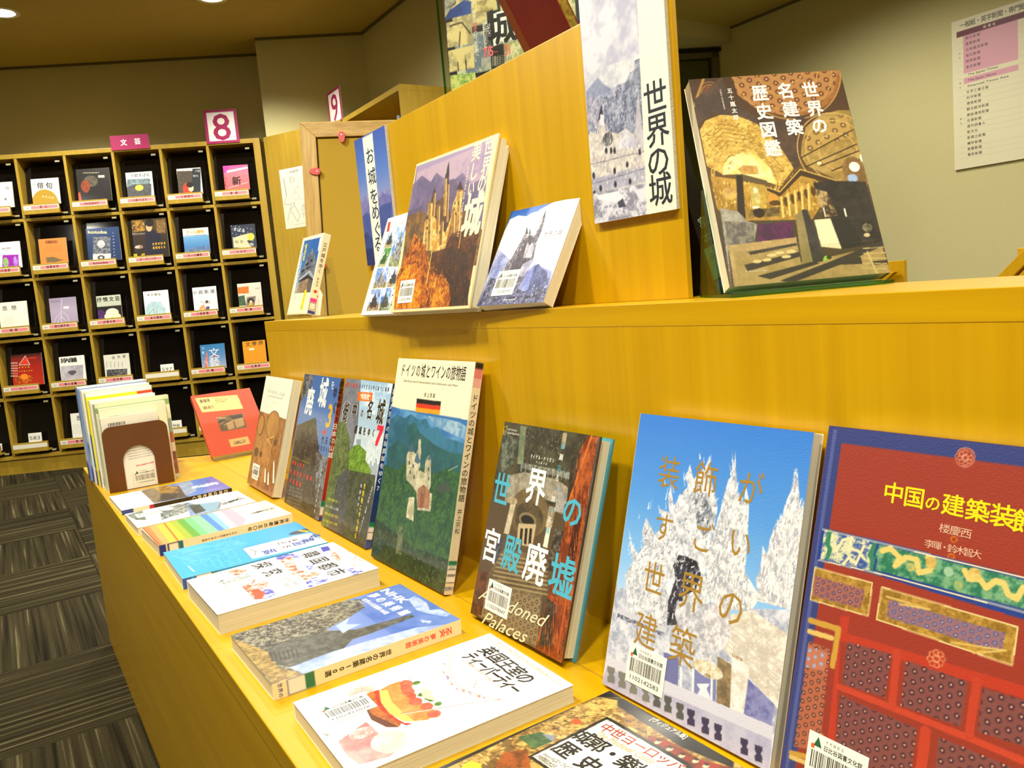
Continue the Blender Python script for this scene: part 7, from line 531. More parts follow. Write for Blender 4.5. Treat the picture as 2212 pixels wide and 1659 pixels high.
# signs standing on the shelving top
def panel_sign(name, label, s0, s1, z0, z1, ops, off=.006, px=500):
    root = thing(name, label, 'sign'); root.matrix_world = shelf.matrix_world @ Matrix.Translation((s0, -off, ZB+z0))
    sheet(ops, s1-s0, z1-z0, .004, 0, px).obj('sign_board', M['print'], root)
    m = MB(); m.box(.02, .004, .0, s1-s0-.02, .0055, .018); m.box(.02, .004, .0165, s1-s0-.02, .03, .018); m.obj('clip_foot', M['acrylic'], root); return root
panel_sign('category_sign', 'small magenta sign with two white characters on top of the shelving', .930, 1.152, 1.403, 1.488, [['g', [0, 'b0145c'], [1, 'b0145c']], ['t', '文', 'f8ecf4', [.34, .5, .34, .5], .45, 1, .03, 0, 0], ['t', '芸', 'f8ecf4', [.7, .48, .7, .48], .45, 1, .03, 0, 0]])
N8 = lambda d: [['g', [0, 'a81c60'], [1, 'a81c60']], ['p', 'fcf8f4', [.09, .07, .91, .07, .91, .93, .09, .93]], ['t', d, 'a81858', [.5, .5, .5, .5], 1.12, 1.05, .006, 0, 0]]
panel_sign('number_sign', 'white sign reading 8 in a magenta border on the shelving', 1.487, 1.681, 1.404, 1.601, N8('8'))
# ---------------------------------------------------------------- corner panel, second bookcase
B0 = Vector((-4.98, 1.56, 0)); B1 = Vector((-4.44, 1.85, 0)); bd = (B1-B0).normalized(); bn = Vector((bd.y, -bd.x, 0))
cp = thing('corner_panel', 'tall yellow corner panel between the shelving and the second bookcase', 'panel', tuple(B0)); cp.matrix_world = Matrix(((bd.x, -bn.x, 0, B0.x), (bd.y, -bn.y, 0, B0.y), (0, 0, 1, 0), (0, 0, 0, 1)))
m = MB(); m.box(0, 0, 0, (B1-B0).length, .02, ZB+1.42); m.obj('board', M['wood_far'], cp, bevel=.001)
m = MB(); m.prism([(0, .021), ((B1-B0).length, .021), ((B1-B0).length-.02, .36)], ZB+1.40, ZB+1.42); m.obj('top_board', M['wood_far'], cp)
mp = thing('map_sheet', 'laminated floor plan taped to the yellow corner panel', 'map'); mp.matrix_world = cp.matrix_world @ Matrix.Translation((.098, -.001, ZB+.855))
sheet([['g', [0, 'f0ecdc'], [1, 'e4dfc8']], ['t', '館内書架案内', '5c5a50', [.4, .07, .68, .06], .045, 1, 0, 0, 0], ['l', '70706c', .012, [.13, .15, .16, .45]], ['l', '6c6c68', .006, [.13, .45, .05, .58, .3, .6, .1, .85]], ['p', 'b8bcb4', [.3, .13, .52, .13, .52, .24, .3, .25], 'f0ecdc', 40, 1], ['p', 'e0c8b0', [.35, .4, .62, .3, .6, .42, .4, .45], 'f0ecdc', 30, 1.4], ['l', 'a8a8a0', .006, [.6, .08, .63, .55, .98, .5]], ['p', 'a8b0b0', [.28, .58, .45, .55, .42, .62], 'e4dfc8', 30, 1], ['l', '8c8c84', .008, [.25, .68, .4, .62, .56, .8, .45, .9, .25, .7]], ['p', 'b4b8b4', [.62, .68, .8, .58, .86, .72, .66, .86], 'e8e4d0', 50, 1.4], ['p', 'c4c8c8', [.7, .15, .84, .14, .85, .22, .72, .24], 'f0ecdc', 40, 1], ['r', 'd89c8c', .5, .48, .1, .06, .004], ['l', '9c9c94', .004, [.3, .95, .96, .93]]], .225, .355, .0006, 0, 600).obj('printed_sheet', M['print_gloss'], mp)
b9 = thing('bookcase', 'second yellow bookcase behind the display, its end panel towards the room', 'bookcase', (-4.43, 1.853, 0)); X9 = .768
for nm, bx in (('top_board', (0, 0, ZB+1.395, X9, .29, ZB+1.422)), ('end_panel', (X9-.02, 0, 0, X9, .29, ZB+1.395)), ('end_panel', (0, 0, 0, .02, .29, ZB+1.395)), ('back_board', (.02, .28, 0, X9-.02, .29, ZB+1.395)), ('shelf_board', (.02, .01, ZB+1.05, X9-.02, .28, ZB+1.07)), ('shelf_board', (.02, .01, ZB+.70, X9-.02, .28, ZB+.72)), ('shelf_board', (.02, .01, ZB+.35, X9-.02, .28, ZB+.37)), ('shelf_board', (.02, .01, ZB, X9-.02, .28, ZB+.02)), ('plinth', (.02, .012, 0, X9-.02, .03, ZB+.01))):
    m = MB(); m.box(*bx); m.obj(nm, M['wood_far'], b9, bevel=.001)
for i in range(5):
    hh = (.22, .25, .21, .24, .2)[i]; root = thing('shelved_book', None, 'book', (-3.92+.034*i, 1.93, ZB+1.07), 0)
    tag(root, ('pale grey', 'blue-grey', 'white', 'grey', 'cream')[i]+' book spine in the dark top cell of the second bookcase', group='books in the second bookcase')
    m = MB(); m.box(0, 0, 0, .028, .16, hh); m.obj('cover', simple('shelved_cover', ('b8bcc0', '8c98a8', 'e0e0e0', '9ca0a0', 'd8d4c0')[i], .5), root, bevel=.001)
    m = MB(); m.box(.003, .003, hh-.001, .025, .155, hh+.0005); m.obj('page_block', M['pages'], root)
s9 = thing('number_sign', 'white sign reading 9 in a magenta border on the second bookcase', 'sign', (-4.40, 1.862, ZB+1.422)); s9.location = (-4.415-.25, 1.87, ZB+1.422)
s9.location = (-4.665, 1.872, ZB+1.4225)
sheet(N8('9'), .205, .195, .004, 0, 450).obj('sign_board', M['print'], s9); m = MB(); m.box(.02, .004, 0, .185, .03, .0015); m.obj('clip_foot', M['acrylic'], s9)
# ---------------------------------------------------------------- oak notice frame standing between display and bookcase
C0 = Vector((-2.666, .967, ZB+.980)); fr = thing('notice_frame', 'oak framed notice board with red plastic clips standing behind the display', 'notice board')
Lf = .10; fr.matrix_world = Matrix.Translation(C0) @ Matrix.Rotation(math.atan2(uv_.y, uv_.x), 4, 'Z') @ Matrix.Rotation(-Lf, 4, 'X') @ Matrix.Rotation(math.radians(-2.2), 4, (0, -1, 0))
FWd, FHt, fw = .62, 1.22, .050
for nm, pts, mt in (('frame_rail', [(0, 0), (FWd, 0), (FWd-fw, -fw), (fw, -fw)], 'oak'), ('frame_rail', [(fw, -FHt+fw), (FWd-fw, -FHt+fw), (FWd, -FHt), (0, -FHt)], 'oak'), ('frame_stile', [(0, 0), (fw, -fw), (fw, -FHt+fw), (0, -FHt)], 'oak_v'), ('frame_stile', [(FWd, 0), (FWd, -FHt), (FWd-fw, -FHt+fw), (FWd-fw, -fw)], 'oak_v')):
    m = MB(); m.prism(pts[::-1], 0, .03, 0, Matrix.Rotation(math.pi/2, 4, 'X') @ Matrix.Translation((0, 0, -.0))); m.obj(nm, M[mt], fr, bevel=.0015)
m = MB(); m.box(fw-.004, -.012, -FHt+fw-.004, FWd-fw+.004, -.006, -fw+.004); m.obj('shadow_gap', M['black'], fr)
m = MB(); m.box(fw+.004, -.022, -FHt+fw+.004, FWd-fw-.004, -.012, -fw-.004); m.obj('notice_panel', M['cork'], fr)
for x, z, a in ((.135, -.047, 0), (.047, -.165, 90), (.047, -.478, 90), (.45, -.047, 0)):
    m = MB(); seg = 20; m.prism([(.012*math.cos(2*math.pi*i/seg), .012*math.sin(2*math.pi*i/seg)*(2.1 if math.sin(2*math.pi*i/seg) < 0 else 1)) for i in range(seg)], 0, .005); o = m.obj('clip', M['red_clip'], fr, 'red plastic turn clip', bevel=.0008); o.location = (x, -.031, z); o.rotation_euler = (math.pi/2, 0 if a == 0 else math.pi/2, 0)
    m = MB(); m.cyl(0, 0, .005, .008, .0035, .002, 12); q = m.obj('screw_head', M['metal'], o)
m = MB(); m.box(.06, .0, -1.46, .10, .03, -FHt); m.obj('stand_leg', M['oak_v'], fr); m = MB(); m.box(FWd-.10, 0, -1.46, FWd-.06, .03, -FHt); m.obj('stand_leg', M['oak_v'], fr)
# ================================================================ the display bench
be = Vector((-2.425, .163, 0)); beu = Vector((.4895, .8720, 0))      # its left end runs parallel to the far shelving
def endx(y): return be.x+(y-.163)*beu.x/beu.y
ds = thing('display_bench', 'yellow veneered stepped display bench with a low shelf and a raised rear shelf', 'display stand', (-2.425, .163, 0)); XR = .75
def bl(mb, nm, mat, **k):
    o = mb.obj(nm, mat, ds, **k); o.matrix_parent_inverse = Matrix.Translation((2.425, -.163, 0)); return o
m = MB(); m.prism([(be.x+.001, .1635), (XR, .1635), (XR, .72), (endx(.72)+.001, .72)], 0, ZB-.024); bl(m, 'base_cabinet', M['wood_h'])
m = MB(); m.prism([(be.x, .163), (XR, .163), (XR, .72), (endx(.72), .72)], ZB-.0235, ZB); bl(m, 'bench_top', M['wood_h'], bevel=.0015)
RX = -1.8476; W1, W2 = .53, .59; ZS = .352
re_ = lambda y: RX+(y-W1)*.56
m = MB(); m.prism([(RX+.0003, W1+.0002), (XR, W1+.0002), (XR, .70), (re_(.70), .70)], ZB, ZB+ZS-.0221); bl(m, 'riser_panel', M['wood_v'])
m = MB(); m.prism([(RX, W1), (XR, W1), (XR, .71), (re_(.71), .71)], ZB+ZS-.022, ZB+ZS); bl(m, 'raised_shelf', M['wood_h'], bevel=.0007)
m = MB(); m.box(-1.366, W2, ZB+ZS, -.577, W2+.007, ZB+.6605); bl(m, 'divider_board', M['wood_v'], bevel=.001)
m = MB(); m.prism([(XR, .445), (XR, .447), (endx(.446)+.002, .447), (endx(.446)+.002, .445)][::-1], ZB, ZB+.0006); bl(m, 'top_seam', simple('pale_seam', 'b88c10', .4))
# foam board signs on the divider
def foam_sign(name, label, x0, x1, z0, z1, art, px):
    t = thing(name, label, 'sign', (x0, W2-.0052, ZB+z0)); sheet(ART[art], x1-x0, z1-z0, .0008, 0, px, 4).obj('printed_face', M['print'], t)
    m = MB(); m.box(.0004, .0008, .0004, x1-x0-.0004, .005, z1-z0-.0004); m.obj('foam_core', M['foam'], t); return t
foam_sign('foam_board_sign', 'tall foam board sign with a snowy town photo and four black characters', -.7085, -.5808, .4414, .6938, 'SB', 950)
foam_sign('foam_board_sign', 'tall foam board sign with blue mountains and a white strip of characters', -1.354, -1.2247, .4403, .6594, 'SA', 700)
# ---------------------------------------------------------------- leaning books, raised shelf
def lab(ops): return [['g', [0, 'f0e8cc'], [1, 'f0e8cc']]]+ops
book('hardcover_book', 'large cream bordered castle book with an autumn castle at sunset, on the raised shelf', 'U2', (-1.1002, .5216, .0207, .2253, .2282, .0195, .309), ZB+ZS, hard=True, px=1000, spine_col='f4e4b4')
book('paperback_book', 'small square book with a snowy grey castle on a white and blue cover', 'U3', (-.8730, .5313, .0412, .1371, .1345, .0150, .5229), ZB+ZS, px=1300, spine_col='f4f4f4')
book('guide_book', 'white castle guide with a grid of castle photos, behind the large castle book', 'U1', (-1.2469, .5257, -.0338, .1575, .1693, .0091, .4015), ZB+ZS, px=900, spine_col='f8f4ea')
SPU0 = [['g', [0, 'fcf4d4'], [1, 'f8eccc']]]+[['t', ch, '2c2c2c', [.5, .14+.065*i, .5, .14+.065*i], .055, .9, .01, 0, 0] for i, ch in enumerate('江戸城を歩く')]+[['t', ch, '3c3c3c', [.5, .56+.04*i, .5, .56+.04*i], .032, .9, 0, 0, 0] for i, ch in enumerate('黒田涼')]+[['p', 'c83820', [.3, .70, .7, .70, .7, .735, .3, .735]], ['p', 'e8409c', [0, .80, 1, .80, 1, .845, 0, .845]], ['p', '181828', [.05, .85, .95, .85, .95, .94, .05, .94]], ['p', 'f0ecd8', [.12, .855, .88, .855, .88, .935, .12, .935]], ['p', '2c4c8c', [0, .95, 1, .95, 1, .99, 0, .99]]]
book('paperback_book', 'narrow white book with a castle tower, on a clear stand at the left end', 'U0', (-1.8554, .6024, .0388, .1259, .1858, .0170, .3372), ZB+ZS+.004, px=900, spine='R', spine_ops=SPU0)
book('paperback_book', 'large book with a golden church interior and white vertical characters, on a clear stand', 'R1', (-.518, .5758, 1.0953, .1554, .2172, .0162, .3636), ZB+.356, px=1300, spine_col='4c4038', spine='R')
# ---------------------------------------------------------------- leaning books, low shelf
SP4 = [['g', [0, 'f4e8c4'], [1, 'f0e4c0']], ['p', '1c1814', [0, 0, 1, 0, 1, .028, 0, .028]], ['p', 'e88c84', [0, .028, 1, .028, 1, .07, 0, .07]], ['p', 'f0bcb0', [0, .07, 1, .07, 1, .11, 0, .11]]]+[['t', ch, '1c1a14', [.5, .155+.036*i, .5, .155+.036*i], .034, .95, .006, 0, 0] for i, ch in enumerate('ドイツの城とワインの旅物語')]+[['t', ch, '1c1a14', [.5, .645+.028*i, .5, .645+.028*i], .026, 1, 0, 0, 0] for i, ch in enumerate('井上宗和')]+[['p', '1c8c64', [0, .855, 1, .855, 1, .875, 0, .875]], ['p', 'f8f4e8', [0, .875, 1, .875, 1, .945, 0, .945]], ['l', '2c2c2c', .003, [.05, .895, .95, .895]], ['l', '2c2c2c', .003, [.05, .918, .95, .918]], ['t', '293.4', '2c2c2c', [.2, .886, .8, .886], .014, 1, 0, 0, 0], ['p', '202040', [0, .946, 1, .946, 1, .949, 0, .949]], ['t', '世界の', '5c70a0', [.15, .975, .85, .975], .02, .9, .01, 0, 0]]
SP2 = [['g', [0, '5c3018'], [.2, 'b04420'], [.6, 'c8401c'], [1, '9c2c18']]]+[['t', ch, 'f4e8d0' if i > 5 else '181410', [.5, .04+.05*i, .5, .04+.05*i], .045, .8, .02, 0, 0] for i, ch in enumerate('廃城をゆく3日本の山城')]+[['p', '1c8c64', [0, .86, 1, .86, 1, .90, 0, .90]], ['p', 'f4f0e4', [0, .90, 1, .90, 1, .96, 0, .96]], ['p', '2c4c9c', [0, .97, 1, .97, 1, 1, 0, 1]]]
SP3 = [['g', [0, '2c4474'], [.3, '1c4c84'], [1, '143c74']]]+[['t', ch, 'e8ecf4', [.5, .05+.045*i, .5, .05+.045*i], .036, .85, .02, 0, 0] for i, ch in enumerate('再発見街中の名城廃城をゆく7')]+[['p', '1c8c64', [0, .84, 1, .84, 1, .87, 0, .87]], ['p', 'f4f0e4', [0, .87, 1, .87, 1, .945, 0, .945]], ['l', '2c2c2c', .003, [.05, .905, .95, .905]], ['p', '3c5ca8', [0, .955, 1, .955, 1, 1, 0, 1]]]
book('paperback_book', 'white topped paperback with honey coloured gothic arches, leftmost leaning book', 'L1', (-1.7744, .4454, -.0027, .1889, .2396, .0186, .302), ZB, px=800, spine_col='f0ead0')
book('magazine_book', 'dark ruined castle magazine with big white title and gold 3', 'L2', (-1.5448, .4445, .0019, .1935, .2548, .0065, .2854), ZB, px=900, spine='R', spine_ops=SP2, spine_col='b04420')
book('magazine_book', 'pale blue and green castle magazine with a red 7 and a mossy wall', 'L3', (-1.3209, .4422, .0092, .1884, .2568, .0099, .300), ZB, px=900, spine='R', spine_ops=SP3, spine_col='1c4c84')
book('paperback_book', 'tall cream book with a small flag above a castle in a forest', 'L4', (-1.0901, .4389, .0268, .2165, .2966, .0129, .2685), ZB, px=1000, spine='R', spine_ops=SP4, spine_col='f4e8c4')
book('hardcover_book', 'brown book of an abandoned palace staircase with large white and teal characters', 'L5', (-.7939, .4436, .0151, .1742, .2275, .0200, .3210), ZB, hard=True, px=1150, spine_col='5c4a34', back='4c98a8')
book('paperback_book', 'tall book with an ornate white temple against blue sky and gold characters', 'L6', (-.5652, .4468, .0305, .1873, .2562, .0130, .2881), ZB, px=1350, spine_ops=lab([['p', '4c84d0', [0, 0, 1, 0, 1, .8, 0, .8]], ['p', '1c8c64', [0, .87, 1, .87, 1, .90, 0, .90]], ['p', 'f4f0e4', [0, .90, 1, .90, 1, .95, 0, .95]]]))
book('hardcover_book', 'large red book with a blue border, dragon frieze and lattice doors at the right edge', 'L7', (-.3646, .4534, -.0067, .2051, .2621, .0205, .2935), ZB, hard=True, px=1350, spine_col='3c4680', back='3c4680')
# ---------------------------------------------------------------- flat books on the low shelf
SF2 = [['g', [0, 'fbf0cc'], [1, 'f8ecc4']], ['t', 'NHK', 'f07070', [.5, .06, .5, .13], .055, 1, .02, 0, 1]]+[['t', ch, 'f07070', [.5, .17+.035*i, .5, .17+.035*i], .034, .95, .02, 0, 0] for i, ch in enumerate('夢の美術館')]+[['t', ch, '2c2c2c', [.5, .42+.035*i, .5, .42+.035*i], .034, .95, .02, 0, 0] for i, ch in enumerate('世界の名建築100選')]+[['p', '1c8c6c', [0, .80, 1, .80, 1, .845, 0, .845]], ['p', '28489c', [0, .845, 1, .845, 1, .93, 0, .93]], ['p', 'f6f2e6', [.06, .848, .94, .848, .94, .925, .06, .925]], ['t', '世界の', '4c64a8', [.2, .965, .8, .965], .024, .9, .01, 0, 0]]
SF5 = [['g', [0, 'fbf0dc'], [1, 'f8ecd4']]]+[['t', ch, '2c2c2c', [.5, .05+.042*i, .5, .05+.042*i], .036, .95, .02, 0, 0] for i, ch in enumerate('世界遺産の五〇年')]+[['t', ch, '3c3c3c', [.5, .45+.022*i, .5, .45+.022*i], .02, .95, .01, 0, 0] for i, ch in enumerate('文化の多様性と日本の役割')]+[['p', '2c98a8', [0, .83, 1, .83, 1, .86, 0, .86]], ['p', '28386c', [0, .86, 1, .86, 1, .94, 0, .94]], ['p', 'f4f0e4', [.08, .865, .92, .865, .92, .93, .08, .93]], ['p', '2c58a8', [0, .95, 1, .95, 1, 1, 0, 1]]]
SF4 = [['g', [0, '30b4e4'], [1, '28a4d8']]]+[['t', ch, '181c2c', [.5, .3+.03*i, .5, .3+.03*i], .027, .95, .02, 0, 0] for i, ch in enumerate('韓国の城歩きかんこくのしろ')]+[['p', '149070', [0, .78, 1, .78, 1, .81, 0, .81]], ['p', '28386c', [0, .81, 1, .81, 1, .92, 0, .92]], ['p', 'f4f0e4', [.08, .815, .92, .815, .92, .91, .08, .91]], ['p', '2c68b8', [0, .94, 1, .94, 1, 1, 0, 1]]]
SF7 = [['g', [0, '101014'], [.72, '181418'], [.721, 'c01c6c'], [.76, 'c01c6c'], [.761, 'f0ecdc'], [.9, 'f0ecdc'], [.901, '2c58a8'], [1, '2c58a8']]]+[['t', ch, 'e8e4d8', [.5, .06+.05*i, .5, .06+.05*i], .04, 1, .02, 0, 0] for i, ch in enumerate('日本の城を歩く')]
book('flat_book', 'black bordered illustrated castle book lying flat at the bottom edge', 'F0', (-.5289, .1593, 0, .19, .255, .018, 0), ZB, True, px=1150, spine_col='1c1812')
book('flat_book', 'white tea party book with a strawberry sponge cake, lying flat', 'F1', (-.7132, .1876, -.0158, .1486, .2133, .0164, 0), ZB, True, px=1250, spine_col='fff8f0')
book('flat_book', 'blue and grey book with a cathedral silhouette and a cream spine, lying flat', 'F2', (-.9158, .1809, .0091, .1541, .2129, .0167, 0), ZB, True, px=1100, spine='R', spine_ops=SF2, spine_col='fbf0cc')
book('flat_book', 'thick white book with orange and violet city drawings, lying flat', 'F3', (-1.1307, .1772, .0173, .1624, .2095, .0251, 0), ZB, True, px=1050, gloss=False, spine_col='fffefa')
book('flat_book', 'sky blue book with a white title strip, lying flat', 'F4', (-1.3313, .1804, -.0142, .1597, .2125, .0159, 0), ZB, True, px=900, spine='R', spine_ops=SF4, spine_col='30b4e4')
book('flat_book', 'cream book with rainbow coloured folds, lying flat', 'F5', (-1.5102, .1748, .0383, .1417, .2220, .0186, 0), ZB, True, px=850, spine='R', spine_ops=SF5, spine_col='fbf0dc', gloss=False)
book('flat_book', 'pale book with small castle and landscape photos, lying flat', 'F6', (-1.6690, .1695, .0230, .1345, .2121, .0148, 0), ZB, True, px=800, gloss=False)
book('flat_book', 'blue castle book with a white lower band and black spine, farthest of the flat books', 'F7', (-1.9000, .1680, .0179, .1683, .2148, .0095, 0), ZB, True, px=750, spine='R', spine_ops=SF7, spine_col='181418')
# ---------------------------------------------------------------- upright books held by the brown bookend
def upright(name, label, x, y0, y1, h, t, face, spine, spcol, px=600, group='books held upright by the brown bookend'):
    """covers face +X (yaw 90 degrees); x = cover plane, body goes to -X"""
    root = thing(name, label, 'book', group=group); root.matrix_world = Matrix.Translation((x-t, y0, ZB)) @ Matrix.Rotation(math.pi/2, 4, 'Z') @ Matrix.Rotation(-.02, 4, 'X')
    wd = y1-y0; sheet(face, wd, h, .0006, -t, px, 6).obj('back_cover', M['print_gloss'], root)
    pm = PM(); pm.box(0, -.0006, 0, wd, 0, h, spcol); pm.obj('front_cover', M['print'], root)
    pm = PM(); pm.box(0, -t+.0006, 0, .0015, -.0006, h, spcol); so = pm.obj('spine', M['print'], root)
    o = sheet(spine, t, h, .0002, 0, 500).obj('spine_print', M['print'], so); o.matrix_local = Matrix.Translation((-.0003, 0, 0)) @ Matrix.Rotation(-math.pi/2, 4, 'Z')
    mb = MB(); mb.box(.0015, -t+.0006, .001, wd-.001, -.0006, h-.001); mb.obj('page_block', M['pages'], root); return root
BC = lambda x, y, ww, hh: [['p', 'f8f6e8', [x, y, x+ww, y, x+ww, y+hh, x, y+hh]]]+[['p', '4c483c', [x+ww*(i/12.), y, x+ww*(i/12.+.045), y, x+ww*(i/12.+.045), y+hh, x+ww*(i/12.), y+hh]] for i in range(12)]
SW = [['g', [0, 'ece6cc'], [1, 'e8e2c8']], ['p', '2c3c8c', [0, .88, 1, .88, 1, .97, 0, .97], 'e8e2c8', 40, 1.2]]
face_w = [['g', [0, 'f8f2da'], [1, 'f8f6ec']]]+BC(.12, .075, .3, .045)+[['t', 'ISBN978-4-7', '5c5a50', [.12, .14, .4, .14], .012, 1, 0, 0, 0]]+[['t', '日本各地の城を訪ねて歩く人のために書かれた案内の', '4c4a44', [.38, .42+.035*i, .86, .41+.035*i], .018, .9, 0, 0, 0] for i in range(6)]+[['l', 'd84838', .012, [.5, .70, .8, .69]], ['p', 'dce0e0', [.4, .78, .82, .76, .82, .94, .4, .96]]]
bk = upright('upright_book', 'white book whose back cover shows through the arch of the brown bookend', -1.984, .181, .300, .169, .016, face_w+[['k', .6, .86, '1102442944', 0, .9]], SW, 'f0ead2')
sticker(bk, .119, .169, -.016, .62, .86, '1102442944', 0, 1.05)
upright('upright_book', 'cream book with a barcode just above the white book', -2.001, .182, .322, .189, .018, [['g', [0, 'f8f2cc'], [1, 'f4ecc4']]]+BC(.13, .10, .28, .04), SW, 'f0ead2')
upright('upright_book', 'green banded tall book behind the cream book', -2.020, .177, .334, .200, .018, [['g', [0, 'dce4bc'], [.045, 'dce4bc'], [.05, '98b468'], [.11, '98b468'], [.115, 'e8ecc8'], [1, 'c8d0a8']], ['p', '8ca098', [.75, .30, 1, .28, 1, .45, .75, .45]], ['p', 'a85c3c', [.78, .45, 1, .45, 1, .57, .78, .57]], ['p', 'd8c0b0', [.78, .57, 1, .57, 1, .68, .78, .68]], ['p', 'a4604c', [.8, .68, 1, .68, 1, .95, .82, .95], '6c3c30', 20, 1]], [['g', [0, 'a8b080'], [1, 'dcd8b0']]], 'b8bc90')
upright('upright_book', 'pale book with a dark top edge, fourth from the brown bookend', -2.039, .176, .318, .198, .022, [['g', [0, 'b0a878'], [1, 'ece6cc']]], SW, 'e8e2c4')
upright('upright_book', 'white spined book directly in front of the yellow guide', -2.062, .172, .312, .205, .028, [['g', [0, 'f8f4e0'], [1, 'f4f0dc']]], [['g', [0, 'f4f0d8'], [.55, 'f0ecd4'], [.8, 'e8e4d0'], [.81, '5c5c9c'], [1, '5c5c9c']]], 'f4f0dc')
yel = [['g', [0, 'fcf8e8'], [.045, 'fcf8e8'], [.05, 'fcf010'], [.2, 'fcf010'], [1, 'f8ec20']], ['t', '地球の歩き方', '181400', [.14, .12, .52, .115], .07, 1, .03, .3, 0], ['t', 'BOOKS', '181400', [.60, .115, .72, .115], .04, 1, .03, .3, 0], ['p', 'e83420', [.76, .05, 1.0, .05, 1.0, .15, .79, .15]], ['t', '旅の図鑑シリーズ', 'fdf8f0', [.81, .1, .99, .098], .03, .8, .02, 0, 0], ['l', '3c3810', .005, [.12, .165, .5, .16]]]
upright('upright_book', 'bright yellow travel guide with a red corner, behind the green banded book', -2.091, .168, .311, .222, .040, yel, [['g', [0, 'f4f0d8'], [.1, 'e8e040'], [.45, 'f0e030'], [.46, '2c5c9c'], [.8, '2c6cac'], [.82, 'e8e8e0'], [.85, '4c4ca0'], [1, '4c4ca0']]], 'f4e820')
upright('upright_book', 'white book between the yellow guide and the blue edged one', -2.132, .164, .313, .2255, .05, [['g', [0, 'fdfbf0'], [1, 'f4f0e4']]], [['g', [0, 'f8f4e8'], [.55, 'e8ecec'], [.6, '6c8cb8'], [.8, 'e0e0e0'], [.86, '5458a4'], [1, '5458a4']]], 'f4f4ec')
upright('upright_book', 'blue topped book at the far end of the upright row', -2.184, .160, .316, .2305, .055, [['g', [0, 'fcf8e8'], [.012, 'fcf8e8'], [.016, '7090c4'], [.1, '7090c4'], [1, '88a4d0']]], [['g', [0, '6c8cc4'], [.35, '88a4cc'], [.6, 'c8d0d8'], [.78, 'e4e4e0'], [.85, '54549c'], [1, '54549c']]], '7898c8')
be_ = thing('bookend', 'brown metal bookend plate with an arched opening', 'bookend'); be_.matrix_world = Matrix.Translation((-1.981, .178, ZB)) @ Matrix.Rotation(math.pi/2, 4, 'Z')
def arch_plate(W, H, r, ow, oh, t):
    out = [(0, 0)]; k = 8
    out = [(0, 0), (W/2-ow/2, 0)]
    a = W/2; out += [(a-ow/2, oh-ow/2)]+[(a+ow/2*math.cos(math.pi-math.pi*i/16), oh-ow/2+ow/2*math.sin(math.pi*i/16)) for i in range(1, 16)]+[(a+ow/2, oh-ow/2), (a+ow/2, 0), (W, 0), (W, H-r)]
    out += [(W-r+r*math.cos(math.pi/2*i/k), H-r+r*math.sin(math.pi/2*i/k)) for i in range(1, k+1)]+[(r-r*math.sin(math.pi/2*i/k), H-r+r*math.cos(math.pi/2*i/k)) for i in range(0, k+1)]
    return out
P_ = arch_plate(.137, .149, .020, .066, .098, .0012)
bm = bmesh.new(); lo_ = [bm.verts.new((p[0], 0, p[1])) for p in P_]; f = bm.faces.new(lo_); ex = bmesh.ops.extrude_face_region(bm, geom=[f]); bmesh.ops.translate(bm, vec=(0, -.0014, 0), verts=[v for v in ex['geom'] if isinstance(v, bmesh.types.BMVert)]); bmesh.ops.recalc_face_normals(bm, faces=bm.faces); bmesh.ops.triangulate(bm, faces=[q for q in bm.faces if len(q.verts) > 4]); me = bpy.data.meshes.new('plate'); bm.to_mesh(me); bm.free(); mesh_obj('plate', me, M['brown'], be_)
m = MB(); m.box(.036, 0, 0, .101, .02, .0012); m.obj('base_tongue', M['brown'], be_)
# ---------------------------------------------------------------- orange book in a clear holder
OR = [['g', [0, 'c04404'], [1, 'c44404']], ['p', 'dcc07c', [.055, .045, .75, .09, .76, .33, .09, .29]]]+[['p', '2c2410', [.1+.018*i, .08, .1+.018*i+(.011 if i % 3 else .006), .08, .1+.018*i+(.011 if i % 3 else .006), .135, .1+.018*i, .135]] for i in range(10)]+[['p', '3c3418', [.12+.018*i, .2, .12+.018*i+(.010 if i % 2 else .006), .2, .12+.018*i+(.010 if i % 2 else .006), .25, .12+.018*i, .25]] for i in range(10)]+[['t', '定価(本体2800円+税)', '5c4c24', [.36, .1, .66, .11], .016, 1, 0, 0, 0], ['t', 'ISBN978-4-7678', '3c3418', [.36, .13, .56, .14], .02, 1, .01, 0, 0], ['t', 'C0052 ¥2800E', '3c3418', [.36, .16, .52, .165], .02, 1, .01, 0, 0],
 ['p', '5c4420', [.28, .40, .72, .40, .70, .64, .28, .64], '7c6434', 10, 1], ['p', 'b08c64', [.4, .52, .52, .50, .50, .62, .40, .63]], ['p', 'b08c64', [.54, .50, .70, .48, .68, .60, .54, .62]], ['p', '382810', [.29, .46, .42, .44, .38, .50, .28, .50]], ['p', '382810', [.48, .42, .70, .41, .7, .47, .54, .48]], ['l', 'c0a070', .010, [.28, .41, .42, .44]], ['l', 'c0a070', .008, [.3, .52, .38, .49]], ['l', 'c8a47c', .008, [.36, .54, .54, .49, .7, .48]], ['p', 'd0a468', [.34, .78, .66, .78, .66, .90, .34, .90]], ['p', '6c5830', [.40, .82, .60, .82, .60, .87, .40, .87], 'd0a468', 60, 1.5]]
ART['OB'] = OR
ob = book('paperback_book', 'orange-red book with its back cover outwards, in a clear holder at the bench end', 'OB', (-2.1548, .4385, 1.6023, .1605, .2104, .0128, .7637), ZB+.003, px=650, spine_col='c04404', gloss=False)
def plate_obj(name, parent, M4, w_, h_, t_, mat='acrylic', rnd_=.0006):
    m = MB(); m.box(0, -t_, 0, w_, 0, h_, 0, M4); return m.obj(name, M[mat], parent, bevel=rnd_)
oh = thing('clear_book_holder', 'clear acrylic holder in front of the orange book', 'book stand', (-2.12, .43, ZB))
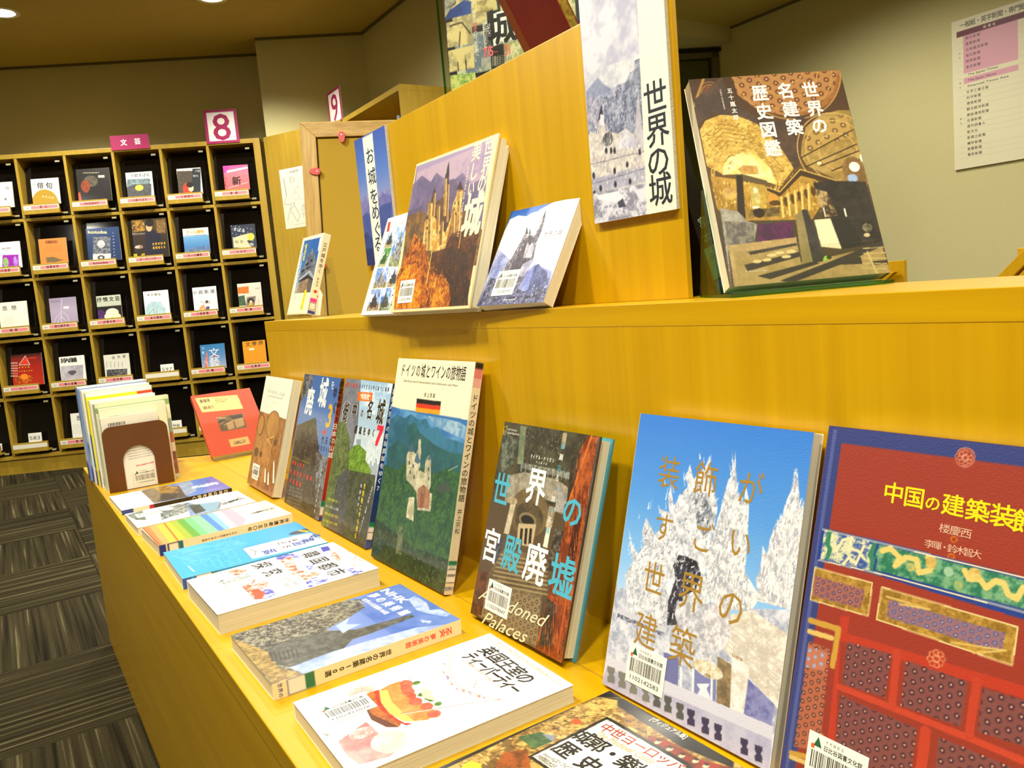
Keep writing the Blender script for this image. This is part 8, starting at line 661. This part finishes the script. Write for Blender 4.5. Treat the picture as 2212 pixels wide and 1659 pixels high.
oh.matrix_world = Matrix.Translation((-2.1548, .4385, ZB+.002)) @ Matrix.Rotation(1.6023, 4, 'Z')
R7 = Matrix.Rotation(-.7637, 4, 'X')
plate_obj('front_plate', oh, Matrix.Translation((0, -.0215, 0)) @ R7, .158, .125, .002); plate_obj('back_plate', oh, Matrix.Translation((0, .005, 0)) @ R7, .158, .17, .002); plate_obj('base_plate', oh, Matrix.Identity(4), .158, .002, .035)
# ---------------------------------------------------------------- clear stands of the raised shelf
st = thing('clear_book_stand', 'clear acrylic stand with green edges under the church interior book', 'book stand'); st.matrix_world = Matrix.Translation((-.518, .5758, ZB+ZS)) @ Matrix.Rotation(1.0953, 4, 'Z')
Rt = Matrix.Rotation(-.3636, 4, 'X')
m = MB(); m.box(-.004, -.030, .0004, .150, .055, .0036); m.obj('base_plate', M['acrylic_edge'], st, bevel=.0004)
plate_obj('front_lip', st, Matrix.Translation((.006, -.026, .003)) @ Rt, .142, .040, .0025); plate_obj('back_plate', st, Matrix.Translation((0, .004, .003)) @ Rt, .15, .14, .0025)
m = MB(); m.box(0, .004, .003, .0012, .0055, .10, 0, Matrix.Translation((0, 0, 0)) @ Rt); m.prism([(0, 0), (.05, 0), (.030, .1)], 0, .003, 0, Matrix.Translation((-.004, .004, .003)) @ Matrix.Rotation(math.pi/2, 4, 'Z') @ Matrix.Rotation(math.pi/2, 4, 'X')); m.obj('side_brace', M['acrylic_edge'], st)
s0 = thing('clear_book_stand', 'clear acrylic stand behind the narrow white castle book', 'book stand'); s0.matrix_world = Matrix.Translation((-1.8554, .6024, ZB+ZS)) @ Matrix.Rotation(.0388, 4, 'Z')
R0 = Matrix.Rotation(-.3372, 4, 'X')
plate_obj('back_plate', s0, Matrix.Translation((.01, .006, .003)) @ R0, .105, .15, .002); m = MB(); m.box(.005, -.02, 0, .12, .075, .002); m.obj('base_plate', M['acrylic'], s0, bevel=.0004); plate_obj('front_lip', s0, Matrix.Translation((.01, -.0195, .003)) @ R0, .1, .010, .002)
plate_obj('rear_leg', s0, Matrix.Translation((.01, .075, .002)) @ Matrix.Rotation(.10, 4, 'X'), .105, .13, .002)
tg = thing('paper_slip', 'small pale paper slip tucked beside the narrow white castle book', 'slip'); tg.matrix_world = Matrix.Translation((-1.742, .606, ZB+ZS+.004)) @ Matrix.Rotation(.4, 4, 'Z') @ Matrix.Rotation(-.2, 4, 'X')
m = MB(); m.prism([(0, 0), (.028, 0), (.032, .035), (.034, .045), (.024, .058), (.0, .062)], 0, .0006, 0, Matrix.Rotation(math.pi/2, 4, 'X')); m.obj('paper', simple('slip_paper', 'e4dcc0', .6), tg); m = MB(); m.cyl(0, 0, 0, .0002, .0035, None, 16, 0, Matrix.Translation((.016, -.0008, .042)) @ Matrix.Rotation(math.pi/2, 4, 'X')); m.obj('red_seal', simple('red_seal_ink', 'c86848', .6), tg)
# ---------------------------------------------------------------- behind the divider board
db = thing('paperback_book', 'dark spined book leaning on the rear of the divider board', 'book'); db.matrix_world = Matrix.Translation((-.600, .678, ZB+ZS)) @ Matrix.Rotation(-.02, 4, 'Z') @ Matrix.Rotation(.33, 4, 'X')
m = MB(); m.box(-.16, -.022, 0, 0, 0, .20); m.obj('cover', M['darkcover'], db, bevel=.0008)
pm = PM(); pm.box(0, -.019, .012, .0004, -.003, .02, '3c6cb0'); pm.box(0, -.019, .0225, .0004, -.003, .058, 'dcd8b8'); pm.box(.0003, -.0165, .027, .0006, -.0055, .054, 'ecead0'); o = pm.obj('spine_label', M['print'], db, 'pale shelfmark label')
pm = PM(); text(pm, '宮本', 'dcdcd0', .011, .085, .011, .068, .013, .9, 0, 0, 0, -.0006); text(pm, '建', '3c3c3c', .011, .047, .011, .047, .009, 1, 0, 0, 0, -.0009); o = pm.obj('spine_lettering', M['print'], db); o.rotation_euler = (0, 0, math.pi/2); o.location = (0, -.022, 0)
# gilt book on a clear easel, and a flyer holder, on a table behind the divider
tb = thing('rear_table', 'yellow table behind the display bench carrying the flyer and the red book', 'table', (-1.62, .76, 0))
tp = [(0, 0), (.87, 0), (.50, .38), (0, .38)]
m = MB(); m.prism(tp, ZB+.445, ZB+.465); m.obj('table_top', M['wood_h'], tb, bevel=.001); m = MB(); m.prism([(.01, .012), (.84, .012), (.48, .37), (.01, .37)], 0, ZB+.4445); m.obj('table_body', M['wood_v'], tb)
rb = thing('gilt_book', 'dark red book with gilt page edges leaning on a clear easel, top of the picture', 'book')
# lean towards the room: the book shows its back cover, it stands on the rear table
rP = Vector((-.937, .80, ZB+.4665)); rb.matrix_world = Matrix.Translation(rP) @ Matrix.Rotation(-.267, 4, 'Z') @ Matrix.Rotation(.4326, 4, 'X')
m = MB(); m.box(0, 0, 0, .1515, .0015, .42); m.obj('back_cover', M['redcover'], rb, bevel=.0004); m = MB(); m.box(0, .0125, 0, .1515, .014, .42); m.obj('front_cover', M['redcover'], rb, bevel=.0004)
m = MB(); m.box(.002, .0015, .003, .151, .0125, .417); m.obj('page_block', M['gold'], rb); m = MB(); m.prism([(0, 0), (.028, 0), (.020, .42), (0, .42)], 0, .0004, 0, Matrix.Rotation(math.pi/2, 4, 'X')); m.obj('cover_panel', M['orangecover'], rb, 'brown-orange panel')
fy = thing('poster', 'black exhibition flyer with castle pictures and the date 7/5, in a clear holder', 'poster'); fy.matrix_world = Matrix.Translation((FYP[0], FYP[1], ZB+FYP[2])) @ Matrix.Rotation(math.radians(33), 4, 'Z')
sheet(ART['FY'], .297, .594, .0004, 0, 700).obj('printed_sheet', M['print_gloss'], fy)
fh = thing('poster_holder', 'clear acrylic holder around the black exhibition flyer', 'holder'); fh.matrix_world = fy.matrix_world.copy()
m = MB(); m.box(-.012, -.004, -.004, .309, -.002, .606); m.obj('front_plate', M['acrylic'], fh, bevel=.0004); m = MB(); m.box(-.012, .0015, -.004, .309, .0035, .606); m.obj('back_plate', M['acrylic'], fh, bevel=.0004); 
for q in (-.0135, .3091): m = MB(); m.box(q, -.004, -.004, q+.0014, .0035, .606); m.obj('edge_strip', M['acrylic_edge'], fh)
ea = thing('clear_easel', 'bent clear acrylic easel strip in front of the black flyer', 'easel'); ea.matrix_world = Matrix.Translation((EASEL[0], EASEL[1], ZB+EASEL[2])) @ Matrix.Rotation(math.radians(38), 4, 'Z')
m = MB(); pa = EPTS
for (x0, z0), (x1, z1) in zip(pa[:-1], pa[1:]):
    d = Vector((x1-x0, z1-z0)).normalized()*.010; n2 = Vector((-d.y, d.x)); m.prism([(x0-n2.x, z0-n2.y), (x1-n2.x, z1-n2.y), (x1+n2.x, z1+n2.y), (x0+n2.x, z0+n2.y)], 0, .004, 0, Matrix.Rotation(math.pi/2, 4, 'X'))
m.obj('bent_strip', M['acrylic'], ea, bevel=.0006)
# ---------------------------------------------------------------- newspaper list on the right wall
ROWS = ['朝日新聞', '産経新聞', '日本経済新聞', '毎日新聞', '読売新聞', '東京新聞', 'The Japan Times', 'The Japan News', 'Financial Times Asia', '化学工業日報', '科学新聞', '環境新聞', '観光経済新聞', '建設通信新聞', '交通新聞', '週刊読書人', '新文化', '新聞之新聞', '繊研新聞', '鉄鋼新聞', '電気新聞']
nl = thing('newspaper_list_poster', 'large pale wall poster listing newspapers with a pink block', 'poster', (-2.357, 4.472, ZB+.800)); PWd, PHt = .56, .766
ops = [['g', [0, 'e8e2c0'], [1, 'e6dfbc']], ['p', '641428', [.045, .075, 1, .075, 1, .112, .045, .112]], ['p', 'dca0b0', [.105, .112, .58, .112, .58, .362, .105, .362]], ['p', 'dca0b0', [.105, .394, .58, .394, .58, .430, .105, .430]], ['t', '一般紙・英字新聞・専門紙一覧', '3c3a2c', [.1, .04, .72, .04], .042, .9, .01, 0, 0], ['t', '新聞名', 'e8d8d0', [.30, .094, .38, .094], .02, 1, .01, 0, 0], ['t', '発行日', 'e8d8d0', [.72, .094, .8, .094], .02, 1, .01, 0, 0]]
for i, s in enumerate(ROWS):
    yy = .132+.0383*i+(.012 if i > 5 else 0); n = len(s); cj = is_cjk(s); ops.append(['t', s, '4c4634', [.14, yy, .14+(.034*(n-1) if cj else .018*n), yy], (.0215) if cj else .02, 1, .01, 0, 0]); ops.append(['t', ('朝刊夕刊' if i < 6 else '月金曜日'), '5c5440', [.66, yy, .76, yy], .017, 1, 0, 0, 0]); ops.append(['l', 'c8c09c', .0012, [.05, yy+.0195, 1, yy+.0195]])
ops += [['l', 'c8c09c', .0012, [.6, .112, .6, .93]], ['l', 'c8c09c', .0012, [.1, .112, .1, .93]], ['t', '日刊', '5c5440', [.07, .22, .07, .25], .014, 1, 0, 0, 0], ['t', '英字', '5c5440', [.07, .42, .07, .45], .014, 1, 0, 0, 0], ['t', '専門', '5c5440', [.07, .66, .07, .69], .014, 1, 0, 0, 0]]
sheet(ops, PWd, PHt, .012, 0, 420, 2, 'cfc8a4').obj('printed_board', M['print'], nl)
# ---------------------------------------------------------------- slanted newspaper racks behind the raised shelf
def rack(label, x, y, mirror=1):
    t = thing('newspaper_rack', label, 'rack', (x, y, 0)); mt = M['wood_v']
    return t, mt
t, mt = rack('slanted yellow wooden reading rack at the right edge, in front of the poster wall', -1.43, 3.0)
m = MB(); m.box(.03, .06, 0, .60, .09, ZB+.362); m.obj('rear_board', mt, t, bevel=.002)
for j in range(5):
    m = MB(); m.prism([(-.10, 0), (-.045, 0), (.255, .30), (.20, .30)], 0, .05, 0, Matrix.Translation((.075*j, .05-.012*j, ZB+.18)) @ Matrix.Rotation(math.pi/2, 4, 'X')); m.obj('slat', mt, t, bevel=.003)
m = MB(); m.box(-.10, -.05, 0, .60, .05, ZB+.178); m.obj('rack_body', mt, t)
t, mt = rack('small yellow wooden rack end peeping out behind the church interior book', -1.875, 3.0)
m = MB(); m.box(-.06, .03, 0, .075, .05, ZB+.353); m.obj('end_board', mt, t, bevel=.002)
m = MB(); m.prism([(-.12, 0), (-.09, 0), (.06, .12), (.03, .12)], 0, .03, 0, Matrix.Translation((0, 0.015, ZB+.19)) @ Matrix.Rotation(math.pi/2, 4, 'X')); m.obj('slanted_brace', mt, t, bevel=.0015)
m = MB(); m.box(-.6, -.0, 0, .075, .06, ZB+.2); m.obj('rack_body', mt, t)
